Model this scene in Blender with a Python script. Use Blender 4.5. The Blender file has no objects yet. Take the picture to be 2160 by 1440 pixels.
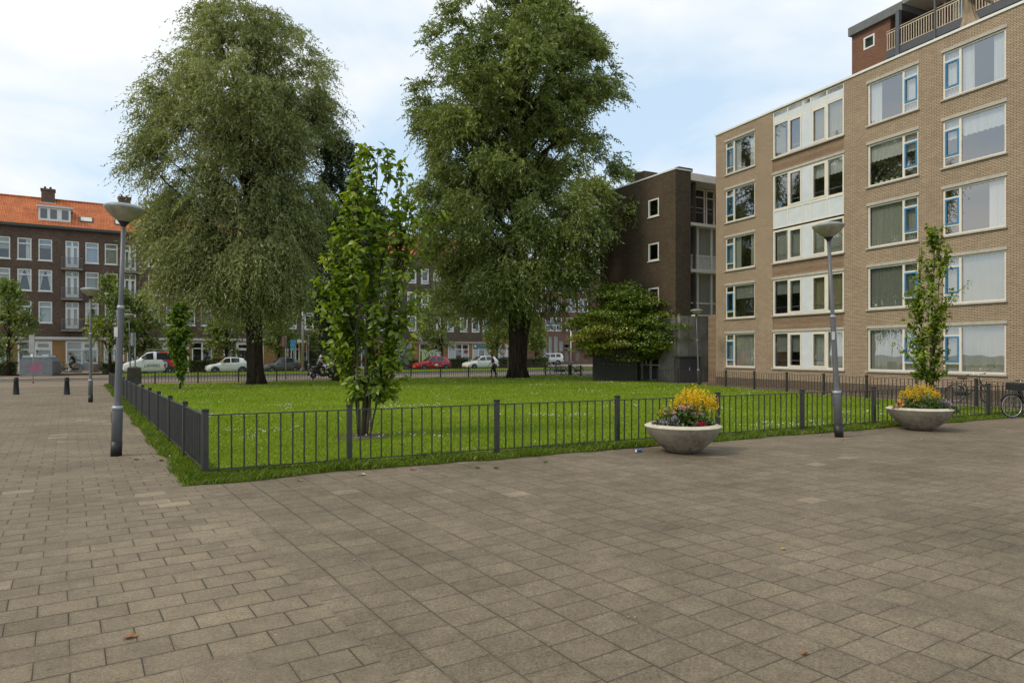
import bpy, bmesh, math, random
import numpy as np
from mathutils import Vector, Matrix, noise as mnoise

random.seed(7)
RNG = np.random.default_rng(7)
S = bpy.context.scene
COL = S.collection
R = math.radians
F, HZ, CH = 1440.0, 742.7, 1.9      # focal length and horizon in photo pixels (2160 wide), camera height in m


# ---------------------------------------------------------------- surveying helpers (photo -> ground plan)
def gp(px, py):
    d = F * CH / (py - HZ)
    return Vector(((px - 1080) / F * d, d))


def dp(px, d):
    return Vector(((px - 1080) / F * d, d))


def on_line(O, u, px):
    r = (px - 1080) / F
    return (r * O[1] - O[0]) / (u[0] - r * u[1])


def z_at(py, d):
    return CH - (py - HZ) * d / F


# ---------------------------------------------------------------- mesh builder
class MB:
    def __init__(self):
        self.v, self.f, self.m, self.sm = [], [], [], []

    def add(self, vs, fs, mi=0, smooth=False):
        o = len(self.v)
        self.v.extend([tuple(p) for p in vs])
        for f in fs:
            self.f.append(tuple(i + o for i in f))
            self.m.append(mi)
            self.sm.append(smooth)
        return self

    def quad(self, a, b, c, d, mi=0):
        return self.add([a, b, c, d], [(0, 1, 2, 3)], mi)

    def box(self, x0, x1, y0, y1, z0, z1, mi=0, bev=0.0):
        if bev > 0:
            b = bev
            p = [(x0, y0), (x1, y0), (x1, y1), (x0, y1)]
            q = [(x0 + b, y0 + b), (x1 - b, y0 + b), (x1 - b, y1 - b), (x0 + b, y1 - b)]
            rings = [[(x, y, z0) for x, y in p], [(x, y, z1 - b) for x, y in p], [(x, y, z1) for x, y in q]]
            vs = [v for r in rings for v in r]
            fs = [(3, 2, 1, 0), (8, 9, 10, 11)]
            for k in range(2):
                for i in range(4):
                    j = (i + 1) % 4
                    fs.append((k * 4 + i, k * 4 + j, k * 4 + 4 + j, k * 4 + 4 + i))
            return self.add(vs, fs, mi)
        vs = [(x0, y0, z0), (x1, y0, z0), (x1, y1, z0), (x0, y1, z0), (x0, y0, z1), (x1, y0, z1), (x1, y1, z1), (x0, y1, z1)]
        return self.add(vs, [(3, 2, 1, 0), (4, 5, 6, 7), (0, 1, 5, 4), (1, 2, 6, 5), (2, 3, 7, 6), (3, 0, 4, 7)], mi)

    def prism(self, poly, z0, z1, mi=0):
        n = len(poly)
        vs = [(x, y, z0) for x, y in poly] + [(x, y, z1) for x, y in poly]
        fs = [tuple(range(n - 1, -1, -1)), tuple(range(n, 2 * n))]
        for i in range(n):
            j = (i + 1) % n
            fs.append((i, j, n + j, n + i))
        return self.add(vs, fs, mi)

    def xprism(self, poly, y0, y1, mi=0):
        """outline in x,z extruded along y"""
        n = len(poly)
        vs = [(x, y0, z) for x, z in poly] + [(x, y1, z) for x, z in poly]
        fs = [tuple(range(n)), tuple(range(2 * n - 1, n - 1, -1))]
        for i in range(n):
            j = (i + 1) % n
            fs.append((j, i, n + i, n + j))
        return self.add(vs, fs, mi)

    def tube(self, pts, rad, n=8, mi=0, cap=True, smooth=True):
        pts = [Vector(p) for p in pts]
        if not hasattr(rad, '__len__'):
            rad = [rad] * len(pts)
        vs, fs = [], []
        prev = None
        for i, p in enumerate(pts):
            t = (pts[min(i + 1, len(pts) - 1)] - pts[max(i - 1, 0)])
            t = t.normalized() if t.length > 1e-9 else Vector((0, 0, 1))
            if prev is None:
                a = t.cross(Vector((0, 0, 1)))
                if a.length < 1e-3:
                    a = t.cross(Vector((0, 1, 0)))
                a.normalize()
            else:
                a = prev - t * prev.dot(t)
                a = a.normalized() if a.length > 1e-6 else t.orthogonal().normalized()
            prev = a
            b = t.cross(a)
            for k in range(n):
                th = 2 * math.pi * k / n
                vs.append(p + (a * math.cos(th) + b * math.sin(th)) * rad[i])
        for i in range(len(pts) - 1):
            for k in range(n):
                j = (k + 1) % n
                fs.append((i * n + k, i * n + j, i * n + n + j, i * n + n + k))
        if cap:
            fs.append(tuple(range(n - 1, -1, -1)))
            fs.append(tuple(range((len(pts) - 1) * n, len(pts) * n)))
        return self.add(vs, fs, mi, smooth)

    def lathe(self, prof, c=(0, 0, 0), n=32, mi=0, axis='z', smooth=True, wob=None):
        vs, fs = [], []
        for r, h in prof:
            for k in range(n):
                th = 2 * math.pi * k / n
                rr = r * (wob(th, h) if wob else 1)
                x, y = rr * math.cos(th), rr * math.sin(th)
                if axis == 'z':
                    vs.append((c[0] + x, c[1] + y, c[2] + h))
                elif axis == 'y':
                    vs.append((c[0] + x, c[1] + h, c[2] + y))
                else:
                    vs.append((c[0] + h, c[1] + x, c[2] + y))
        for i in range(len(prof) - 1):
            for k in range(n):
                j = (k + 1) % n
                fs.append((i * n + k, i * n + j, i * n + n + j, i * n + n + k))
        return self.add(vs, fs, mi, smooth)

    def torus(self, c, r, rt, n=28, m=8, mi=0, axis='y'):
        prof = [(r + rt * math.cos(2 * math.pi * i / m), rt * math.sin(2 * math.pi * i / m)) for i in range(m + 1)]
        return self.lathe(prof, c, n, mi, axis)

    def build(self, name, mats, parent=None, loc=None, rot=None):
        me = bpy.data.meshes.new(name)
        me.from_pydata(self.v, [], self.f)
        if not isinstance(mats, (list, tuple)):
            mats = [mats]
        for m in mats:
            me.materials.append(m)
        me.polygons.foreach_set('material_index', self.m)
        me.polygons.foreach_set('use_smooth', self.sm)
        me.update()
        return link(name, me, parent, loc, rot)


def link(name, data, parent=None, loc=None, rot=None):
    o = bpy.data.objects.new(name, data)
    COL.objects.link(o)
    if parent is not None:
        o.parent = parent
    if loc is not None:
        o.location = loc
    if rot is not None:
        o.rotation_euler = rot
    return o


def tag(o, label=None, cat=None, group=None, kind=None):
    if label:
        o['label'] = label
    if cat:
        o['category'] = cat
    if group:
        o['group'] = group
    if kind:
        o['kind'] = kind
    return o


def thing(name, label, cat, loc=(0, 0, 0), rz=0.0, group=None):
    o = bpy.data.objects.new(name, None)
    COL.objects.link(o)
    o.empty_display_size = 0.2
    o.location = loc if len(loc) == 3 else (loc[0], loc[1], 0)
    o.rotation_euler = (0, 0, rz)
    return tag(o, label, cat, group)


def children(o):
    return [c for c in bpy.data.objects if c.parent == o]


def copy_tree(o, parent=None, kids=None):
    if kids is None:
        kids = {}
        for c in bpy.data.objects:
            if c.parent:
                kids.setdefault(c.parent.name, []).append(c)
    c = o.copy()
    COL.objects.link(c)
    c.parent = parent
    for k in kids.get(o.name, []):
        copy_tree(k, c, kids)
    return c


def np_mesh(name, V, Fc, mat, parent=None, tint=None, smooth=False, loc=None):
    """V (n,3) float, Fc (m,k) int"""
    me = bpy.data.meshes.new(name)
    n, (m, k) = len(V), Fc.shape
    me.vertices.add(n)
    me.vertices.foreach_set('co', np.ascontiguousarray(V, dtype=np.float32).ravel())
    me.loops.add(m * k)
    me.loops.foreach_set('vertex_index', np.ascontiguousarray(Fc, dtype=np.int32).ravel())
    me.polygons.add(m)
    me.polygons.foreach_set('loop_start', np.arange(0, m * k, k, dtype=np.int32))
    if smooth:
        me.polygons.foreach_set('use_smooth', np.ones(m, dtype=bool))
    if tint is not None:
        at = me.attributes.new('tint', 'FLOAT', 'POINT')
        at.data.foreach_set('value', np.ascontiguousarray(tint, dtype=np.float32))
    me.materials.append(mat)
    me.update(calc_edges=True)
    me.validate()
    return link(name, me, parent, loc)


# ---------------------------------------------------------------- materials
class NT:
    def __init__(self, name):
        self.mat = bpy.data.materials.new(name)
        self.mat.use_nodes = True
        self.t = self.mat.node_tree
        self.t.nodes.clear()
        self.out = self.t.nodes.new('ShaderNodeOutputMaterial')

    def n(self, typ, **kw):
        nd = self.t.nodes.new('ShaderNode' + typ)
        for k, v in kw.items():
            setattr(nd, k, v)
        return nd

    def l(self, a, b):
        self.t.links.new(a, b)

    def inp(self, sock, v):
        if hasattr(v, 'is_output'):
            self.l(v, sock)
        elif isinstance(v, (tuple, list)) and sock.type == 'RGBA' and len(v) == 3:
            sock.default_value = (*v, 1)
        else:
            sock.default_value = v

    def math(self, op, a, b=0.0, c=None, clamp=False):
        nd = self.n('Math', operation=op, use_clamp=clamp)
        self.inp(nd.inputs[0], a)
        self.inp(nd.inputs[1], b)
        if c is not None:
            self.inp(nd.inputs[2], c)
        return nd.outputs[0]

    def mix(self, fac, a, b, blend='MIX'):
        nd = self.n('Mix', data_type='RGBA', blend_type=blend)
        self.inp(nd.inputs[0], fac)
        self.inp(nd.inputs[6], a)
        self.inp(nd.inputs[7], b)
        return nd.outputs[2]

    def noise(self, scale, detail=3, vec=None, rough=0.5, dim='3D'):
        nd = self.n('TexNoise', noise_dimensions=dim)
        nd.inputs['Scale'].default_value = scale
        nd.inputs['Detail'].default_value = detail
        nd.inputs['Roughness'].default_value = rough
        if vec is not None:
            self.l(vec, nd.inputs['Vector'])
        return nd.outputs[0]

    def ramp(self, fac, stops):
        nd = self.n('ValToRGB')
        cr = nd.color_ramp
        while len(cr.elements) < len(stops):
            cr.elements.new(0.5)
        for e, (p, c) in zip(cr.elements, stops):
            e.position = p
            e.color = (*c, 1) if len(c) == 3 else c
        self.inp(nd.inputs[0], fac)
        return nd.outputs[0]

    def rng(self, v, a, b, c, d):
        nd = self.n('MapRange')
        self.inp(nd.inputs[0], v)
        for i, q in enumerate((a, b, c, d)):
            self.inp(nd.inputs[i + 1], q)
        return nd.outputs[0]

    def obj(self):
        return self.n('TexCoord').outputs['Object']

    def pos(self):
        return self.n('NewGeometry').outputs['Position']

    def xyz(self, vec):
        nd = self.n('SeparateXYZ')
        self.l(vec, nd.inputs[0])
        return nd.outputs

    def comb(self, x=0.0, y=0.0, z=0.0):
        nd = self.n('CombineXYZ')
        self.inp(nd.inputs[0], x)
        self.inp(nd.inputs[1], y)
        self.inp(nd.inputs[2], z)
        return nd.outputs[0]

    def principled(self, color, rough=0.6, metal=0.0, spec=0.5, bump=None, bstr=0.3, bdist=0.01, **kw):
        p = self.n('BsdfPrincipled')
        self.inp(p.inputs['Base Color'], color)
        self.inp(p.inputs['Roughness'], rough)
        p.inputs['Metallic'].default_value = metal
        p.inputs['Specular IOR Level'].default_value = spec
        for k, v in kw.items():
            self.inp(p.inputs[k], v)
        if bump is not None:
            b = self.n('Bump')
            b.inputs['Strength'].default_value = bstr
            b.inputs['Distance'].default_value = bdist
            self.l(bump, b.inputs['Height'])
            self.l(b.outputs[0], p.inputs['Normal'])
        self.l(p.outputs[0], self.out.inputs[0])
        return p


def plain(name, col, rough=0.5, metal=0.0, var=0.12, scale=6.0, spec=0.5, bump=0.0, **kw):
    t = NT(name)
    o = t.obj()
    nz = t.noise(scale, 4, o)
    dark = tuple(c * (1 - var) for c in col)
    lite = tuple(min(1, c * (1 + var)) for c in col)
    c = t.ramp(nz, [(0.3, dark), (0.7, lite)])
    rr = t.rng(nz, 0.2, 0.8, max(0.02, rough - 0.06), min(1, rough + 0.06))
    t.principled(c, rr, metal, spec, bump=t.noise(scale * 8, 3, o) if bump > 0 else None, bstr=bump, **kw)
    return t.mat


def brick_mat(name, c1, c2, mortar, bw=0.22, bh=0.0625, ms=0.010, stain=0.25, rough=0.85, bands=None, offs=0.5, course=0.5):
    t = NT(name)
    x, y, z = t.xyz(t.obj())[0:3]
    v = t.comb(t.math('ADD', x, y), z, 0.0)
    br = t.n('TexBrick', offset=offs, offset_frequency=2, squash=1.0)
    t.l(v, br.inputs['Vector'])
    br.inputs['Scale'].default_value = 1.0
    br.inputs['Mortar Size'].default_value = ms
    br.inputs['Mortar Smooth'].default_value = 0.2
    br.inputs['Bias'].default_value = 0.0
    br.inputs['Brick Width'].default_value = bw
    br.inputs['Row Height'].default_value = bh
    if bands:                       # alternate courses in another colour
        k = t.math('FRACT', t.math('DIVIDE', z, bands[1]))
        sel = t.math('LESS_THAN', k, bands[2])
        c1s, c2s = t.mix(sel, c1, bands[0]), t.mix(sel, c2, tuple(q * 0.8 for q in bands[0]))
        t.l(c1s, br.inputs['Color1'])
        t.l(c2s, br.inputs['Color2'])
    else:
        t.inp(br.inputs['Color1'], c1)
        t.inp(br.inputs['Color2'], c2)
    t.inp(br.inputs['Mortar'], mortar)
    n1 = t.noise(0.45, 5, v, 0.6)
    n2 = t.noise(9.0, 3, v)
    st = t.comb(t.math('MULTIPLY', t.math('ADD', x, y), 2.2), t.math('MULTIPLY', z, 0.25), 0.0)
    n3 = t.noise(1.0, 4, st, 0.6)
    k = t.math('ADD', t.math('MULTIPLY', n1, 0.5), t.math('ADD', t.math('MULTIPLY', n2, 0.3), t.math('MULTIPLY', n3, 0.2)))
    fac = t.rng(k, 0.3, 0.7, 1 - stain, 1 + stain)
    col = t.mix(1.0, br.outputs[0], t.comb(fac, fac, fac), 'MULTIPLY')
    h = t.math('ADD', t.math('SUBTRACT', 1.0, br.outputs['Fac']), t.math('MULTIPLY', n2, 0.3))
    t.principled(col, rough, spec=0.25, bump=h, bstr=0.5, bdist=0.006)
    return t.mat


def tile_mat(name, ang, wa, wc, base, jcol, stagger, cols_along_v=False, joint=0.006, grain=0.42, vary=0.085, stain=0.24, seed=0.0, rough=0.9):
    """rectangular pavers laid in world space. wa: length along a course, wc: course pitch; stagger: shift per course (fraction)"""
    t = NT(name)
    p = t.pos()
    mp = t.n('VectorRotate', rotation_type='Z_AXIS')
    t.l(p, mp.inputs['Vector'])
    mp.inputs['Angle'].default_value = -ang
    # slow warp so that the courses are not ruler straight
    w = t.noise(0.35, 2, p)
    wob = t.math('MULTIPLY', t.math('SUBTRACT', w, 0.5), 0.10)
    u, v = t.xyz(mp.outputs[0])[0:2]
    u, v = t.math('ADD', u, wob), t.math('ADD', v, wob)
    a, c = (v, u) if cols_along_v else (u, v)
    cc = t.math('DIVIDE', c, wc)
    ci = t.math('FLOOR', cc)
    if stagger == 'half':
        off = t.math('MULTIPLY', t.math('FLOORED_MODULO', ci, 2.0), 0.5)
    else:
        wn = t.n('TexWhiteNoise', noise_dimensions='1D')
        t.l(ci, wn.inputs['W'])
        off = t.math('ADD', t.math('MULTIPLY', ci, stagger), t.math('MULTIPLY', wn.outputs['Value'], 0.12))
    aa = t.math('ADD', t.math('DIVIDE', a, wa), off)
    ai = t.math('FLOOR', aa)
    fa = t.math('MULTIPLY', t.math('SUBTRACT', 0.5, t.math('ABSOLUTE', t.math('SUBTRACT', t.math('FRACT', aa), 0.5))), wa)
    fc = t.math('MULTIPLY', t.math('SUBTRACT', 0.5, t.math('ABSOLUTE', t.math('SUBTRACT', t.math('FRACT', cc), 0.5))), wc)
    jw = t.math('MULTIPLY', t.rng(t.noise(1.3, 3, p), 0.3, 0.7, 0.35, 1.25), joint)
    # the stretcher joints are tighter than the long ones
    dist = t.math('MINIMUM', t.math('MULTIPLY', fa, 1.35), fc)
    edge = t.rng(t.math('DIVIDE', dist, jw), 0.55, 1.3, 0.0, 1.0)
    edge2 = t.rng(dist, 0.004, 0.03, 0.0, 1.0)
    wn2 = t.n('TexWhiteNoise', noise_dimensions='3D')
    t.l(t.comb(ai, ci, seed), wn2.inputs['Vector'])
    tv = t.rng(wn2.outputs['Value'], 0, 1, 1 - vary, 1 + vary)
    g1 = t.noise(120, 2, p, 0.75)
    g2 = t.noise(42, 3, p, 0.7)
    gr = t.rng(t.math('ADD', t.math('MULTIPLY', g1, 0.6), t.math('MULTIPLY', g2, 0.4)), 0.32, 0.68, 1 - grain, 1 + grain)
    s1 = t.noise(0.5, 5, p, 0.62)
    s2 = t.noise(2.6, 5, p, 0.65)
    st = t.rng(t.math('ADD', t.math('MULTIPLY', s1, 0.6), t.math('MULTIPLY', s2, 0.4)), 0.33, 0.67, 1 - stain, 1 + stain)
    k = t.math('MULTIPLY', t.math('MULTIPLY', tv, gr), st)
    k = t.math('MULTIPLY', k, t.rng(edge2, 0, 1, 0.84, 1.0))
    k = t.math('MULTIPLY', k, t.rng(t.noise(9, 4, p, 0.7), 0.3, 0.7, 0.88, 1.12))
    # now and then a replaced, paler slab
    k = t.math('MULTIPLY', k, t.rng(t.math('GREATER_THAN', wn2.outputs['Value'], 0.988), 0, 1, 1.0, 1.28))
    # trodden gum and droppings
    vo = t.n('TexVoronoi', voronoi_dimensions='2D')
    vo.inputs['Scale'].default_value = 1.5
    t.l(p, vo.inputs['Vector'])
    vs_ = t.xyz(vo.outputs['Color'])[0]
    spot = t.math('LESS_THAN', vo.outputs['Distance'], t.math('MULTIPLY', vs_, 0.026))
    k = t.math('MULTIPLY', k, t.rng(spot, 0, 1, 1.0, t.rng(t.xyz(vo.outputs['Color'])[1], 0, 1, 0.45, 1.6)))
    col = t.mix(1.0, base, t.comb(k, k, k), 'MULTIPLY')
    hue = t.mix(t.rng(s2, 0.4, 0.75, 0.0, 0.4), col, t.mix(1.0, col, (0.97, 1.0, 0.93), 'MULTIPLY'))
    moss = t.mix(t.rng(t.noise(1.1, 3, p), 0.45, 0.7, 0, 0.5), jcol, (0.035, 0.048, 0.012))
    moss = t.mix(t.rng(t.noise(0.9, 3, p), 0.57, 0.63, 0, 0.75), moss, (0.3, 0.26, 0.18))
    col = t.mix(edge, moss, hue)
    h = t.math('ADD', t.math('MULTIPLY', edge, 0.8), t.math('ADD', t.math('MULTIPLY', g1, 0.18), t.math('MULTIPLY', wn2.outputs['Value'], 0.25)))
    t.principled(col, rough, spec=0.3, bump=h, bstr=0.55, bdist=0.006)
    return t.mat


def leaf_mat(name, dark, mid, lite, under=None, transl=0.35, gloss=0.08):
    t = NT(name)
    at = t.n('Attribute', attribute_name='tint')
    c = t.ramp(at.outputs['Fac'], [(0.0, dark), (0.5, mid), (1.0, lite)])
    if under:
        bf = t.n('NewGeometry').outputs['Backfacing']
        c = t.mix(t.math('MULTIPLY', bf, 0.7), c, under)
    d = t.n('BsdfDiffuse')
    t.l(c, d.inputs[0])
    tr = t.n('BsdfTranslucent')
    tc = t.mix(1.0, c, (1.25, 1.25, 0.55), 'MULTIPLY')
    t.l(tc, tr.inputs[0])
    m = t.n('MixShader')
    m.inputs[0].default_value = transl
    t.l(d.outputs[0], m.inputs[1])
    t.l(tr.outputs[0], m.inputs[2])
    g = t.n('BsdfGlossy')
    g.inputs['Roughness'].default_value = 0.42
    g.inputs[0].default_value = (1, 1, 1, 1)
    m2 = t.n('MixShader')
    m2.inputs[0].default_value = gloss
    t.l(m.outputs[0], m2.inputs[1])
    t.l(g.outputs[0], m2.inputs[2])
    t.l(m2.outputs[0], t.out.inputs[0])
    return t.mat


def glass_mat(name, tint=(0.86, 0.9, 0.88), refl=1.0, ior=1.75):
    t = NT(name)
    fr = t.n('Fresnel')
    # a thin pane: the same reflectance from both sides
    bf = t.n('NewGeometry').outputs['Backfacing']
    t.l(t.rng(bf, 0, 1, ior, 1 / ior), fr.inputs['IOR'])
    tr = t.n('BsdfTransparent')
    t.inp(tr.inputs[0], tint)
    g = t.n('BsdfGlossy')
    g.inputs['Roughness'].default_value = 0.0
    g.inputs[0].default_value = (1, 1, 1, 1)
    # panes are never quite flat
    b = t.n('Bump')
    b.inputs['Strength'].default_value = 0.02
    b.inputs['Distance'].default_value = 0.05
    t.l(t.noise(1.4, 1, t.obj()), b.inputs['Height'])
    t.l(b.outputs[0], g.inputs['Normal'])
    m = t.n('MixShader')
    t.l(t.math('MULTIPLY', fr.outputs[0], refl, clamp=True), m.inputs[0])
    t.l(tr.outputs[0], m.inputs[1])
    t.l(g.outputs[0], m.inputs[2])
    t.l(m.outputs[0], t.out.inputs[0])
    return t.mat


def curtain_mat(name, col, transl=0.35):
    t = NT(name)
    x, y, z = t.xyz(t.obj())[0:3]
    v = t.comb(t.math('MULTIPLY', t.math('ADD', x, y), 9.0), t.math('MULTIPLY', z, 0.35), 0)
    n = t.noise(1.0, 3, v)
    c = t.ramp(n, [(0.3, tuple(q * 0.84 for q in col)), (0.65, col)])
    d, tr, m = t.n('BsdfDiffuse'), t.n('BsdfTranslucent'), t.n('MixShader')
    t.l(c, d.inputs[0])
    t.l(c, tr.inputs[0])
    m.inputs[0].default_value = transl
    t.l(d.outputs[0], m.inputs[1])
    t.l(tr.outputs[0], m.inputs[2])
    t.l(m.outputs[0], t.out.inputs[0])
    return t.mat


M = {}
# setting
UANG = math.atan2(0.546, 0.838)
M['path'] = tile_mat('path_pavers', UANG, 0.377, 0.283, (0.197, 0.154, 0.103), (0.052, 0.042, 0.029), 'half', seed=1.0, joint=0.006, grain=0.62, stain=0.32)
M['plaza'] = tile_mat('plaza_pavers', UANG, 0.283, 0.375, (0.182, 0.142, 0.096), (0.055, 0.045, 0.031), 0.18, cols_along_v=True, joint=0.005, seed=2.0, grain=0.62, stain=0.32)
TANG = math.atan2(0.5306, 0.8475)
M['band'] = tile_mat('street_bricks', TANG, 0.21, 0.11, (0.245, 0.185, 0.132), (0.11, 0.085, 0.06), 'half', joint=0.004, grain=0.2)
M['foot'] = tile_mat('footpath_tiles', TANG, 0.3, 0.3, (0.27, 0.225, 0.16), (0.11, 0.09, 0.06), 'half', joint=0.004, grain=0.2)
M['asphalt'] = plain('asphalt', (0.135, 0.125, 0.11), 0.9, var=0.2, scale=1.4, bump=0.2)
M['kerb'] = plain('kerb_concrete', (0.26, 0.24, 0.2), 0.85, var=0.2, scale=3)


def lawn_material():
    t = NT('lawn')
    p = t.pos()
    n1, n2, n3 = t.noise(0.35, 5, p, 0.6), t.noise(3.5, 5, p, 0.65), t.noise(40, 3, p, 0.6)
    k = t.math('ADD', t.math('MULTIPLY', n1, 0.5), t.math('ADD', t.math('MULTIPLY', n2, 0.3), t.math('MULTIPLY', n3, 0.2)))
    c = t.ramp(k, [(0.30, (0.065, 0.105, 0.006)), (0.5, (0.145, 0.215, 0.009)), (0.68, (0.23, 0.285, 0.022))])
    sx = t.n('Mapping')
    sx.inputs['Rotation'].default_value = (0, 0, -0.4)
    sx.inputs['Scale'].default_value = (0.35, 0.9, 1)
    t.l(p, sx.inputs[0])
    bare = t.rng(t.noise(0.62, 4, sx.outputs[0], 0.55), 0.665, 0.70, 0.0, 0.85)
    c = t.mix(bare, c, (0.085, 0.072, 0.045))
    t.principled(c, 0.95, spec=0.1, bump=n3, bstr=0.8, bdist=0.03)
    return t.mat


M['lawn'] = lawn_material()
M['blade'] = leaf_mat('grass_blades', (0.105, 0.175, 0.005), (0.215, 0.305, 0.010), (0.38, 0.43, 0.03), transl=0.3, gloss=0.03)
M['rough_blade'] = leaf_mat('edge_grass', (0.05, 0.095, 0.006), (0.125, 0.195, 0.010), (0.25, 0.28, 0.04), transl=0.25, gloss=0.03)
M['daisy'] = plain('clover_white', (0.72, 0.70, 0.62), 0.8, var=0.1)
M['soil'] = plain('soil', (0.075, 0.055, 0.038), 0.95, var=0.45, scale=9, bump=0.6)
def border_material():
    t = NT('grass_border')
    p = t.pos()
    n1, n2 = t.noise(2.2, 5, p, 0.65), t.noise(18, 4, p, 0.6)
    k = t.math('ADD', t.math('MULTIPLY', n1, 0.6), t.math('MULTIPLY', n2, 0.4))
    c = t.ramp(k, [(0.36, (0.075, 0.058, 0.035)), (0.52, (0.065, 0.095, 0.010)), (0.66, (0.12, 0.17, 0.012))])
    t.principled(c, 0.95, spec=0.1, bump=n2, bstr=0.8, bdist=0.03)
    return t.mat


M['border'] = border_material()
# masonry
M['beige'] = brick_mat('beige_brick', (0.495, 0.380, 0.262), (0.395, 0.292, 0.193), (0.165, 0.12, 0.078), ms=0.012, stain=0.16)
M['beige_red'] = brick_mat('red_banded_brick', (0.36, 0.265, 0.165), (0.30, 0.215, 0.13), (0.16, 0.12, 0.08), ms=0.010, stain=0.16, bands=((0.335, 0.205, 0.135), 0.375, 0.6))
M['brown'] = brick_mat('dark_brown_brick', (0.122, 0.086, 0.052), (0.074, 0.053, 0.034), (0.070, 0.054, 0.038), ms=0.010, stain=0.3)
M['terrace'] = brick_mat('umber_brick', (0.185, 0.112, 0.075), (0.095, 0.062, 0.046), (0.11, 0.084, 0.064), ms=0.011, stain=0.35)
M['terrace2'] = brick_mat('dark_umber_brick', (0.165, 0.115, 0.086), (0.105, 0.075, 0.058), (0.11, 0.088, 0.068), ms=0.011, stain=0.3)
M['orange_brick'] = brick_mat('orange_brick', (0.39, 0.225, 0.085), (0.32, 0.175, 0.066), (0.25, 0.16, 0.08), ms=0.009, stain=0.18)
M['tower'] = brick_mat('red_brown_brick', (0.245, 0.118, 0.068), (0.185, 0.088, 0.052), (0.15, 0.09, 0.06), ms=0.010, stain=0.22)
M['redbrick'] = brick_mat('maroon_brick', (0.19, 0.095, 0.075), (0.135, 0.070, 0.056), (0.13, 0.09, 0.07), ms=0.010, stain=0.3)
M['concrete'] = plain('board_concrete', (0.27, 0.245, 0.20), 0.85, var=0.3, scale=1.6, bump=0.25)
M['concrete_dk'] = plain('weathered_concrete', (0.10, 0.094, 0.078), 0.9, var=0.35, scale=2.2, bump=0.3)
M['stone_lintel'] = plain('lintel_concrete', (0.46, 0.42, 0.35), 0.8, var=0.12, scale=5)
M['cream'] = plain('cream_paint', (0.78, 0.72, 0.61), 0.5, var=0.05, scale=3)
M['white'] = plain('white_paint', (0.80, 0.78, 0.72), 0.45, var=0.05, scale=3)
M['panel'] = plain('white_panel', (0.66, 0.69, 0.70), 0.4, var=0.06, scale=2)
M['blue_frame'] = plain('blue_paint', (0.045, 0.22, 0.42), 0.4, var=0.08)
M['glass'] = glass_mat('window_glass', (0.95, 0.97, 0.95), 1.0, 2.0)
M['glass_b'] = glass_mat('mirror_like_glass', (0.95, 0.97, 0.95), 1.0, 3.3)
M['glass_dk'] = glass_mat('tinted_glass', (0.35, 0.4, 0.38), 1.0, 1.6)
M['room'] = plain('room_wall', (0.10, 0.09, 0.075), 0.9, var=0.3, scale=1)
M['roof_felt'] = plain('roof_felt', (0.12, 0.12, 0.115), 0.9)
M['cur_white'] = curtain_mat('white_voile', (0.84, 0.84, 0.81), 0.25)
M['cur_grey'] = curtain_mat('grey_voile', (0.50, 0.51, 0.43), 0.25)
M['cur_yel'] = curtain_mat('straw_curtain', (0.46, 0.42, 0.24))
M['blind_grey'] = curtain_mat('grey_blind', (0.33, 0.34, 0.30), 0.2)
M['blind_blue'] = curtain_mat('blue_blind', (0.34, 0.55, 0.75), 0.3)
M['blind_mint'] = curtain_mat('mint_blind', (0.55, 0.63, 0.60), 0.3)
M['red_cloth'] = curtain_mat('maroon_cloth', (0.25, 0.06, 0.07), 0.2)
M['dark_metal'] = plain('anthracite_metal', (0.042, 0.040, 0.036), 0.48, var=0.25, scale=4)
M['cap_black'] = plain('black_cap', (0.012, 0.012, 0.012), 0.5)
M['grey_metal'] = plain('grey_paint_metal', (0.115, 0.115, 0.118), 0.42, var=0.14, scale=5)
M['steel'] = plain('galvanised_steel', (0.36, 0.37, 0.37), 0.45, 0.6, var=0.15)
M['black'] = plain('black_plastic', (0.015, 0.015, 0.016), 0.45)
M['rubber'] = plain('tyre_rubber', (0.016, 0.016, 0.017), 0.8)
M['chrome'] = plain('bright_metal', (0.62, 0.62, 0.62), 0.22, 0.95, var=0.05)
M['bark'] = None


def bark(name, c1, c2):
    t = NT(name)
    x, y, z = t.xyz(t.obj())[0:3]
    v = t.comb(t.math('MULTIPLY', x, 7), t.math('MULTIPLY', y, 7), t.math('MULTIPLY', z, 1.3))
    n = t.noise(1.0, 6, v, 0.65)
    m = t.noise(0.9, 3, t.obj())
    c = t.ramp(n, [(0.35, c1), (0.65, c2)])
    c = t.mix(t.rng(m, 0.5, 0.75, 0, 0.35), c, (0.05, 0.06, 0.02))
    t.principled(c, 0.95, spec=0.2, bump=n, bstr=1.0, bdist=0.06)
    return t.mat


M['bark'] = bark('tree_bark', (0.016, 0.011, 0.006), (0.06, 0.043, 0.026))
M['bark_l'] = bark('young_bark', (0.045, 0.036, 0.022), (0.13, 0.10, 0.065))
M['willow'] = leaf_mat('willow_leaves', (0.085, 0.114, 0.026), (0.200, 0.230, 0.066), (0.37, 0.39, 0.14), under=(0.33, 0.345, 0.15), transl=0.30, gloss=0.035)
M['poplar'] = leaf_mat('dense_willow_leaves', (0.058, 0.092, 0.013), (0.155, 0.205, 0.031), (0.31, 0.35, 0.08), under=(0.26, 0.295, 0.095), transl=0.28, gloss=0.035)
M['dark_leaf'] = leaf_mat('dark_leaves', (0.018, 0.040, 0.010), (0.034, 0.070, 0.016), (0.06, 0.10, 0.025), transl=0.25)
M['horn'] = leaf_mat('fresh_leaves', (0.050, 0.105, 0.005), (0.13, 0.215, 0.008), (0.33, 0.40, 0.024), transl=0.46, gloss=0.04)
M['street'] = leaf_mat('street_tree_leaves', (0.09, 0.14, 0.010), (0.18, 0.24, 0.018), (0.29, 0.33, 0.04), transl=0.42)
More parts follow.
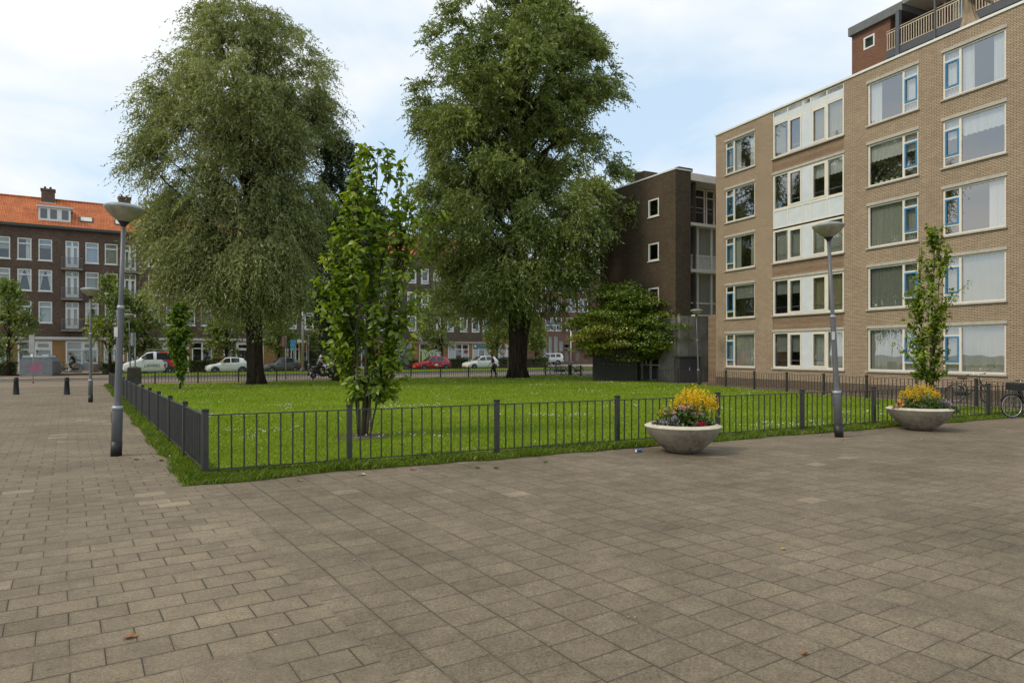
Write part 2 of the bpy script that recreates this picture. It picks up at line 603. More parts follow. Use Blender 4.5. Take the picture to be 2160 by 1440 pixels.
M['maple'] = leaf_mat('maple_leaves', (0.085, 0.15, 0.008), (0.18, 0.255, 0.013), (0.36, 0.24, 0.04), transl=0.33)
M['hedge'] = leaf_mat('hedge_leaves', (0.035, 0.075, 0.008), (0.085, 0.145, 0.012), (0.14, 0.20, 0.02), transl=0.25)


# ---------------------------------------------------------------- camera, world, sun
cam = bpy.data.cameras.new('camera')
cam.lens, cam.sensor_width, cam.sensor_fit = 24.0, 36.0, 'HORIZONTAL'
cam.shift_y = (HZ - 720) / 2160
cam.clip_end, cam.clip_start = 2000, 0.1
co = link('camera', cam)
co.location = (0, 0, CH)
co.rotation_euler = (R(90), 0, 0)
S.camera = co

W = bpy.data.worlds.new('World')
S.world = W
W.use_nodes = True
wt = W.node_tree
wt.nodes.clear()


def wn(typ, **kw):
    nd = wt.nodes.new('ShaderNode' + typ)
    for k, v in kw.items():
        setattr(nd, k, v)
    return nd


SUN_EL, SUN_AZ = R(48), math.atan2(-0.82, -0.40)
sky = wn('TexSky', sky_type='NISHITA')
sky.sun_disc = False
sky.sun_elevation, sky.sun_rotation = SUN_EL, SUN_AZ
sky.air_density, sky.dust_density, sky.ozone_density = 1.0, 1.5, 1.0
tc = wn('TexCoord')
sep = wn('SeparateXYZ')
wt.links.new(tc.outputs['Generated'], sep.inputs[0])


def wm(op, a, b):
    nd = wn('Math', operation=op)
    for s, v in zip(nd.inputs, (a, b)):
        if hasattr(v, 'is_output'):
            wt.links.new(v, s)
        else:
            s.default_value = v
    return nd.outputs[0]


den = wm('ADD', wm('MAXIMUM', sep.outputs[2], 0.0), 0.22)
cb = wn('CombineXYZ')
wt.links.new(wm('DIVIDE', sep.outputs[0], den), cb.inputs[0])
wt.links.new(wm('DIVIDE', sep.outputs[1], den), cb.inputs[1])
cb.inputs[2].default_value = 3.7
nz1 = wn('TexNoise')
nz1.inputs['Scale'].default_value, nz1.inputs['Detail'].default_value, nz1.inputs['Roughness'].default_value = 1.25, 7, 0.52
nz1.inputs['Distortion'].default_value = 0.25
wt.links.new(cb.outputs[0], nz1.inputs['Vector'])
rp = wn('ValToRGB')
rp.color_ramp.elements[0].position, rp.color_ramp.elements[1].position = 0.40, 0.64
wt.links.new(nz1.outputs[0], rp.inputs[0])
nz2 = wn('TexNoise')
nz2.inputs['Scale'].default_value, nz2.inputs['Detail'].default_value = 2.6, 5
wt.links.new(cb.outputs[0], nz2.inputs['Vector'])
rp2 = wn('ValToRGB')
rp2.color_ramp.elements[0].position, rp2.color_ramp.elements[1].position = 0.3, 0.7
rp2.color_ramp.elements[0].color = (6.7, 6.75, 6.7, 1)
rp2.color_ramp.elements[1].color = (7.5, 7.4, 7.2, 1)
wt.links.new(nz2.outputs[0], rp2.inputs[0])
# thin high cloud whitens the whole dome
veil = wn('Mix', data_type='RGBA')
veil.inputs[0].default_value = 0.82
wt.links.new(sky.outputs[0], veil.inputs[6])
veil.inputs[7].default_value = (4.5, 5.75, 6.95, 1)
mx = wn('Mix', data_type='RGBA')
wt.links.new(rp.outputs[0], mx.inputs[0])
wt.links.new(veil.outputs[2], mx.inputs[6])
wt.links.new(rp2.outputs[0], mx.inputs[7])
bg = wn('Background')
bg.inputs[1].default_value = 0.125
wt.links.new(mx.outputs[2], bg.inputs[0])
wo = wn('OutputWorld')
wt.links.new(bg.outputs[0], wo.inputs[0])

sl = bpy.data.lights.new('sun', 'SUN')
sl.energy, sl.angle, sl.color = 1.5, R(13), (1.0, 0.89, 0.72)
so = link('sun', sl)
dirv = Vector((math.sin(SUN_AZ) * math.cos(SUN_EL), math.cos(SUN_AZ) * math.cos(SUN_EL), math.sin(SUN_EL)))
so.rotation_euler = dirv.to_track_quat('Z', 'Y').to_euler()
so.location = (-10, -10, 30)

S.view_settings.view_transform = 'Standard'
S.view_settings.look = 'None'
S.view_settings.exposure = 0.27
S.view_settings.gamma = 1.0
S.view_settings.use_curve_mapping = False
S.cycles.max_bounces = 6
S.cycles.transparent_max_bounces = 12
S.cycles.diffuse_bounces = 3
S.cycles.glossy_bounces = 3
S.cycles.transmission_bounces = 4
S.cycles.caustics_reflective = False
S.cycles.caustics_refractive = False
# ================================================================ ground plan
EU, EV = Vector((0.838, 0.546)), Vector((-0.546, 0.838))
TO, TX = Vector((-44.9, 62.9)), Vector((0.8475, 0.5306))      # terrace base line
TN = Vector((0.5306, -0.8475))                                # from the terrace towards the square


def tn(t, n):
    return TO + TX * t + TN * n


def at_n(px, n):
    O = TO + TN * n
    return O + TX * on_line(O, TX, px)


def t_of(p):
    return (p - TO).dot(TX)


A = gp(434, 1006.5)                     # near left corner of the lawn fence
B = gp(231, 812)                        # far left corner
C = dp(1200, 56.5)                      # far right corner
R1 = dp(2060, 23.6)
FR = gp(2085, 880)                      # a post of the front fence near the right edge
fu = (FR - A).normalized()
lu = (B - A).normalized()
ru = (R1 - C).normalized()
# E: front and right fence meet
_m = Matrix(((fu.x, -ru.x), (fu.y, -ru.y)))
_s = _m.inverted() @ (C - A)
E = A + fu * _s[0]


def sheet(name, pts, z, mat, kind='structure', label=None):
    mb = MB()
    mb.add([(p[0], p[1], z) for p in pts], [tuple(range(len(pts)))])
    o = mb.build(name, mat)
    return tag(o, label, None, None, kind)


def uv(u, v):
    return EU * u + EV * v


U0 = 1.62
far_n = 32.4


def v_at_n(u, n):
    # point on line u=const with terrace offset n
    P = EU * u
    return ((P - TO).dot(TN) - n) / (-(EV.dot(TN)))


sheet('ground', [(-400, -60), (500, -60), (500, 700), (-400, 700)], -0.16, M['asphalt'])
sheet('path_paving', [uv(-70, -14), uv(U0, -14), uv(U0, v_at_n(U0, far_n)), uv(-70, v_at_n(-70, far_n))], 0.0, M['path'])
sheet('plaza_paving', [uv(U0, -14), uv(62, -14), uv(62, 48), uv(U0, 48)], -0.004, M['plaza'])
sheet('footpath', [tn(-60, far_n), tn(140, far_n), tn(140, 23.5), tn(-60, 23.5)], 0.004, M['band'])
sheet('footpath_strip', [tn(22, 30.6), tn(140, 30.6), tn(140, 27.2), tn(22, 27.2)], 0.008, M['foot'])
sheet('road', [tn(-90, 23.5), tn(220, 23.5), tn(220, 19.35), tn(-90, 19.35)], -0.02, M['asphalt'])
sheet('parking_lane', [tn(-90, 13.4), tn(220, 13.4), tn(220, 9.6), tn(-90, 9.6)], 0.012, M['band'])
sheet('pavement', [tn(-90, 9.6), tn(140, 9.6), tn(140, -0.5), tn(-90, -0.5)], 0.10, M['foot'])
sheet('side_street', [tn(76, 60), tn(200, 60), tn(200, 24), tn(76, 24)], 0.002, M['foot'])
k = MB()
dd = math.atan2(TX.y, TX.x)
k = MB()
k.box(-60, 140, -0.10, 0.10, -0.02, 0.02)
k.build('kerb', M['kerb'], loc=(*tn(0, far_n), 0), rot=(0, 0, dd))['kind'] = 'structure'
k = MB()
k.box(-90, 200, -0.12, 0.12, -0.03, 0.045)
k.build('kerb', M['kerb'], loc=(*tn(0, 23.4), 0), rot=(0, 0, dd))['kind'] = 'structure'
k = MB()
for t0, t1 in ((-90, -2.3), (6.5, 90)):
    k.box(t0, t1, -0.12, 0.12, -0.03, 0.12)
k.build('kerb', M['kerb'], loc=(*tn(0, 19.3), 0), rot=(0, 0, dd))['kind'] = 'structure'
sheet('crossing', [tn(-2.3, 19.4), tn(6.5, 19.4), tn(6.5, 13.4), tn(-2.3, 13.4)], 0.02, M['band'])


# ---------------------------------------------------------------- grass
def in_poly(P, poly):
    x, y = P[:, 0], P[:, 1]
    ins = np.zeros(len(P), bool)
    n = len(poly)
    for i in range(n):
        x0, y0 = poly[i]
        x1, y1 = poly[(i + 1) % n]
        c = ((y0 > y) != (y1 > y)) & (x < (x1 - x0) * (y - y0) / (y1 - y0 + 1e-12) + x0)
        ins ^= c
    return ins


def blades(name, P, hgt, wid, mat, lean=0.5, z=0.0, tint_bias=0.0):
    n = len(P)
    az = RNG.uniform(0, 2 * np.pi, n)
    fa = RNG.uniform(0, 2 * np.pi, n)
    hh = hgt * RNG.uniform(0.5, 1.25, n)
    w = wid * RNG.uniform(0.6, 1.3, n)
    ln = hh * lean * RNG.uniform(0.1, 1.2, n)
    b = np.column_stack([P[:, 0], P[:, 1], np.full(n, z)])
    s = np.column_stack([np.cos(fa), np.sin(fa), np.zeros(n)]) * (w / 2)[:, None]
    d = np.column_stack([np.cos(az) * ln, np.sin(az) * ln, np.zeros(n)])
    v0, v1 = b - s, b + s
    v2 = b + d * 0.35 + s * 0.7 + np.column_stack([np.zeros(n), np.zeros(n), hh * 0.6])
    v3 = b + d + np.column_stack([np.zeros(n), np.zeros(n), hh])
    V = np.stack([v0, v1, v2, v3], 1).reshape(-1, 3)
    Fc = np.arange(4 * n).reshape(n, 4)
    t = np.clip(RNG.normal(0.5 + tint_bias, 0.2, n), 0, 1)
    return np_mesh(name, V, Fc, mat, tint=np.repeat(t, 4))


corner_tip = gp(430, 1036)
out = Vector((fu.y, -fu.x))
if out.dot(-A) < 0:
    out = -out
lout = Vector((-lu.y, lu.x))
if lout.x > 0:
    lout = -lout
# front grass edge of slightly uneven width
front_edge = []
L = (E - A).length
for i in range(61):
    s = i / 60 * (L - 0.3)
    w = 0.44 + 0.07 * math.sin(i * 0.9) * math.sin(i * 0.37) + 0.04 * math.sin(i * 2.3) + (0.16 if i < 3 else 0) - 0.08 * (i / 60)
    front_edge.append(A + fu * s + out * w)
left_edge = []
LL = (B - A).length
for i in range(61):
    s = i / 60 * LL
    w = 0.34 + 0.07 * math.sin(i * 1.3) * math.sin(i * 0.51) + 0.03 * math.sin(i * 2.9) - 0.12 * (i / 60)
    left_edge.append(A + lu * s + lout * w)
cornerp = A + out * 0.60 + lout * 0.34
lawn_poly = left_edge[::-1] + [cornerp] + front_edge + [E - ru * 0.15, C]
ctr = sum(((p) for p in (A, B, C, E)), Vector((0, 0))) / 4
def rim_sheet(name, poly, z, mat, label):
    m_ = MB()
    n_ = len(poly)
    m_.add([(p[0], p[1], z) for p in poly] + [(p[0], p[1], -0.02) for p in poly],
           [tuple(range(n_))] + [(i, (i + 1) % n_, n_ + (i + 1) % n_, n_ + i) for i in range(n_)])
    return tag(m_.build(name, mat), label, None, None, 'structure')


rim_sheet('grass_border', lawn_poly, 0.012, M['border'], 'earthy grass border outside the fence')
ip = [B + lout * 0.05, A + lout * 0.05 + out * 0.05, E + out * 0.05, C]
rim_sheet('lawn', ip, 0.02, M['lawn'], 'broad mown lawn inside the low fence')
LP = [(p[0], p[1]) for p in lawn_poly]
xs, ys = [p[0] for p in LP], [p[1] for p in LP]


def scatter(n, dmin, dmax, fall):
    """random points on the lawn seen by the camera, thinning with distance"""
    d = dmin + (dmax - dmin) * RNG.uniform(0, 1, n) ** fall
    r = RNG.uniform(-0.80, 0.86, n)
    P = np.column_stack([r * d, d])
    return P[in_poly(P, LP)]


P = np.vstack([scatter(150000, 8, 20, 0.9), scatter(120000, 18, 40, 0.8), scatter(50000, 36, 58, 0.8)])
for c_, r_ in ((gp(765, 922), 0.55), (gp(379, 821), 0.6), (gp(538, 811), 1.0), (gp(1092, 797), 1.2)):
    P = P[np.hypot(P[:, 0] - c_.x, P[:, 1] - c_.y) > r_ * RNG.uniform(0.75, 1.1, len(P))]
patch = np.array([mnoise.noise((x * 0.55, y * 0.55, 0.3)) for x, y in P])
dist = P[:, 1]
tuft = blades('lawn_grass', P, (0.042 + 0.018 * np.clip(patch, -0.5, 1)) * (1 + dist / 60), 0.008 + dist * 0.0007, M['blade'], 0.7, 0.016, 0.0)
tag(tuft, 'short bright green grass of the mown lawn', 'grass', None, 'stuff')

# long unmown grass along the fence lines and the corner
E1 = []
for s, q in ((L, (A, fu, out)), (LL, (A, lu, lout))):
    O, u_, o_ = q
    n = 34000 if u_ is fu else 19000
    a = RNG.uniform(0, 1, n) ** 1.15 * s
    w = RNG.uniform(-0.22, 0.66 if u_ is fu else 0.54, n)
    E1.append(np.array([[O.x + u_.x * i + o_.x * j, O.y + u_.y * i + o_.y * j] for i, j in zip(a, w)]))
# thick weeds around the near corner post
a = RNG.uniform(0, 2 * np.pi, 2600)
rr = np.abs(RNG.normal(0, 0.26, 2600))
E1.append(np.column_stack([A.x + out.x * 0.22 + np.cos(a) * rr, A.y + out.y * 0.22 + np.sin(a) * rr]))
E1 = np.vstack(E1)
# let tufts spill a little over the paving in an uneven line
cen = np.array([ctr.x, ctr.y])
E1 = E1[in_poly(E1 + (cen - E1) / np.linalg.norm(cen - E1, axis=1)[:, None] * RNG.uniform(0.0, 0.09, len(E1))[:, None], LP)]
eg = blades('edge_grass', E1, 0.06 + 0.085 * np.clip(np.array([mnoise.noise((x * 1.3, y * 1.3, 5)) for x, y in E1]) + 0.3, 0, 1), 0.012, M['rough_blade'], 0.8, 0.012)
tag(eg, 'long unmown grass and weeds growing along the fence foot', 'grass', None, 'stuff')

# white clover heads
Q = np.vstack([scatter(26000, 9, 24, 0.85), scatter(42000, 20, 58, 0.75)])
nv = np.array([mnoise.noise((x * 0.42, y * 0.42, 9.1)) + 0.7 * mnoise.noise((x * 1.7, y * 1.7, 2.2)) for x, y in Q])
Q = Q[(nv + RNG.uniform(-0.35, 0.35, len(nv))) > 0.66]
n = len(Q)
rad = RNG.uniform(0.009, 0.019, n) * (1 + Q[:, 1] / 90)
zc = RNG.uniform(0.04, 0.085, n)
octa = np.array([[1, 0, 0], [0, 1, 0], [-1, 0, 0], [0, -1, 0], [0, 0, 0.8], [0, 0, -0.8]], float)
V = octa[None] * rad[:, None, None] + np.column_stack([Q, zc])[:, None, :]
of = np.array([[0, 1, 4], [1, 2, 4], [2, 3, 4], [3, 0, 4], [1, 0, 5], [2, 1, 5], [3, 2, 5], [0, 3, 5]])
Fc = (of[None] + (np.arange(n) * 6)[:, None, None]).reshape(-1, 3)
cl = np_mesh('clover_flowers', V.reshape(-1, 3), Fc, M['daisy'])
tag(cl, 'small white clover and daisy heads scattered over the lawn', 'flowers', None, 'stuff')

# verge beyond the road
vg = MB()
for t0, t1 in ((-90, -2.3), (6.5, 88)):
    vg.box(t0, t1, 0, 5.75, -0.02, 0.13)
vo = vg.build('grass_verge', M['lawn'], loc=(*tn(0, 19.2), 0), rot=(0, 0, dd))
vo['kind'] = 'structure'
tv = RNG.uniform(-12, 85, 60000)
tv = tv[(tv < -2.4) | (tv > 6.6)]
nvv = RNG.uniform(13.5, 19.05, len(tv))
PV = np.column_stack([TO.x + TX.x * tv + TN.x * nvv, TO.y + TX.y * tv + TN.y * nvv])
vgb = blades('verge_grass', PV, 0.07, 0.05, M['blade'], 0.6, 0.128, 0.15)
tag(vgb, 'short grass of the verge between road and parked cars', 'grass', None, 'stuff')


# ---------------------------------------------------------------- low railings
def fence(name, label, P0, P1, posts, h0, h1, rail=True, nbar=None):
    u_ = (P1 - P0).normalized()
    rz = math.atan2(u_.y, u_.x)
    LN = (P1 - P0).length
    root = thing(name, label, 'fence', (*P0, 0), rz)
    hh = lambda s: h0 + (h1 - h0) * s / LN
    pm, cm = MB(), MB()
    pm.box(-0.04, 0.04, -0.04, 0.04, -0.05, 1.0)
    cm.box(-0.046, 0.046, -0.046, 0.046, 0, 0.035, bev=0.008)
    me_p = me_c = None
    for s in posts:
        if me_p is None:
            p = pm.build('post', M['dark_metal'], root)
            c = cm.build('cap', M['cap_black'], p)
            me_p, me_c = p.data, c.data
        else:
            p = link('post', me_p, root)
            c = link('cap', me_c, p)
        p.location = (s, 0, 0)
        p.scale = (1, 1, hh(s))
        c.location = (0, 0, 1.0)
        c.scale = (1, 1, 1 / hh(s))
    for s0, s1 in zip(posts[:-1], posts[1:]):
        mb = MB()
        a, b = s0 + 0.042, s1 - 0.042
        ha, hb = hh(s0), hh(s1)
        top, bot = 0.935, 0.105
        for zz in (top, bot):
            mb.add([(a, -0.02, ha * zz), (b, -0.02, hb * zz), (b, 0.02, hb * zz), (a, 0.02, ha * zz),
                    (a, -0.02, ha * zz + 0.016), (b, -0.02, hb * zz + 0.016), (b, 0.02, hb * zz + 0.016), (a, 0.02, ha * zz + 0.016)],
                   [(3, 2, 1, 0), (4, 5, 6, 7), (0, 1, 5, 4), (1, 2, 6, 5), (2, 3, 7, 6), (3, 0, 4, 7)])
        nb = max(2, round((s1 - s0) / 0.180))
        for i in range(1, nb):
            x = s0 + (s1 - s0) * i / nb
            h = hh(x)
            mb.tube([(x + random.uniform(-0.004, 0.004), 0, h * bot + 0.015), (x + random.uniform(-0.004, 0.004), 0, h * top)], 0.0135, 6, cap=False)
        mb.build('railing_panel', M['dark_metal'], root)
    return root


Lf = (E - A).length
ps = [0.0] + [on_line(A, fu, q) for q in (737, 1048, 1302, 1514, 1692, 1843, 1970, 2085)]
while ps[-1] + 2.4 < Lf - 1.0:
    ps.append(ps[-1] + 2.4)
ps.append(Lf)
fence('front_fence', 'low anthracite bar fence along the front edge of the lawn beside the planters', A, E, ps, 1.0, 0.96)
nl = 15
fence('path_fence', 'low anthracite bar fence seen end on beside the paved path', A, B, [0.09] + [LL * i / nl for i in range(1, nl)] + [LL - 0.09], 1.0, 0.73)
LC = (C - B).length
fence('road_fence', 'low dark bar fence along the far road side of the lawn', B, C, [LC * i / 14 for i in range(15)], 0.73, 0.82)
LR = (E - C).length
nr = 16
fence('walk_fence', 'low dark bar fence in front of the beige apartment block', C, E, [0.1] + [LR * i / nr for i in range(1, nr)] + [LR - 0.1], 0.82, 0.96)
# ================================================================ buildings
def wall_grid(mb, x0, x1, z0, z1, ops, y=0.0, rev=0.12, mi=0, rmi=None):
    """front wall in the plane y with rectangular openings (x0,x1,z0,z1) and their reveals"""
    xs_ = sorted({x0, x1, *[v for o in ops for v in o[:2]]})
    zs_ = sorted({z0, z1, *[v for o in ops for v in o[2:4]]})
    xs_ = [v for v in xs_ if x0 - 1e-6 <= v <= x1 + 1e-6]
    zs_ = [v for v in zs_ if z0 - 1e-6 <= v <= z1 + 1e-6]
    for i in range(len(xs_) - 1):
        for j in range(len(zs_) - 1):
            a, b, c, d = xs_[i], xs_[i + 1], zs_[j], zs_[j + 1]
            cx, cz = (a + b) / 2, (c + d) / 2
            if any(o[0] < cx < o[1] and o[2] < cz < o[3] for o in ops):
                continue
            mb.quad((a, y, c), (b, y, c), (b, y, d), (a, y, d), mi)
    r = mi if rmi is None else rmi
    for a, b, c, d in [o[:4] for o in ops]:
        mb.quad((a, y, c), (a, y + rev, c), (b, y + rev, c), (b, y, c), r)
        mb.quad((a, y, d), (b, y, d), (b, y + rev, d), (a, y + rev, d), r)
        mb.quad((a, y, c), (a, y, d), (a, y + rev, d), (a, y + rev, c), r)
        mb.quad((b, y, c), (b, y + rev, c), (b, y + rev, d), (b, y, d), r)


def frame_bars(mb, x0, x1, z0, z1, w, y0, y1, vs=(), hs=(), mi=0):
    """outer frame plus mullions vs=(x,w) and transoms hs=(z, xa, xb, w)"""
    mb.box(x0, x0 + w, y0, y1, z0, z1, mi)
    mb.box(x1 - w, x1, y0, y1, z0, z1, mi)
    mb.box(x0 + w, x1 - w, y0, y1, z0, z0 + w, mi)
    mb.box(x0 + w, x1 - w, y0, y1, z1 - w, z1, mi)
    for x, ww in vs:
        mb.box(x - ww / 2, x + ww / 2, y0 + 0.002, y1 - 0.002, z0 + w, z1 - w, mi)
    for z, xa, xb, ww in hs:
        mb.box(xa, xb, y0 + 0.004, y1 - 0.004, z - ww / 2, z + ww / 2, mi)


def drape(mb, x0, x1, z0, z1, y, amp=0.025, wl=0.13, mi=0, scallop=0.0):
    n = max(4, int((x1 - x0) / wl * 6))
    ph = random.random() * 6
    vs, fs = [], []
    for i in range(n + 1):
        x = x0 + (x1 - x0) * i / n
        q = math.sin(ph + (x - x0) / wl * 2 * math.pi + 1.3 * math.sin(x * 3.1 + ph))
        zz = z0 + (scallop * abs(math.sin((x - x0) * 15.0)) if scallop else 0)
        vs += [(x, y + amp * q * 1.2, zz), (x, y + amp * q * 0.7, z1)]
    for i in range(n):
        fs.append((2 * i, 2 * i + 2, 2 * i + 3, 2 * i + 1))
    mb.add(vs, fs, mi, True)


def curtains(win, kind, mat, x0, x1, z0, z1, y=0.2):
    mb = MB()
    h, w = z1 - z0, x1 - x0
    if kind == 'full':
        drape(mb, x0, x1, z0, z1, y)
    elif kind == 'val':
        drape(mb, x0, x1, z0 + h * 0.58, z1, y, 0.012, 0.09, 0, 0.04)
    elif kind == 'sides':
        drape(mb, x0, x0 + w * 0.26, z0, z1, y)
        drape(mb, x1 - w * 0.3, x1, z0, z1, y)
    elif kind == 'left':
        drape(mb, x0, x0 + w * 0.33, z0, z1, y)
    elif kind == 'right':
        drape(mb, x1 - w * 0.4, x1, z0, z1, y)
    elif kind == 'blind':
        f = 0.42
        mb.box(x0, x1, y - 0.005, y + 0.005, z0 + h * (1 - f), z1)
    elif kind == 'half':
        mb.box(x0, x1, y - 0.005, y + 0.005, z0 + h * 0.45, z1)
    elif kind == 'solid':
        mb.box(x0, x1, y - 0.005, y + 0.005, z0, z1)
    elif kind == 'tied':
        for xa, s in ((x0, 1), (x1, -1)):
            vs, fs = [], []
            for i in range(13):
                z = z1 - h * i / 12
                ww = w * (0.5 - 0.42 * (i / 12) ** 0.7)
                vs += [(xa, y, z), (xa + s * ww * 0.5, y + 0.02 * (-1) ** i, z), (xa + s * ww, y, z)]
            for i in range(12):
                for k_ in range(2):
                    fs.append((3 * i + k_, 3 * i + k_ + 1, 3 * i + k_ + 4, 3 * i + k_ + 3))
            mb.add(vs, fs, 0, True)
    else:
        return None
    return mb.build('curtain' if kind not in ('blind', 'half', 'solid') else 'blind', mat, win)


# ---------------------------------------------------------------- beige apartment block (right)
BX = Vector((0.3976, -0.9175))
BY = Vector((-BX.y, BX.x))                       # into the building
_d = F / 35.26
BO = Vector(((1510 - 1080) / F * _d, _d))        # far corner of the facade
brz = math.atan2(BX.y, BX.x)
beige = thing('apartment_building', 'beige brick apartment block with blue casements at the right edge', 'building', (*BO, 0), brz)


def bx(px):
    return on_line(BO, BX, px)


BLEN = bx(2160) + 7.0
ZS = [1.05 + 2.80 * k_ for k_ in range(5)]
WH = 1.93
cols = {'A': (bx(1530), bx(1592)), 'B': (bx(1630), bx(1780)), 'C': (bx(1830), bx(1937)), 'D': (bx(1988), bx(2122))}
ROOF = 14.80
ops = []
for c_ in 'ACD':
    for z in ZS:
        ops.append((cols[c_][0], cols[c_][1], z, z + WH))
b0, b1 = cols['B']
BZ = {4: (12.25, ROOF - 0.06), 3: (8.49, 11.38), 2: (6.65, 8.49), 1: (3.85, 5.78), 0: (1.05, 2.98)}
ops.append((b0, b1, BZ[4][0], BZ[4][1]))
ops.append((b0, b1, BZ[2][0], BZ[3][1]))
ops.append((b0, b1, *BZ[1]))
ops.append((b0, b1, *BZ[0]))
wb = MB()
# recessed, red banded strips between the stacked bay windows
bands = [(b0, b1, BZ[3][1] + 0.12, BZ[4][0] - 0.03), (b0, b1, BZ[1][1] + 0.12, BZ[2][0] - 0.03), (b0, b1, BZ[0][1] + 0.12, BZ[1][0] - 0.03)]
wall_grid(wb, 0, BLEN, 0.45, ROOF, ops + bands, 0.0, 0.10, 0)
for a, b, c, d in bands:
    wb.quad((a, 0.03, c), (b, 0.03, c), (b, 0.03, d), (a, 0.03, d), 1)
# plinth
wb.box(-0.01, BLEN, -0.02, 0.3, -0.1, 0.45, 2)
# gable ends, back and banded low return on the left
wb.quad((0, 0, 0.45), (0, 11, 0.45), (0, 11, ROOF), (0, 0, ROOF), 0)
wb.quad((BLEN, 0, 0), (BLEN, 11, 0), (BLEN, 11, ROOF), (BLEN, 0, ROOF), 0)
wb.quad((0, 11, 0), (BLEN, 11, 0), (BLEN, 11, ROOF), (0, 11, ROOF), 0)
wb.box(-1.1, -0.003, 0.35, 1.2, 0, 4.2, 1)
wb.build('wall', [M['beige'], M['beige_red'], plain('plinth_brick', (0.13, 0.095, 0.065), 0.9, var=0.3, scale=12)], beige)
rf = MB()
rf.box(0.0, BLEN, 0.05, 11, ROOF - 0.3, ROOF - 0.12)
rf.build('roof', M['roof_felt'], beige)
tr = MB()
tr.box(-0.06, BLEN, -0.055, 0.22, ROOF, ROOF + 0.10)
tr.box(-0.06, 0.16, 0.22, 11, ROOF, ROOF + 0.10)
tr.build('roof_trim', M['white'], beige)
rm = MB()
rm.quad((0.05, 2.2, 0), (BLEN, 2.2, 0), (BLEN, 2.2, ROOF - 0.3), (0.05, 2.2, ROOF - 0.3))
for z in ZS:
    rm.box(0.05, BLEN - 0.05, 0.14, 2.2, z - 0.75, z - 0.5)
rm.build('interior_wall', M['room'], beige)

KINDS = {('A', 4): ('sides', 'cur_white'), ('A', 3): (None, None), ('A', 2): ('sides', 'cur_grey'), ('A', 1): ('blind', 'blind_grey'), ('A', 0): ('full', 'cur_grey'),
         ('C', 4): ('left', 'cur_white'), ('C', 3): ('val', 'cur_white'), ('C', 2): ('full', 'cur_grey'), ('C', 1): ('full', 'blind_grey'), ('C', 0): ('full', 'cur_grey'),
         ('D', 4): ('sides', 'cur_white'), ('D', 3): ('val', 'cur_white'), ('D', 2): ('right', 'cur_white'), ('D', 1): ('full', 'cur_grey'), ('D', 0): ('full', 'cur_grey')}


def lintel_sill(win, x0, x1, z0, z1, lint=True):
    if lint:
        mb = MB()
        mb.box(x0 - 0.05, x1 + 0.05, -0.03, 0.12, z1, z1 + 0.125)
        mb.build('lintel', M['stone_lintel'], win)
    mb = MB()
    mb.box(x0 - 0.07, x1 + 0.07, -0.075, 0.10, z0 - 0.06, z0)
    mb.build('sill', M['stone_lintel'], win)


def casement_window(col, fl):
    x0, x1 = cols[col]
    z0 = ZS[fl]
    z1 = z0 + WH
    w = MB()
    cw = (x1 - x0) * (0.285 if col in 'AD' else 0.29)
    left = col in 'AD'
    ca, cbb = (x0, x0 + cw) if left else (x1 - cw, x1)
    mx_ = cbb if left else ca
    y0, y1 = 0.045, 0.115
    t1, t2 = z0 + WH * 0.79, z0 + WH * 0.215
    frame_bars(w, x0, x1, z0, z1, 0.08, y0, y1, [(mx_, 0.10)], [(t1, ca + 0.05, cbb - 0.03, 0.07), (t2, ca + 0.05, cbb - 0.03, 0.07)])
    win = w.build('window', M['cream'], beige)
    k_ = MB()
    ia, ib = (ca + 0.081, cbb - 0.052) if left else (ca + 0.052, cbb - 0.081)
    frame_bars(k_, ia, ib, t2 + 0.03, t1 - 0.03, 0.065, 0.025, 0.085)
    k_.build('casement', M['blue_frame'], win)
    g = MB()
    pa, pb = (mx_ + 0.03, x1 - 0.06) if left else (x0 + 0.06, mx_ - 0.03)
    g.quad((pa, 0.085, z0 + 0.06), (pb, 0.085, z0 + 0.06), (pb, 0.085, z1 - 0.06), (pa, 0.085, z1 - 0.06))
    for a_, b_ in ((z0 + 0.06, t2 - 0.02), (t2 + 0.08, t1 - 0.08), (t1 + 0.02, z1 - 0.06)):
        g.quad((ia - 0.01, 0.075, a_), (ib + 0.01, 0.075, a_), (ib + 0.01, 0.075, b_), (ia - 0.01, 0.075, b_))
    g.build('pane', M['glass_b'], win)
    lintel_sill(win, x0, x1, z0, z1)
    kd, mt = KINDS[(col, fl)]
    if kd:
        if kd == 'val':
            curtains(win, 'val', M[mt], x0, x1, z0, z1)
        else:
            curtains(win, kd, M[mt], pa - 0.03, pb + 0.05, z0, z1)
        if kd in ('full', 'left', 'sides', 'right') and not (col == 'D' and fl == 2):
            curtains(win, 'full', M[mt], ca, cbb, z0, z1)
    return win


for c_ in 'ACD':
    for fl in range(5):
        casement_window(c_, fl)


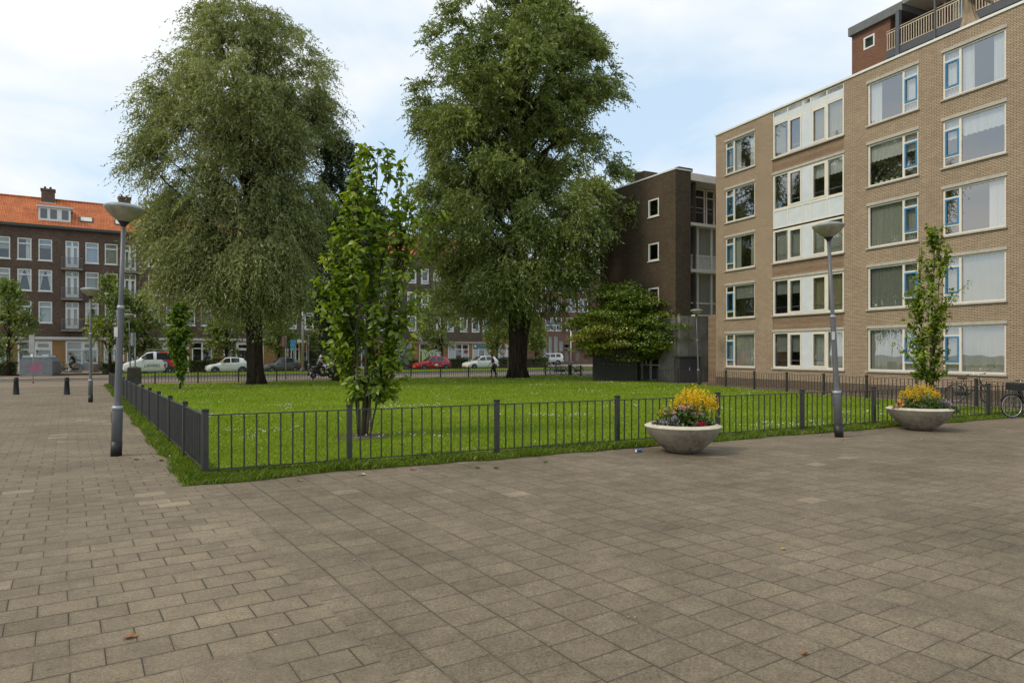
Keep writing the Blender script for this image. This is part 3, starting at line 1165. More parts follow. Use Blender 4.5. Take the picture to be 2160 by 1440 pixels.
def bay_window(fl):
    z0 = BZ[fl][0]
    z1 = {4: 14.12, 3: 11.38, 2: 8.40, 1: 5.78, 0: 2.98}[fl]
    if fl == 3:
        z0 = 9.45
    mid = (bx(1692) + bx(1710)) / 2
    mw = bx(1710) - bx(1692)
    w = MB()
    y0, y1 = 0.03, 0.11
    vs_ = [(bx(1662), 0.11), (bx(1743.5), 0.11)]
    frame_bars(w, b0, b1, z0, z1, 0.10, y0, y1, vs_, ())
    win = w.build('window', M['cream'], beige)
    pm = MB()
    pm.box(mid - mw / 2 - 0.05, mid + mw / 2 + 0.05, 0.02, 0.112, z0 + 0.07, z1 - 0.07)
    pm.build('mullion_panel', M['panel'], win)
    # opening sashes
    s = MB()
    for a_, b_ in ((bx(1662) + 0.05, mid - mw / 2 - 0.06), (mid + mw / 2 + 0.06, bx(1743.5) - 0.05)):
        frame_bars(s, a_, b_, z0 + 0.09, z1 - 0.09, 0.085, 0.012, 0.07)
    s.build('sash', M['cream'], win)
    g = MB()
    for a_, b_ in ((b0 + 0.07, mid - mw / 2 - 0.04), (mid + mw / 2 + 0.04, b1 - 0.07)):
        g.quad((a_, 0.08, z0 + 0.07), (b_, 0.08, z0 + 0.07), (b_, 0.08, z1 - 0.07), (a_, 0.08, z1 - 0.07))
    g.build('pane', M['glass_b'], win)
    if fl not in (3,):
        lintel_sill(win, b0, b1, z0, z1, fl not in (4, 2))
    else:
        lt = MB()
        lt.box(b0 - 0.05, b1 + 0.05, -0.03, 0.12, z1, z1 + 0.125)
        lt.build('lintel', M['stone_lintel'], win)
    r_ = MB()
    for a_, b_ in ((b0 + 0.08, mid - mw / 2 - 0.05), (mid + mw / 2 + 0.05, b1 - 0.08)):
        r_.tube([(a_, 0.135, z0 + 0.42), (b_, 0.135, z0 + 0.42)], 0.014, 6)
    r_.build('guard_rail', M['steel'], win)
    L_, R_ = (b0, mid - mw / 2), (mid + mw / 2, b1)
    kinds = {4: (('left', 'cur_yel'), ('full', 'cur_yel')), 3: ((None, 0), ('val', 'cur_white')), 2: (('full', 'cur_grey'), ('full', 'cur_grey')),
             1: (('blind', 'blind_grey'), ('full', 'cur_yel')), 0: (('half', 'blind_grey'), ('full', 'cur_grey'))}[fl]
    for (xa, xb), (kd, mt) in zip((L_, R_), kinds):
        if kd:
            curtains(win, kd, M[mt], xa + 0.05, xb - 0.05, z0, z1, 0.22)


for fl in range(5):
    bay_window(fl)
# white infill panels above the top bay and between the two middle ones
for z0, z1 in ((14.12, ROOF - 0.06), (8.49, 9.45)):
    pn = MB()
    edges = [b0 + 0.03, bx(1661), bx(1693), bx(1709), bx(1743.5), b1 - 0.03]
    for a_, b_ in zip(edges[:-1], edges[1:]):
        pn.box(a_ + 0.035, b_ - 0.035, 0.05, 0.11, z0 + 0.04, z1 - 0.04)
    p_ = pn.build('spandrel_panel', M['panel'], beige)
    tb = MB()
    for e_ in edges:
        tb.box(e_ - 0.035, e_ + 0.035, 0.022, 0.108, z0, z1)
    for zz in (z0 + 0.0, z1 - 0.045):
        for a_, b_ in zip(edges[:-1], edges[1:]):
            tb.box(a_ + 0.035, b_ - 0.035, 0.025, 0.106, zz, zz + 0.045)
    tb.build('batten', M['cream'], p_)

# things on the window sills of the beige block
def world_b(x, y, z):
    p = BO + BX * x + BY * y
    return (p.x, p.y, z)


M['pot_clay'] = plain('pot_clay', (0.42, 0.36, 0.20), 0.7)
M['pot_white'] = plain('pot_white', (0.68, 0.66, 0.58), 0.5)
M['pot_pink'] = plain('pot_pink', (0.45, 0.22, 0.33), 0.6)
M['pot_green'] = plain('pot_green', (0.38, 0.43, 0.25), 0.6)


def leaf_cloud(n, rx, ry, rz, c, ln, wd, up=0.3, hollow=0.3):
    th, ph = RNG.uniform(0, 2 * np.pi, n), np.arccos(RNG.uniform(-1, 1, n))
    r = RNG.uniform(hollow, 1, n) ** 0.5
    D = np.column_stack([np.sin(ph) * np.cos(th), np.sin(ph) * np.sin(th), np.cos(ph)])
    P_ = D * r[:, None] * np.array([rx, ry, rz]) + np.array(c)
    dr = D + RNG.normal(0, 0.6, (n, 3)) + np.array([0, 0, up])
    return leaf_quads(P_, dr, ln * RNG.uniform(0.6, 1.2, n), wd * RNG.uniform(0.7, 1.2, n))


def leaf_quads(P_, D, ln, wd, fold=0.0):
    n = len(P_)
    D = D / (np.linalg.norm(D, axis=1)[:, None] + 1e-9)
    Q_ = RNG.normal(0, 1, (n, 3))
    Sd = np.cross(D, Q_)
    Sd /= (np.linalg.norm(Sd, axis=1)[:, None] + 1e-9)
    ln, wd = np.broadcast_to(ln, (n,))[:, None], np.broadcast_to(wd, (n,))[:, None]
    m_ = P_ + D * ln * 0.42
    V = np.stack([P_, m_ + Sd * wd / 2, P_ + D * ln, m_ - Sd * wd / 2], 1).reshape(-1, 3)
    return V, np.arange(4 * n).reshape(n, 4)


def sill_pot(x, z, r, h, mat, plant, label, group):
    t = thing('flower_pot', label, 'flower pot', world_b(x, 0.30, z), brz, group)
    mb = MB()
    mb.lathe([(0.01, 0), (r * 0.75, 0), (r, h), (r * 0.9, h), (r * 0.85, h * 0.85), (0.01, h * 0.85)], n=14)
    mb.build('pot', M[mat], t)
    if plant == 'leafy':
        V, Fc = leaf_cloud(60, r * 1.1, r * 1.1, r * 1.2, (0, 0, h + r * 0.9), 0.07, 0.03)
        np_mesh('plant', V, Fc, M['hedge'], t, np.repeat(RNG.uniform(0.2, 0.9, 60), 4))
    elif plant == 'spiky':
        n = 26
        a_ = RNG.uniform(0, 6.28, n)
        e_ = RNG.uniform(0.5, 1.4, n)
        D = np.column_stack([np.cos(a_) * np.cos(e_), np.sin(a_) * np.cos(e_), np.sin(e_)])
        V, Fc = leaf_quads(np.tile([0, 0, h * 0.9], (n, 1)) + 0, D, RNG.uniform(0.25, 0.42, n), 0.035)
        np_mesh('plant', V, Fc, M['hedge'], t, np.repeat(RNG.uniform(0.3, 1, n), 4))
    elif plant == 'flowers':
        V, Fc = leaf_cloud(90, r * 1.6, r * 1.6, r * 1.3, (0, 0, h + r * 1.2), 0.06, 0.05)
        np_mesh('plant', V, Fc, M['cur_white'], t, np.repeat(RNG.uniform(0.3, 1, 90), 4))
    return t


cx0, cx1 = cols['C']
px_ = ['left end', 'second from left', 'middle', 'second from right', 'right end']
for i in range(5):
    sill_pot(cx0 + 0.22 + i * 0.27, ZS[3] + 0.07, 0.085, 0.15, ('pot_green', 'pot_white', 'pot_clay', 'pot_white', 'pot_clay')[i], 'leafy',
             'pale pot on the fourth floor sill, %s of its row' % px_[i], 'pots on the fourth floor sill')
vl = ['low wide vase', 'tall urn with dried flowers', 'slim pale urn', 'footed urn by the blue casement']
for i in range(4):
    sill_pot(cx0 + 0.24 + i * 0.34, ZS[1] + 0.07, (0.13, 0.10, 0.075, 0.10)[i], (0.18, 0.30, 0.26, 0.28)[i], 'pot_white', 'flowers',
             'white %s standing on the second floor sill' % vl[i], 'vases on the second floor sill')
dx0, dx1 = cols['D']
pl = [('pot_clay', 'leafy', 'brown pot with dark leaves'), ('pot_white', 'leafy', 'small white pot'), ('pot_pink', 'leafy', 'pink pot with trailing plant'), ('pot_clay', 'spiky', 'straw coloured pot with spiky plant')]
for i, (m_, p_, q_) in enumerate(pl):
    sill_pot(dx0 + (dx1 - dx0) * (0.44 + 0.115 * i), ZS[0] + 0.07, 0.11, 0.17, m_, p_, q_ + ' in the ground floor window behind the bicycle', 'plants in the ground floor window')

# ---------------------------------------------------------------- tan wooden sculpture standing on the beige roof
sx_ = bx(2023)
sc = thing('roof_sculpture', 'tan carved driftwood sculpture rising from the beige roof edge', 'sculpture', world_b(sx_, 0.75, ROOF + 0.02), brz)
mb = MB()
NS, NA = 26, 36
vs, fs = [], []
for i in range(NS + 1):
    q = i / NS
    z = -0.14 + 3.2 * q
    cxx = -0.10 - 0.10 * q + 0.28 * q ** 2 + 0.30 * max(0, 0.35 - q) ** 1.3
    wx = 0.16 + 0.62 * max(0, 0.42 - q) ** 1.5 * 1.9 + 0.22 * max(0, q - 0.55)
    for j in range(NA):
        a = 2 * math.pi * j / NA
        fold = 1 + 0.17 * math.sin(9 * a + 3 * q) * (1 - 0.4 * q) + 0.05 * math.sin(17 * a)
        vs.append((cxx + wx * fold * math.cos(a) * (1.25 if math.cos(a) > 0 and q < 0.4 else 1), wx * 0.8 * fold * math.sin(a), z))
for i in range(NS):
    for j in range(NA):
        k2 = (j + 1) % NA
        fs.append((i * NA + j, i * NA + k2, i * NA + NA + k2, i * NA + NA + j))
mb.add(vs, fs, 0, True)
mb.add([vs[NS * NA + j] for j in range(NA)], [tuple(range(NA))], 0)
wood = bark('driftwood', (0.20, 0.15, 0.09), (0.40, 0.31, 0.20))
mb.build('trunk', wood, sc)
mb = MB()
for k_ in range(5):
    o_ = 0.07 * (k_ - 2)
    mb.tube([(0.02, o_, 1.55 + 0.1 * k_), (0.32, o_ * 1.5, 1.72 + 0.03 * k_), (0.52, o_ * 1.6, 1.40), (0.70 + 0.03 * k_, o_, 0.95 - 0.03 * k_)], [0.2, 0.17, 0.13, 0.012], 8)
mb.build('wing', wood, sc)

# ---------------------------------------------------------------- gallery flats rising behind the beige roof
GOFF = 9.0
GO = BO + BY * GOFF
gl = thing('gallery_building', 'red brown gallery flats with railing rising behind the beige roof', 'building', (*GO, 0), brz)


def gx(px):
    return on_line(GO, BX, px)


def gz(px, py):
    p = GO + BX * gx(px)
    return z_at(py, p.y)


xa, xb = gx(1797), gx(1878)
ztop = gz(1797, 78)
GX1 = gx(2160) + 9
mb = MB()
wx0, wx1 = gx(1822), gx(1845)
wz0, wz1 = gz(1833, 102), gz(1833, 76)
wall_grid(mb, xa, xb, 10, ztop, [(wx0, wx1, wz0, wz1)], 0, 0.12)
mb.quad((xa, 0, 10), (xa, 9, 10), (xa, 9, ztop), (xa, 0, ztop))
mb.quad((xb, 0, 10), (xb, 4, 10), (xb, 4, ztop), (xb, 0, ztop))
# recessed gallery wall
gd = 1.9
mb.quad((xb, gd, 10), (GX1, gd, 10), (GX1, gd, ztop + 2.6), (xb, gd, ztop + 2.6))
mb.quad((GX1, gd, 10), (GX1, 9, 10), (GX1, 9, ztop + 2.6), (GX1, gd, ztop + 2.6))
mb.quad((xa, 9, 10), (GX1, 9, 10), (GX1, 9, ztop + 2.6), (xa, 9, ztop + 2.6))
mb.build('wall', M['tower'], gl)
mb = MB()
frame_bars(mb, wx0, wx1, wz0, wz1, 0.09, -0.02, 0.08)
w = mb.build('window', M['white'], gl)
mb = MB()
mb.quad((wx0, 0.05, wz0), (wx1, 0.05, wz0), (wx1, 0.05, wz1), (wx0, 0.05, wz1))
mb.build('pane', M['glass_dk'], w)
curtains(w, 'solid', M['cur_grey'], wx0, wx1, wz0, wz1, 0.12)
# heavy grey fascia over the stair tower, sloping soffit edge
fz0 = ztop
fz1 = ztop + 0.52
mb = MB()
mb.box(xa - 0.10, gx(1908), -0.22, 9, fz0, fz1)
mb.build('fascia', plain('grey_fascia', (0.15, 0.15, 0.145), 0.6, var=0.15), gl)
mb = MB()
mb.box(gx(1908) + 0.02, GX1, -0.5, 9, fz0 + 0.55, fz0 + 0.80)
mb.box(gx(1908) + 0.02, GX1, -0.2, gd, fz0 + 0.35, fz0 + 0.55, 1)
mb.build('roof', [plain('grey_edge', (0.17, 0.17, 0.165), 0.6), M['cream']], gl)
# gallery deck, posts
zdeck = gz(1900, 102)
mb = MB()
mb.box(xb + 0.003, GX1, -0.35, gd - 0.003, zdeck - 0.42, zdeck)
mb.build('gallery_deck', plain('slate_paint', (0.085, 0.088, 0.092), 0.6), gl)
for i, q in enumerate((1903, 1982, 2062)):
    mb = MB()
    r_ = 0.11 if i == 0 else 0.045
    mb.box(gx(q) - r_, gx(q) + r_, -0.42, -0.42 + 2 * r_, 10, fz0 + (0.0 if i == 0 else 0.6))
    mb.build('post', plain('slate_post', (0.10, 0.105, 0.11), 0.5), gl)
mb = MB()
M['rail_cream'] = plain('rail_cream', (0.62, 0.52, 0.36), 0.5)
xr = xb + 0.05
while xr < GX1:
    mb.box(xr, xr + 0.035, -0.345, -0.31, zdeck + 0.05, zdeck + 0.98)
    xr += 0.15
mb.box(xb + 0.01, GX1, -0.35, -0.30, zdeck + 0.98, zdeck + 1.03)
mb.box(xb + 0.01, GX1, -0.35, -0.30, zdeck + 0.03, zdeck + 0.065)
mb.box(xb + 0.01, GX1, -0.35, -0.31, zdeck + 1.12, zdeck + 1.15)
mb.build('railing', M['rail_cream'], gl)
for a_, b_ in ((1935, 1953), (2058, 2080)):
    d0, d1 = gx(a_) + 0.35, gx(b_) + 0.35
    mb = MB()
    frame_bars(mb, d0 - 0.08, d1 + 0.08, zdeck + 0.01, zdeck + 2.5, 0.08, gd - 0.05, gd + 0.02, (), [(zdeck + 2.1, d0, d1, 0.07)])
    dr_ = mb.build('door', M['cream'], gl)
    mb = MB()
    mb.box(d0, d1, gd - 0.025, gd - 0.01, zdeck + 0.1, zdeck + 2.05)
    mb.build('door_leaf', plain('red_door', (0.19, 0.028, 0.028), 0.45), dr_)
    mb = MB()
    mb.box(d0 + 0.25, d0 + 0.55, gd - 0.032, gd - 0.026, zdeck + 0.3, zdeck + 1.1)
    mb.build('door_panel', M['white'], dr_)
for a_, b_ in ((1962, 1996), (2022, 2044), (2086, 2115)):
    d0, d1 = gx(a_) + 0.3, gx(b_) + 0.3
    mb = MB()
    frame_bars(mb, d0, d1, zdeck + 0.35, zdeck + 2.3, 0.08, gd - 0.05, gd + 0.02, [((d0 + d1) / 2, 0.06)])
    w = mb.build('window', M['cream'], gl)
    mb = MB()
    mb.box(d0 + 0.06, d1 - 0.06, gd - 0.03, gd - 0.012, zdeck + 0.4, zdeck + 2.25)
    mb.build('pane', plain('painted_sky_pane', (0.55, 0.60, 0.62), 0.08, spec=0.8), w)  # opaque pane, the sky's reflection is painted into its pale colour
for q in (1900.5, 1912):
    x_ = gx(q) + 0.9
    mb = MB()
    mb.lathe([(0.12, 0), (0.12, 1.1), (0.17, 1.12), (0.17, 1.25), (0.02, 1.3)], (x_, 2.2, fz1), 12)
    mb.build('flue', plain('flue_cream%d' % q, (0.62, 0.55, 0.42), 0.6), gl)

# ---------------------------------------------------------------- dark brown block in the middle distance
_d = 43.6
KO = Vector(((1425 - 1080) / F * _d, _d))        # near corner
KL = Vector((-0.476, 0.879))                     # long side, away from the camera
KE = Vector((0.879, 0.476))                      # end face, to the right
krz = math.atan2(KE.y, KE.x)                     # local x along the end face, -x/.. ; long side is local +y
kb = thing('brown_building', 'dark brown brick block with small white windows behind the maple', 'building', (*KO, 0), krz)
KTOP = z_at(357, _d)


def ky(px):          # distance along the long side
    return on_line(KO, KL, px)


def kx(px):
    return on_line(KO, KE, px)


def kz_long(px, py):
    return z_at(py, (KO + KL * ky(px)).y)


LK = ky(1266)
xe = kx(1457)
mb = MB()
base_z = 4.15
opsK = []
for p0, p1, y0_, y1_ in ((1368, 1390, 457, 420), (1368, 1390, 550, 513), (1368, 1390, 642, 607)):
    opsK.append((ky(p1), ky(p0), kz_long(1379, y0_), kz_long(1379, y1_)))
yy = opsK[0][1] + 6.0
opsK += [(yy, yy + 0.95, o_[2], o_[3]) for o_ in opsK[:3]]
# long side lies in plane x=0 with local y running away: build as a wall_grid in (y,z) and swap
tmp = MB()
wall_grid(tmp, 0, LK, base_z, KTOP, opsK, 0.0, 0.12)
mb.add([(p[1], p[0], p[2]) for p in tmp.v], [tuple(reversed(f)) for f in tmp.f], 0)
mb.quad((0, 0, base_z), (xe, 0, base_z), (xe, 0, KTOP), (0, 0, KTOP))
mb.quad((xe, 0, base_z), (xe, 1.6, base_z), (xe, 1.6, KTOP), (xe, 0, KTOP))
mb.quad((0, LK, base_z), (12, LK, base_z), (12, LK, KTOP), (0, LK, KTOP))
mb.quad((0, 0, base_z), (0, LK, base_z), (12, LK, base_z), (12, 0, base_z))
mb.build('wall', M['brown'], kb)
mb = MB()
mb.box(-0.05, xe + 0.05, -0.05, LK, KTOP, KTOP + 0.09)
mb.box(xe + 0.05, 12, 0.3, LK, KTOP - 0.35, KTOP - 0.02, 0)
mb.build('roof', M['white'], kb)
mb = MB()
mb.quad((2.0, 0.3, 0), (2.0, LK, 0), (2.0, LK, KTOP), (2.0, 0.3, KTOP))
mb.build('interior_wall', M['room'], kb)
for i, o_ in enumerate(opsK):
    tmp = MB()
    frame_bars(tmp, o_[0], o_[1], o_[2], o_[3], 0.09, -0.02, 0.07)
    tmp.box(o_[0] - 0.06, o_[1] + 0.06, -0.07, 0.05, o_[2] - 0.06, o_[2])
    m2 = MB()
    m2.add([(p[1], p[0], p[2]) for p in tmp.v], [tuple(reversed(f)) for f in tmp.f])
    w = m2.build('window', M['white'], kb)
    m2 = MB()
    m2.quad((0.04, o_[0], o_[2]), (0.04, o_[1], o_[2]), (0.04, o_[1], o_[3]), (0.04, o_[0], o_[3]))
    m2.build('pane', M['glass'], w)
    if i == 2:
        m2 = MB()
        m2.box(0.15, 0.16, o_[0], o_[1], o_[2], o_[3])
        m2.build('blind', M['red_cloth'], w)
# chimneys on the far part
for yy, hh_ in ((ky(1337), 0.75), (ky(1408), 0.22)):
    mb = MB()
    mb.box(0.5, 1.7, yy - 0.5, yy + 0.5, KTOP + 0.09, KTOP + 0.09 + hh_)
    mb.build('chimney', M['brown'], kb)
# glazed loggia stack to the right of the corner
y_l = 0.55
x1_ = 7.5
for fl in range(3):
    zb = base_z + 0.15 + fl * 3.05
    zt = zb + 2.85
    if fl < 2:
        mb = MB()
        xm = [xe + 0.03, xe + 1.15, xe + 2.4, xe + 3.6]
        z_mid = zb + (0.85 if fl == 0 else 0.95)
        for a_, b_ in zip(xm[:-1], xm[1:]):
            frame_bars(mb, a_, b_, zb, zt, 0.06, y_l, y_l + 0.08, (), [(z_mid, a_ + 0.05, b_ - 0.05, 0.08)])
        w = mb.build('loggia', M['cream'], kb)
        mb = MB()
        mb.quad((xm[0], y_l + 0.05, z_mid), (xm[-1], y_l + 0.05, z_mid), (xm[-1], y_l + 0.05, zt), (xm[0], y_l + 0.05, zt))
        if fl == 0:
            mb.quad((xm[0], y_l + 0.05, zb), (xm[-1], y_l + 0.05, zb), (xm[-1], y_l + 0.05, z_mid), (xm[0], y_l + 0.05, z_mid))
        mb.build('pane', M['glass'], w)
        if fl == 1:
            mb = MB()
            mb.box(xm[0], xm[-1], y_l + 0.03, y_l + 0.06, zb + 0.05, z_mid - 0.03)
            mb.build('panel', plain('loggia_panel', (0.52, 0.50, 0.47), 0.5), w)
        curtains(w, 'full', M['cur_grey'], xm[0], xm[-1], zb, zt, y_l + 0.3)
    else:
        mb = MB()
        for a_, b_ in ((xe + 0.1, xe + 1.0), (xe + 1.75, xe + 2.7), (xe + 2.8, xe + 3.6)):
            frame_bars(mb, a_, b_, zb, zt - 0.2, 0.1, 1.5, 1.58, (), [(zb + 2.05, a_ + 0.05, b_ - 0.05, 0.07)])
        w = mb.build('balcony_door', M['cream'], kb)
        mb = MB()
        mb.quad((xe, 1.55, zb), (xe + 3.6, 1.55, zb), (xe + 3.6, 1.55, zt), (xe, 1.55, zt))
        mb.build('pane', M['glass_dk'], w)
        mb = MB()
        mb.box(xe + 1.02, xe + 1.72, 1.5, 1.7, zb, zt, 0)
        mb.build('pier', M['tower'], w)
        mb = MB()
        mb.tube([(xe + 0.02, y_l, zb + 1.05), (x1_, y_l, zb + 1.05)], 0.02, 6)
        mb.tube([(xe + 0.02, y_l, zb + 0.75), (x1_, y_l, zb + 0.75)], 0.012, 6)
        mb.build('balcony_rail', M['steel'], kb)
    mb = MB()
    mb.box(xe + 0.003, x1_, y_l - 0.25, 2.2, zb - 0.2, zb - 0.002)
    mb.build('floor_slab', M['cream'], kb)
mb = MB()
mb.box(xe + 0.003, x1_, 0.1, 2.2, KTOP - 0.5, KTOP - 0.02)
mb.build('loggia_roof', M['cream'], kb)
mb = MB()
mb.quad((xe, 2.25, base_z), (x1_ + 2, 2.25, base_z), (x1_ + 2, 2.25, KTOP - 0.4), (xe, 2.25, KTOP - 0.4))
mb.build('back_wall', M['brown'], kb)
# ground floor: glazing, concrete walls
mb = MB()
g0, g1 = ky(1392), ky(1336)
for yy in np.linspace(g1, g0, 4):
    mb.box(-0.06, 0.06, yy - 0.05, yy + 0.05, 0, base_z - 0.6)
for zz in (0.05, 1.05, 2.2, base_z - 0.62):
    mb.box(-0.05, 0.05, min(g0, g1), max(g0, g1), zz - 0.04, zz + 0.04)
w = mb.build('shop_window', M['cream'], kb)
mb = MB()
mb.quad((0, g0, 0), (0, g1, 0), (0, g1, base_z - 0.6), (0, g0, base_z - 0.6))
mb.build('pane', M['glass'], w)
mb = MB()
mb.box(0.9, 1.0, min(g0, g1), max(g0, g1), 1.2, 1.9)
mb.build('counter', M['red_cloth'], w)
mb = MB()
mb.box(-0.1, 0.25, max(g0, g1) + 0.05, max(g0, g1) + 0.75, 0, base_z - 0.01)
mb.box(-0.12, 0.3, min(g0, g1), max(g0, g1), base_z - 0.58, base_z - 0.02)
mb.box(-0.1, 2, -0.05, min(g0, g1) - 0.05, 0, base_z - 0.015)
mb.build('concrete_wall', M['concrete'], kb)
# concrete yard wall between the brown and the beige block
yw = thing('yard_wall', 'tall grey concrete wall between the brown and beige blocks', 'wall', (*KO, 0), krz)
mb = MB()
mb.box(0.02, kx(1487) + 0.1, -0.36, -0.11, 0, 4.22)
mb.build('panel', M['concrete'], yw)
mb = MB()
mb.box(kx(1457), kx(1487) + 0.14, -0.42, -0.06, 4.22, 4.32)
mb.build('coping', M['cream'], yw)
for fx in (0.75, 1.55):
    mb = MB()
    mb.box(fx, fx + 0.02, -0.366, -0.36, 0.05, 4.2)
    mb.build('joint', M['concrete_dk'], yw)
# ================================================================ the long dark terrace beyond the road
trz = math.atan2(TX.y, TX.x)


def tx(px):
    return on_line(TO, TX, px)


SILLS = (4.65, 7.60, 10.45)
GUT = 13.75
M['tiles'] = None


def tile_roof():
    t = NT('orange_roof_tiles')
    x, y, z = t.xyz(t.obj())[0:3]
    v = t.comb(x, t.math('MULTIPLY', z, 1.9), 0)
    br = t.n('TexBrick', offset=0.0)
    t.l(v, br.inputs['Vector'])
    br.inputs['Scale'].default_value = 1
    br.inputs['Brick Width'].default_value = 0.26
    br.inputs['Row Height'].default_value = 0.36
    br.inputs['Mortar Size'].default_value = 0.035
    br.inputs['Mortar Smooth'].default_value = 0.8
    t.inp(br.inputs['Color1'], (0.62, 0.185, 0.055))
    t.inp(br.inputs['Color2'], (0.50, 0.135, 0.045))
    t.inp(br.inputs['Mortar'], (0.20, 0.06, 0.03))
    n = t.noise(1.2, 4, t.obj())
    f = t.rng(n, 0.3, 0.7, 0.82, 1.15)
    c = t.mix(1.0, br.outputs[0], t.comb(f, f, f), 'MULTIPLY')
    w = t.math('SINE', t.math('MULTIPLY', x, 2 * math.pi / 0.26))
    t.principled(c, 0.75, spec=0.3, bump=t.math('ADD', w, br.outputs['Fac']), bstr=0.7, bdist=0.03)
    return t.mat


M['tiles'] = tile_roof()
M['fascia'] = plain('white_fascia', (0.62, 0.62, 0.60), 0.5, var=0.08)
M['gutter'] = plain('dark_gutter', (0.055, 0.065, 0.06), 0.6)


def t_window(bld, x0, x1, z0, z1, style, cur):
    w = MB()
    if style == 'a':
        tr_ = z0 + (z1 - z0) * 0.74
        frame_bars(w, x0, x1, z0, z1, 0.095, 0.02, 0.11, (), [(tr_, x0 + 0.09, x1 - 0.09, 0.10)])
        w.box(x0 - 0.06, x1 + 0.06, -0.06, 0.05, z0 - 0.08, z0 - 0.002)
    else:
        frame_bars(w, x0, x1, z0, z1, 0.17, -0.02, 0.11, (), [(z0 + 0.36, x0 + 0.16, x1 - 0.16, 0.15), (z1 - 0.36, x0 + 0.16, x1 - 0.16, 0.09)])
    win = w.build('window', M['white'], bld)
    g = MB()
    g.quad((x0 + 0.05, 0.08, z0 + 0.05), (x1 - 0.05, 0.08, z0 + 0.05), (x1 - 0.05, 0.08, z1 - 0.05), (x0 + 0.05, 0.08, z1 - 0.05))
    g.build('pane', M['glass'], win)
    if cur:
        curtains(win, cur[0], M[cur[1]], x0 + 0.04, x1 - 0.04, z0, z1, 0.2)
    return win


def t_balcony(bld, x0, x1, z0, z1, cur, bal=True):
    w = MB()
    xm = (x0 + x1) / 2
    tr_ = z1 - 0.52
    frame_bars(w, x0, x1, z0, z1, 0.09, 0.02, 0.11, [(xm, 0.12)], [(tr_, x0 + 0.085, x1 - 0.085, 0.10)])
    w.box(x0 + 0.09, xm - 0.06, 0.03, 0.10, z0 + 0.09, z0 + 0.32)
    w.box(xm + 0.06, x1 - 0.09, 0.03, 0.10, z0 + 0.09, z0 + 0.32)
    for a_, b_ in ((x0 + 0.09, xm - 0.06), (xm + 0.06, x1 - 0.09)):
        frame_bars(w, a_, b_, z0 + 0.09, tr_ - 0.05, 0.07, 0.01, 0.09)
    win = w.build('balcony_door', M['white'], bld)
    g = MB()
    g.quad((x0 + 0.05, 0.085, z0 + 0.05), (x1 - 0.05, 0.085, z0 + 0.05), (x1 - 0.05, 0.085, z1 - 0.05), (x0 + 0.05, 0.085, z1 - 0.05))
    g.build('pane', M['glass'], win)
    if cur:
        curtains(win, cur[0], M[cur[1]], x0 + 0.04, x1 - 0.04, z0, z1, 0.2)
    if bal:
        a_, b_ = x0 - 0.32, x1 + 0.32
        s = MB()
        s.box(a_, b_, -0.62, -0.003, z0 - 0.26, z0 - 0.12)
        bl = s.build('balcony', M['concrete'], bld)
        r_ = MB()
        n = 16
        for i in range(n + 1):
            x = a_ + 0.03 + (b_ - a_ - 0.06) * i / n
            r_.box(x - 0.011, x + 0.011, -0.60, -0.578, z0 - 0.12, z0 + 0.86)
        for x in (a_ + 0.03, b_ - 0.03):
            for j in range(1, 5):
                r_.box(x - 0.011, x + 0.011, -0.60 + j * 0.12, -0.58 + j * 0.12, z0 - 0.12, z0 + 0.86)
            r_.box(x - 0.018, x + 0.018, -0.575, -0.02, z0 + 0.86, z0 + 0.90)
        r_.box(a_, b_, -0.61, -0.57, z0 + 0.86, z0 + 0.90)
        r_.build('railing', plain('railing_grey', (0.22, 0.22, 0.21), 0.5), bl)


def terrace_shell(name, label, x0, x1, mat, rail_ops, depth=9.0, roof_mat=None):
    bld = thing(name, label, 'building', (*TO, 0), trz)
    mb = MB()
    wall_grid(mb, x0, x1, 3.30, GUT, rail_ops, 0.0, 0.13, 0)
    mb.quad((x0, 0, 0), (x0, depth, 0), (x0, depth, GUT), (x0, 0, GUT))
    mb.quad((x1, 0, 0), (x1, depth, 0), (x1, depth, GUT), (x1, 0, GUT))
    mb.quad((x0, depth, 0), (x1, depth, 0), (x1, depth, GUT), (x0, depth, GUT))
    for x in (x0, x1):
        mb.add([(x, 0, GUT), (x, depth, GUT), (x, depth / 2, 17.0)], [(0, 1, 2)])
    mb.build('wall', mat, bld)
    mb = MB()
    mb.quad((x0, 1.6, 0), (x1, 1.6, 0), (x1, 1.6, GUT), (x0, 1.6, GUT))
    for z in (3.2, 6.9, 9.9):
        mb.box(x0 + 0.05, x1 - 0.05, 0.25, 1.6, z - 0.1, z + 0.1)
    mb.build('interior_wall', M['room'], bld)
    mb = MB()
    h = depth / 2
    mb.add([(x0 - 0.1, -0.3, GUT - 0.02), (x1 + 0.1, -0.3, GUT - 0.02), (x1 + 0.1, h, 17.0), (x0 - 0.1, h, 17.0), (x1 + 0.1, depth + 0.3, GUT - 0.02), (x0 - 0.1, depth + 0.3, GUT - 0.02)],
           [(0, 1, 2, 3), (3, 2, 4, 5)])
    mb.tube([(x0 - 0.1, h, 17.02), (x1 + 0.1, h, 17.02)], 0.12, 8)
    roof = mb.build('roof', roof_mat or M['tiles'], bld)
    mb = MB()
    mb.box(x0 - 0.1, x1 + 0.1, -0.42, -0.02, GUT - 0.28, GUT - 0.04)
    mb.build('gutter', M['gutter'], bld)
    return bld, roof


XA0, XA1 = tx(-330), tx(584)
XB1 = tx(1040)
rnd = random.Random(3)
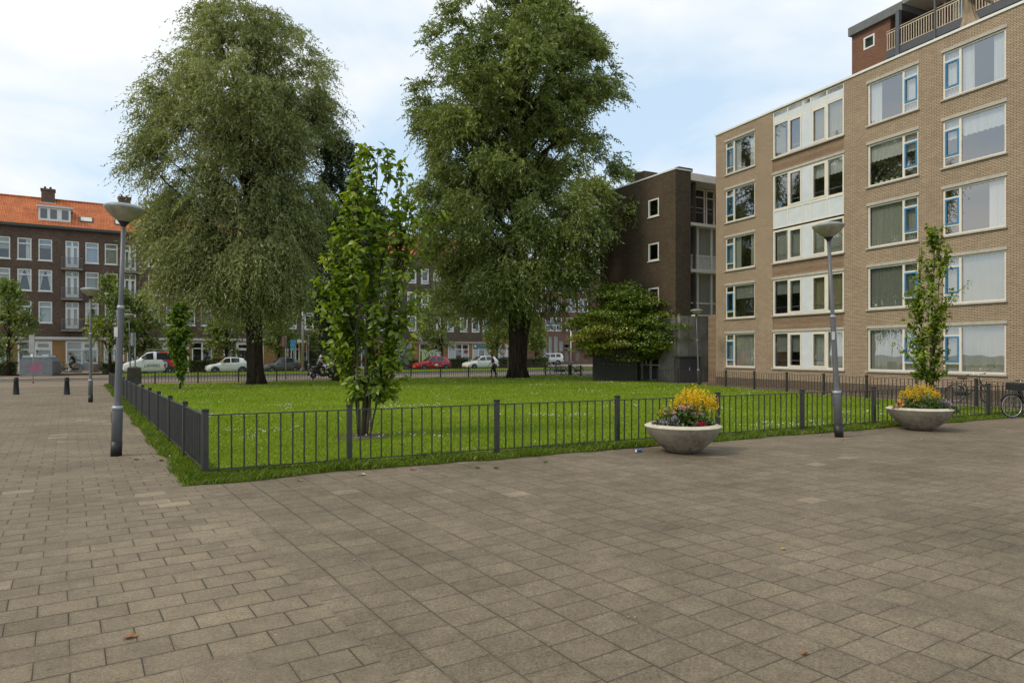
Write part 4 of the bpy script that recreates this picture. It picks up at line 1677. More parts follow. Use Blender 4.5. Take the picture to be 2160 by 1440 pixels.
# --- terrace A
wins, doors = [], []
spec = [(-280, -242), (-222, -186), ('d', -165, -137), (-112, -74), (-58, -22), (-10, 21.5), (36.5, 66.5), (81, 110), ('d', 138, 166.5), (180, 208), (221, 248), ('d', 261, 287), (312.5, 337), (350, 374.5), (388, 411.5), (423.5, 446.8),
        ('d', 470, 492), (506, 527), (541, 561)]
opsA = []
for s in spec:
    for fl in range(3):
        if s[0] == 'd':
            z1 = SILLS[fl] + 1.98
            opsA.append((tx(s[1]), tx(s[2]), z1 - 2.5, z1))
            doors.append((opsA[-1], fl, s[1]))
        else:
            opsA.append((tx(s[0]), tx(s[1]), SILLS[fl], SILLS[fl] + 1.98))
            wins.append((opsA[-1], fl, s[0]))
ta, roofA = terrace_shell('terrace_building', 'long dark brick terrace with bright orange tiled roof at the left', XA0, XA1, M['terrace'], opsA)
CURA = {(36.5, 2): ('right', 'cur_white'), (81, 2): ('blind', 'blind_blue'), (180, 2): ('solid', 'blind_blue'), (221, 2): ('full', 'cur_grey'), (36.5, 1): ('tied', 'cur_white'), (81, 1): ('tied', 'cur_white'),
        (180, 1): ('solid', 'blind_grey'), (221, 1): ('tied', 'cur_white'), (36.5, 0): ('solid', 'blind_mint'), (81, 0): ('solid', 'blind_mint'), (-10, 2): ('half', 'cur_grey'), (350, 0): ('half', 'blind_blue'), (388, 0): ('solid', 'blind_mint')}
opts = [('full', 'cur_grey'), ('full', 'cur_white'), ('half', 'cur_grey'), ('tied', 'cur_white'), None, ('sides', 'cur_grey')]
for o_, fl, key in wins:
    t_window(ta, *o_, 'a', CURA.get((key, fl), rnd.choice(opts)))
for o_, fl, key in doors:
    t_balcony(ta, *o_, ('solid', 'blind_blue') if (fl == 2 and key == 138) else ('full', 'cur_grey'))
# ground floor of A: white fascia, piers and shop fronts
mb = MB()
mb.box(tx(30), XA1 - 0.6, -0.28, -0.002, 3.12, 3.34)
mb.build('shop_fascia', M['fascia'], ta)
mb = MB()
mb.box(XA0, XA1, -0.01, 0.16, 3.0, 3.30)
mb.build('lintel_beam', M['fascia'], ta)
fronts = [(-290, -190, 'bay', None), (-170, -90, 'bay', 'cur_grey'), (-40, 20, 'plain', 'blind_mint'), (37.5, 110, 'bay', 'cur_grey'), (138.5, 206.5, 'bay', 'cur_grey'), (219, 262, 'bay', 'cur_white'), (268, 291, 'door', None), (322, 362, 'bay', None), (369, 398, 'bay', None),
          (405, 447.5, 'door', None), (471, 526, 'bay', None), (537, 556, 'door', None)]
opsG = [(tx(a_), tx(b_), 0.12, 2.95) for a_, b_, _, _ in fronts]
mb = MB()
wall_grid(mb, XA0, XA1, 0, 3.0, opsG, 0.0, 0.13)
mb.build('shopfront_wall', M['orange_brick'], ta)
mb = MB()
for q in (212, 213.5):
    mb.tube([(tx(q), -0.05, 0.1), (tx(q), -0.05, 3.1)], 0.05, 6)
mb.build('downpipe', M['concrete'], ta)
for (a_, b_, kd, cm), o_ in zip(fronts, opsG):
    w = MB()
    x0, x1, z0, z1 = o_
    xm = (x0 + x1) / 2
    if kd == 'bay':
        frame_bars(w, x0, x1, z0, z1, 0.12, 0.0, 0.12, [(xm, 0.11)], [(2.15, x0 + 0.11, x1 - 0.11, 0.09)])
        frame_bars(w, xm + 0.06, x1 - 0.13, 2.2, z1 - 0.13, 0.13, -0.02, 0.10)
        w.box(x0 + 0.12, x1 - 0.12, 0.03, 0.12, z0 + 0.12, 0.62)
    elif kd == 'door':
        frame_bars(w, x0, x1, z0, z1, 0.10, 0.0, 0.12, [(xm, 0.16)], [(2.3, x0 + 0.1, x1 - 0.1, 0.1)])
    else:
        frame_bars(w, x0, x1, z0, z1, 0.12, 0.0, 0.12, (), ())
    win = w.build('shop_window' if kd != 'door' else 'shop_door', M['white'], ta)
    g = MB()
    g.quad((x0 + 0.06, 0.08, z0), (x1 - 0.06, 0.08, z0), (x1 - 0.06, 0.08, z1), (x0 + 0.06, 0.08, z1))
    g.build('pane', M['glass'], win)
    if cm:
        curtains(win, 'full' if kd == 'bay' else 'solid', M[cm], x0 + 0.1, x1 - 0.1, z0, z1, 0.3)


def text(body, name, mat, parent, loc, size, rot=(R(90), 0, 0), shear=0.0, align='LEFT', ext=0.004, scale=(1, 1, 1)):
    cu = bpy.data.curves.new(name, 'FONT')
    cu.body = body
    cu.size = size
    cu.shear = shear
    cu.align_x = align
    cu.extrude = ext
    tmp_ = bpy.data.objects.new('tmp', cu)
    COL.objects.link(tmp_)
    bpy.context.view_layer.update()
    me = bpy.data.meshes.new_from_object(tmp_.evaluated_get(bpy.context.evaluated_depsgraph_get()))
    bpy.data.objects.remove(tmp_)
    me.materials.clear()
    me.materials.append(mat)
    o = link(name, me, parent, loc, rot)
    o.scale = scale
    return o


M['mint_letter'] = plain('mint_lettering', (0.55, 0.68, 0.66), 0.6)
text('Wel  Nodi', 'window_lettering', M['mint_letter'], ta, (tx(159.5), -0.012, 1.93), 0.44)
text('ader  Brou', 'window_lettering', M['mint_letter'], ta, (tx(159.5), -0.012, 1.58), 0.44)
# sweeping pale stickers on the panes
mb = MB()
for q0, q1, zz, hh_ in ((141, 150, 0.75, 0.55), (150, 159, 0.7, 0.3), (177, 188, 0.68, 0.62), (222, 236, 0.65, 0.75), (232, 246, 0.6, 0.35)):
    n = 9
    pts = [(tx(q0) + (tx(q1) - tx(q0)) * i / n, zz + hh_ * math.sin(math.pi * (0.1 + 0.8 * i / n)) * (0.6 + 0.4 * math.sin(i))) for i in range(n + 1)]
    mb = MB()
    mb.xprism([(tx(q0), zz)] + pts + [(tx(q1), zz)], -0.016, -0.008)
    mb.build('window_sticker', M['mint_letter'], ta)

# roof details of A
def roof_z(y):
    return GUT - 0.02 + (17.0 - GUT + 0.02) * (y + 0.3) / 4.8


def dormer(p0, p1):
    x0, x1 = tx(p0) + 0.3, tx(p1) + 0.3
    yf = 0.5
    zb, zt = roof_z(yf) - 0.05, roof_z(yf) + 1.25
    mb = MB()
    mb.box(x0, x1, yf, yf + 2.4, zb, zt)
    mb.box(x0 - 0.15, x1 + 0.15, yf - 0.2, yf + 2.7, zt, zt + 0.16, 1)
    dm = mb.build('dormer', [M['white'], M['fascia']], roofA)
    mb = MB()
    w = (x1 - x0)
    for i, (a_, b_) in enumerate(((0.06, 0.27), (0.36, 0.57), (0.72, 0.93))):
        mb.box(x0 + w * a_, x0 + w * b_, yf - 0.012, yf - 0.004, zb + 0.25, zt - 0.15, 0)
    mb.build('pane', plain('dormer_glass', (0.10, 0.11, 0.115), 0.05, spec=0.9), dm)


dormer(72, 141)
dormer(288, 330)
for q0, q1 in ((161, 190), (236, 258), (452, 470)):
    x0, x1 = tx(q0) + 0.25, tx(q1) + 0.25
    ya, yb = 0.75, 1.6
    mb = MB()
    mb.add([(x0, ya, roof_z(ya) + 0.1), (x1, ya, roof_z(ya) + 0.1), (x1, yb, roof_z(yb) + 0.1), (x0, yb, roof_z(yb) + 0.1),
            (x0, ya, roof_z(ya) - 0.1), (x1, ya, roof_z(ya) - 0.1), (x1, yb, roof_z(yb) - 0.1), (x0, yb, roof_z(yb) - 0.1)],
           [(0, 1, 2, 3), (4, 5, 1, 0), (5, 6, 2, 1), (6, 7, 3, 2), (7, 4, 0, 3)])
    sk = mb.build('skylight', M['gutter'], roofA)
    mb = MB()
    e = 0.1
    mb.add([(x0 + e, ya + e * 0.7, roof_z(ya + e * 0.7) + 0.108), (x1 - e, ya + e * 0.7, roof_z(ya + e * 0.7) + 0.108), (x1 - e, yb - e * 0.7, roof_z(yb - e * 0.7) + 0.108), (x0 + e, yb - e * 0.7, roof_z(yb - e * 0.7) + 0.108)], [(0, 1, 2, 3)])
    mb.build('pane', plain('skylight_blind', (0.62, 0.58, 0.48), 0.1, spec=0.8), sk)
for q in (36, 212, 372, 505):
    x_ = tx(q) + 2.2
    mb = MB()
    mb.box(x_ - 0.55, x_ + 0.55, 3.9, 4.7, 16.2, 17.75, 0)
    mb.box(x_ - 0.62, x_ + 0.62, 3.83, 4.77, 17.75, 17.95, 0)
    mb.box(x_ - 0.65, x_ + 0.65, 3.80, 4.80, 16.3, 16.58, 1)
    ch = mb.build('chimney', [M['terrace'], M['fascia']], roofA)
    mb = MB()
    for dx in (-0.25, 0.2):
        mb.lathe([(0.11, 0), (0.09, 0.22), (0.12, 0.24), (0.01, 0.28)], (x_ + dx, 4.3, 17.95), 8)
    mb.build('chimney_pot', M['gutter'], ch)

# --- terrace B
specB = [(606, 626), (642, 662), ('d', 674, 692), (706, 723), (737, 754), (768, 784), (798, 814), (828, 844), (859, 878), (888, 904), ('d', 914, 930), (943, 957), (970, 986), (995, 1011), (1018, 1034)]
opsB = []
for s in specB:
    for fl in range(3):
        z0 = (4.45, 7.38, 10.3)[fl]
        if s[0] == 'd':
            opsB.append((tx(s[1]), tx(s[2]), z0 - 0.5, z0 + 1.9, 'd', fl))
        else:
            opsB.append((tx(s[0]), tx(s[1]), z0, z0 + 1.9, 'w', fl))
tb_, roofB = terrace_shell('corner_terrace', 'dark brick corner terrace with thick white window frames and shops below', XA1 + 0.02, XB1, M['terrace2'], [o_[:4] for o_ in opsB])
for o_ in opsB:
    if o_[4] == 'w':
        t_window(tb_, *o_[:4], 'b', rnd.choice([None, None, ('left', 'cur_grey'), ('full', 'cur_grey')]))
    else:
        t_balcony(tb_, *o_[:4], ('full', 'cur_grey'))
frB = [(606, 632, 'door'), (646, 700, 'bay'), (735, 790, 'bay'), (815, 868, 'bay'), (884.5, 934, 'sign'), (945, 989, 'door2'), (996.5, 1035, 'pharm')]
opsG = [(tx(a_), tx(b_), 0.12, 2.95) for a_, b_, _ in frB]
mb = MB()
wall_grid(mb, XA1 + 0.02, XB1, 0, 3.3, opsG, 0.0, 0.13)
mb.build('shopfront_wall', M['orange_brick'], tb_)
mb = MB()
mb.box(XA1 + 0.05, tx(600), -0.03, -0.004, 0, 3.3)
mb.build('brick_pier', M['terrace2'], tb_)
mb = MB()
mb.box(tx(800), XB1, -0.22, -0.002, 3.02, 3.2)
mb.build('shop_fascia', plain('pink_grey_fascia', (0.42, 0.36, 0.32), 0.6), tb_)
mb = MB()
mb.box(tx(605), tx(668), -1.6, -0.003, 2.95, 3.32)
mb.build('entrance_canopy', M['cream'], tb_)
for (a_, b_, kd), o_ in zip(frB, opsG):
    x0, x1, z0, z1 = o_
    xm = (x0 + x1) / 2
    w = MB()
    if kd in ('bay', 'sign'):
        frame_bars(w, x0, x1, z0, z1, 0.1, 0.0, 0.12, [(xm, 0.1)] if kd == 'bay' else (), [(2.15, x0 + 0.1, x1 - 0.1, 0.09)])
    else:
        frame_bars(w, x0, x1, z0, z1, 0.12, 0.0, 0.12, [(x0 + (x1 - x0) * 0.33, 0.14), (x0 + (x1 - x0) * 0.67, 0.14)], [(2.25, x0 + 0.1, x1 - 0.1, 0.1)])
    win = w.build('shop_window' if kd in ('bay', 'sign') else 'shop_door', M['white'], tb_)
    g = MB()
    g.quad((x0 + 0.06, 0.08, z0), (x1 - 0.06, 0.08, z0), (x1 - 0.06, 0.08, z1), (x0 + 0.06, 0.08, z1))
    g.build('pane', M['glass'], win)
    if kd in ('pharm', 'door2'):
        for p, q in ((0.03, 0.30), (0.70, 0.97)):
            g = MB()
            g.box(x0 + (x1 - x0) * p, x0 + (x1 - x0) * q, 0.02, 0.06, z0 + 0.1, 2.2)
            g.build('frosted_panel', plain('frosted_film', (0.50, 0.55, 0.55), 0.5), win)
        g = MB()
        g.box(x0 + 0.1, x1 - 0.1, 0.15, 0.2, z0, z1)
        g.build('blind', M['cap_black'], win)
    if kd == 'door2':
        text('Open', 'door_lettering', M['white'], win, (xm - 0.4, -0.01, 0.9), 0.35)
# green lower skin of the shop sign with its bird
sg = MB()
x0, x1 = tx(889), tx(929)
sg.box(x0, x1, -0.06, -0.02, 0.25, 2.15)
M['sign_lime'] = None
t_ = NT('lime_to_grey_poster')
xx = t_.xyz(t_.obj())[0]
t_.principled(t_.ramp(t_.rng(xx, x0, x1, 0, 1), [(0.1, (0.52, 0.62, 0.24)), (0.6, (0.55, 0.63, 0.5)), (0.9, (0.56, 0.62, 0.62))]), 0.5)
sgo = sg.build('shop_sign', t_.mat, tb_)
M['sign_green'] = plain('sign_green', (0.03, 0.12, 0.07), 0.6)
text('YaYa', 'sign_lettering', M['sign_green'], sgo, (x0 + 0.25, -0.066, 1.32), 0.95, ext=0.003, scale=(0.92, 1, 1))
mb = MB()
for i in range(9):
    mb.box(x0 + 0.35 + i * 0.2, x0 + 0.48 + i * 0.2, -0.066, -0.062, 1.02, 1.10)
mb.build('small_print', plain('ochre_print', (0.55, 0.42, 0.08), 0.6), sgo)
mb = MB()
mb.xprism([(x1 - 1.45, 1.18), (x1 - 1.1, 1.02), (x1 - 0.9, 0.86), (x1 - 0.65, 1.05), (x1 - 0.15, 1.1), (x1 - 0.6, 0.95), (x1 - 0.85, 0.72), (x1 - 1.05, 0.84)], -0.066, -0.062)
mb.build('leaf_motif', M['sign_green'], sgo)
mb = MB()
mb.xprism([(x0 + 0.9, 0.30), (x0 + 1.3, 0.62), (x0 + 2.0, 0.72), (x0 + 2.8, 0.5), (x0 + 3.1, 0.30)], -0.065, -0.061)
mb.build('orange_motif', plain('orange_print', (0.62, 0.36, 0.06), 0.6), sgo)
# blue shop board with white roundel
mb = MB()
x0, x1 = tx(998), tx(1033)
mb.box(x0, x1, -0.1, -0.02, 2.42, 2.85)
bb = mb.build('shop_board', plain('teal_board', (0.03, 0.16, 0.27), 0.5), tb_)
mb = MB()
mb.lathe([(0.001, -0.11), (0.17, -0.11), (0.17, -0.1)], (x0 + 0.25, 0, 2.64), 16, axis='y')
mb.build('roundel', M['white'], bb)
mb = MB()
for i in range(15):
    mb.box(x0 + 0.6 + i * 0.155, x0 + 0.70 + i * 0.155, -0.108, -0.102, 2.58, 2.68)
mb.build('small_print', plain('pale_teal', (0.18, 0.36, 0.46), 0.6), bb)
# small red notice, house number plates
mb = MB()
mb.box(tx(979), tx(986.5), -0.05, -0.02, 1.78, 2.2)
mb.build('notice', plain('red_notice', (0.30, 0.02, 0.03), 0.5), tb_)
# projecting light box
mb = MB()
x0 = tx(878)
mb.box(x0 - 0.10, x0 + 0.28, -1.0, -0.1, 3.35, 4.35, 0)
mb.box(x0 + 0.285, x0 + 0.30, -0.95, -0.15, 3.45, 4.25, 1)
mb.box(x0 - 0.08, x0 + 0.26, -1.012, -1.002, 3.40, 4.30, 2)
mb.build('projecting_sign', [M['steel'], plain('navy_sign', (0.02, 0.05, 0.12), 0.4), plain('grey_sign_face', (0.42, 0.46, 0.50), 0.5)], tb_)
mb = MB()
mb.tube([(tx(1037), -0.07, 0), (tx(1037), -0.07, 7.0)], 0.06, 8)
mb.build('downpipe', M['white'], tb_)

# --- lower shop beyond the corner with a large portrait poster
xc0 = XB1 + 0.02
sh = thing('corner_shop', 'low white shop beside the corner terrace with a portrait poster', 'building', (*TO, 0), trz)
mb = MB()
xc1 = tx(1112)
wall_grid(mb, xc0, xc1, 0, 6.2, [], 0.6, 0.1)
mb.quad((xc1, 0.6, 0), (xc1, 9, 0), (xc1, 9, 6.2), (xc1, 0.6, 6.2))
mb.quad((xc0, 0.6, 6.2), (xc1, 0.6, 6.2), (xc1, 9, 6.2), (xc0, 9, 6.2))
mb.build('wall', M['orange_brick'], sh)
mb = MB()
x0, x1 = tx(1051), tx(1076)
mb.box(x0, x1, 0.5, 0.56, 0.2, 2.9)
po = mb.build('poster', plain('pale_poster', (0.62, 0.60, 0.62), 0.5), sh)
mb = MB()
mb.lathe([(0.001, 0.488), (0.46, 0.488), (0.46, 0.495)], (x0 + 0.95, 0, 2.0), 18, axis='y', wob=lambda a, h: 1.0 + 0.18 * abs(math.sin(a)))
mb.build('face_print', plain('skin_print', (0.45, 0.30, 0.22), 0.6), po)
mb = MB()
mb.xprism([(x0 + 0.42, 2.05), (x0 + 0.5, 2.5), (x0 + 0.95, 2.68), (x0 + 1.42, 2.5), (x0 + 1.5, 2.05), (x0 + 1.36, 2.28), (x0 + 0.95, 2.40), (x0 + 0.55, 2.28)], 0.478, 0.486)
mb.xprism([(x0 + 1.7, 2.55), (x0 + 2.2, 2.3), (x0 + 2.3, 2.0), (x0 + 2.0, 1.6), (x0 + 1.9, 1.75), (x0 + 2.1, 2.05), (x0 + 1.75, 2.3)], 0.478, 0.486)
mb.build('hair_print', plain('dark_print', (0.03, 0.025, 0.025), 0.6), po)
mb = MB()
mb.xprism([(x0 + 0.2, 0.3), (x0 + 0.4, 1.2), (x0 + 0.7, 1.55), (x0 + 1.2, 1.55), (x0 + 1.6, 1.1), (x0 + 1.8, 0.3)], 0.478, 0.486)
mb.build('shirt_print', plain('grey_print', (0.33, 0.37, 0.42), 0.6), po)
mb = MB()
mb.box(tx(1080), tx(1110), 0.52, 0.57, 0.2, 3.6)
mb.build('shop_window', plain('pale_shop_glass', (0.5, 0.5, 0.5), 0.15), sh)

# --- far maroon brick house closing the side street
_d = 118.0
HX = Vector((0.985, 0.17))
HO = Vector(((1085 - 1080) / F * _d, _d))
hrz = math.atan2(HX.y, HX.x)
hb = thing('maroon_house', 'maroon brick house with white framed balconies closing the side street', 'building', (*HO, 0), hrz)


def hx(px):
    return on_line(HO, HX, px)


def hz(px, py):
    return z_at(py, (HO + HX * hx(px)).y)


hx1 = hx(1300)
ops = []
for q0, q1 in ((1146, 1153.5), (1157, 1164.5), (1168.5, 1176.5)):
    ops.append((hx(q0), hx(q1), hz(1160, 756), hz(1160, 709)))
ops.append((hx(1179.5), hx(1187.5), hz(1183, 741), hz(1183, 719)))
ops.append((hx(1135), hx(1141), hz(1138, 742), hz(1138, 724)))
doors_ = [(hx(1190.5), hx(1199.5), 0.4, hz(1195, 727)), (hx(1214), hx(1222), 0.4, hz(1218, 727))]
upp = []
for k_ in range(3):
    za = hz(1165, 698) + k_ * 3.3
    for q0, q1 in ((1100, 1118), (1122, 1143), (1150, 1185), (1195, 1214), (1220, 1240)):
        upp.append((hx(q0), hx(q1), za, za + 2.3))
mb = MB()
wall_grid(mb, hx(1040), hx1, 0, 15.5, ops + doors_ + upp, 0, 0.15)
mb.quad((hx(1040), 10, 0), (hx1, 10, 0), (hx1, 10, 15.5), (hx(1040), 10, 15.5))
mb.build('wall', M['redbrick'], hb)
mb = MB()
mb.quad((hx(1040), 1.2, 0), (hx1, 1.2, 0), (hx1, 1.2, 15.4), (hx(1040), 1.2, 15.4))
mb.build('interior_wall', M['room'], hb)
mb = MB()
mb.box(hx(1040) - 0.2, hx1, -0.2, 10, 15.5, 15.8)
mb.build('roof', M['tiles'], hb)
for o_ in ops:
    w = MB()
    frame_bars(w, *o_, 0.09, 0.03, 0.12, (), [(o_[2] + (o_[3] - o_[2]) * 0.74, o_[0] + 0.08, o_[1] - 0.08, 0.09)])
    win = w.build('window', plain('olive_frame', (0.30, 0.27, 0.19), 0.6), hb)
    g = MB()
    g.quad((o_[0], 0.09, o_[2]), (o_[1], 0.09, o_[2]), (o_[1], 0.09, o_[3]), (o_[0], 0.09, o_[3]))
    g.build('pane', M['glass'], win)
    curtains(win, 'solid', M['cur_grey'], o_[0], o_[1], o_[2], o_[3], 0.4)
for o_ in doors_:
    w = MB()
    w.box(o_[0], o_[1], 0.05, 0.12, o_[2], o_[3] - 0.8)
    w.box(o_[0] - 0.1, o_[1] + 0.1, -0.4, 0.1, o_[3] - 0.75, o_[3] - 0.5)
    w.build('door', plain('olive_door', (0.16, 0.15, 0.11), 0.6), hb)
for o_ in upp:
    w = MB()
    n = max(2, int((o_[1] - o_[0]) / 0.75))
    frame_bars(w, *o_, 0.1, -0.02, 0.1, [(o_[0] + (o_[1] - o_[0]) * i / n, 0.08) for i in range(1, n)], [(o_[2] + 1.0, o_[0] + 0.1, o_[1] - 0.1, 0.1)])
    win = w.build('window', M['white'], hb)
    g = MB()
    g.quad((o_[0], 0.05, o_[2]), (o_[1], 0.05, o_[2]), (o_[1], 0.05, o_[3]), (o_[0], 0.05, o_[3]))
    g.build('pane', M['glass'], win)
mb = MB()
mb.tube([(hx(1204), -0.08, 0.3), (hx(1204), -0.08, 6)], 0.09, 6)
mb.build('downpipe', M['white'], hb)
# ================================================================ trees
def envelope(prof, z):
    zs_ = [p[0] for p in prof]
    return np.interp(z, zs_, [p[1] for p in prof]), np.interp(z, zs_, [p[2] for p in prof])


def limb(mb, p0, p1, r0, r1, rise, n=6, seg=7, jitter=0.12):
    p0, p1 = Vector(p0), Vector(p1)
    L_ = (p1 - p0).length
    mid = (p0 + p1) / 2 + Vector((0, 0, rise * L_))
    pts, rad = [], []
    for i in range(seg + 1):
        q = i / seg
        p = p0 * (1 - q) ** 2 + mid * 2 * q * (1 - q) + p1 * q * q
        if 0 < i < seg:
            p = p + Vector((random.uniform(-1, 1), random.uniform(-1, 1), random.uniform(-1, 1))) * jitter * L_ * 0.12
        pts.append(p)
        rad.append(r0 * (1 - q) + r1 * q)
    mb.tube(pts, rad, n)
    return pts


def big_tree(name, label, base, prof, trunk, nb, ncl, twigs, nleaf, ln, wd, mat, droop, tw_len, bsz, seed, group=None, ysq=1.0, fork=None, cat='tree', bmat='bark', surf=0.55, tb=0.0, spread=1.0, zmin=1.5):
    """prof: (height, left half width, right half width) of the crown; trunk: list of (x,y,z,r)"""
    rs = np.random.default_rng(seed)
    random.seed(seed)
    root = thing(name, label, cat, (*base, 0), 0, group)
    zlo, zhi = prof[0][0], prof[-1][0]
    # main boughs, weighted by crown width
    zc = np.linspace(zlo, zhi, 200)
    l_, r_ = envelope(prof, zc)
    w = (l_ + r_) ** 1.05 + 0.2
    bz = rs.choice(zc, nb, p=w / w.sum()) + rs.uniform(-0.3, 0.3, nb)
    th = rs.uniform(0, 2 * np.pi, nb)
    rho = rs.uniform(surf, 1.0, nb)
    rho[: nb // 3] = rs.uniform(0.05, 0.6, nb // 3)
    bl, br = envelope(prof, bz)
    rx = np.where(np.cos(th) > 0, br, bl)
    ry = (bl + br) / 2 * ysq
    cx = (br - bl) * 0.0
    BP = np.column_stack([np.cos(th) * rx * rho + cx, np.sin(th) * ry * rho, bz])
    # wood
    tm = MB()
    tp = [Vector(t[:3]) for t in trunk]
    tr_ = [t[3] for t in trunk]
    tm.tube(tp, tr_, 14)
    # root flare
    for a in np.linspace(0, 6.28, 7)[:-1]:
        r0 = tr_[0]
        tm.tube([(math.cos(a) * r0 * 0.98 + tp[0].x, math.sin(a) * r0 * 0.98 + tp[0].y, -0.1), (math.cos(a) * r0 * 0.62 + tp[0].x, math.sin(a) * r0 * 0.62 + tp[0].y, r0 * 1.2)], [r0 * 0.26, r0 * 0.2], 6)
    ztr = [p.z for p in tp]
    for i in range(nb):
        q = BP[i]
        hz_ = np.hypot(q[0], q[1])
        za = min(ztr[-1] - 0.1, max(zmin + rs.uniform(0, 1.8), q[2] - 0.75 * hz_ - rs.uniform(0.3, 1.5)))
        k_ = np.searchsorted(ztr, za)
        k_ = min(max(k_, 1), len(ztr) - 1)
        f = (za - ztr[k_ - 1]) / (ztr[k_] - ztr[k_ - 1])
        f = min(max(f, 0), 1)
        a0 = tp[k_ - 1].lerp(tp[k_], f)
        rr = tr_[k_ - 1] * (1 - f) + tr_[k_] * f
        limb(tm, a0, q, min(rr * 0.5, 0.03 + 0.012 * (Vector(q) - a0).length), 0.010, 0.10 if q[2] > a0.z + 1 else 0.28)
    tm.build('trunk', M[bmat], root)
    # leaf clumps gathered round the boughs
    ib = rs.integers(0, nb, ncl)
    sg = bsz * (0.6 + 0.8 * rs.random(nb))
    Cc = BP[ib] + rs.normal(0, 1, (ncl, 3)) * sg[ib][:, None] * np.array([1, 1, 0.8])
    Cc[:, 2] = np.clip(Cc[:, 2], zlo, zhi)
    l2, r2 = envelope(prof, Cc[:, 2])
    lim = np.where(Cc[:, 0] > 0, r2, l2)
    d = np.hypot(Cc[:, 0] / np.maximum(lim, 0.05), Cc[:, 1] / np.maximum((l2 + r2) / 2 * ysq, 0.05))
    over = np.maximum(d, 1e-6)
    sc = np.where(over > 1.0, (0.86 + 0.16 * rs.random(ncl)) / over, 1.0)
    Cc[:, 0] *= sc
    Cc[:, 1] *= sc
    ctint = rs.normal(0.5, 0.13, ncl) + (rs.normal(0, 0.13, nb))[ib] + tb
    # twigs
    nt = ncl * twigs
    ic = np.repeat(np.arange(ncl), twigs)
    radial = Cc[ic] - np.column_stack([np.zeros(nt), np.zeros(nt), np.full(nt, (zlo + zhi) / 2 - 1)])
    radial[:, 2] *= 0.5
    radial /= (np.linalg.norm(radial, axis=1)[:, None] + 1e-6)
    D0 = radial * 0.9 + rs.normal(0, 0.62 * spread, (nt, 3)) + np.array([0, 0, 0.5])
    D0 /= np.linalg.norm(D0, axis=1)[:, None]
    S0 = Cc[ic] + rs.normal(0, 0.12, (nt, 3))
    Lt = tw_len * rs.uniform(0.6, 1.3, nt)
    # leaves along each twig
    n = nt * nleaf
    it = np.repeat(np.arange(nt), nleaf)
    q = np.tile((np.arange(nleaf) + 0.6) / nleaf, nt) + rs.uniform(-0.3, 0.3, n) / nleaf
    down = np.array([0, 0, -1.0])
    P_ = S0[it] + D0[it] * (Lt[it] * q)[:, None] + down * (droop * Lt[it] * q ** 2)[:, None]
    T_ = D0[it] + down * (2 * droop * q)[:, None]
    T_ /= (np.linalg.norm(T_, axis=1)[:, None] + 1e-6)
    LD = T_ * 0.75 + rs.normal(0, 0.55, (n, 3)) + down * (0.25 * min(1, droop + 0.3))
    lens = ln * rs.uniform(0.65, 1.25, n)
    LD /= np.linalg.norm(LD, axis=1)[:, None]
    Q_ = rs.normal(0, 1, (n, 3))
    Sd = np.cross(LD, Q_)
    Sd /= (np.linalg.norm(Sd, axis=1)[:, None] + 1e-9)
    wv = wd * rs.uniform(0.75, 1.25, n)
    mid = P_ + LD * (lens * 0.42)[:, None]
    V = np.stack([P_, mid + Sd * wv[:, None] / 2, P_ + LD * lens[:, None], mid - Sd * wv[:, None] / 2], 1).reshape(-1, 3)
    keep = P_[:, 2] > 0.25
    V = V.reshape(-1, 4, 3)[keep].reshape(-1, 3)
    tint = np.clip(ctint[ic][it] + rs.normal(0, 0.13, n), 0, 1)[keep]
    m = int(keep.sum())
    np_mesh('crown', V, np.arange(4 * m).reshape(m, 4), M[mat], root, np.repeat(tint, 4))
    return root


def pix_prof(base, rows, zfix=None):
    """rows: (photo y, left x, right x) of the crown outline around a trunk at base -> (z, left, right) in metres"""
    d = base[1]
    px0 = 1080 + base[0] / d * F
    out_ = []
    for y, xl, xr in rows:
        out_.append((z_at(y, d), (px0 - xl) / F * d, (xr - px0) / F * d))
    return sorted(out_)


# --- big willow, left
wb_ = gp(538, 811)
prof = pix_prof(wb_, [(42, 438, 585), (60, 410, 615), (100, 362, 668), (150, 335, 708), (200, 318, 745), (240, 300, 755), (300, 292, 745), (350, 290, 722), (400, 300, 695), (450, 290, 690), (500, 290, 684), (550, 296, 675), (590, 318, 668), (620, 350, 650), (645, 430, 600)])
prof = [(z, max(0.3, a - (0.3 if z > 11 else 0.85)), max(0.3, b - (0.15 if z > 11 else 0.65))) for z, a, b in prof]
H_ = prof[-1][0]
big_tree('willow_tree', 'tall loose willow with grey green drooping foliage left of the young tree', wb_, prof,
         [(0.08, 0, -0.1, 0.56), (0.0, 0, 1.0, 0.47), (-0.05, 0, 3.2, 0.45), (-0.2, 0, 5.5, 0.42), (-0.3, 0.1, 9, 0.33), (-0.6, 0.1, 13, 0.22), (-0.4, 0, 17, 0.12), (-0.7, 0, H_ - 1.5, 0.03)],
         160, 2350, 10, 14, 0.23, 0.056, 'willow', 0.8, 1.25, 0.62, 11, zmin=4.5)
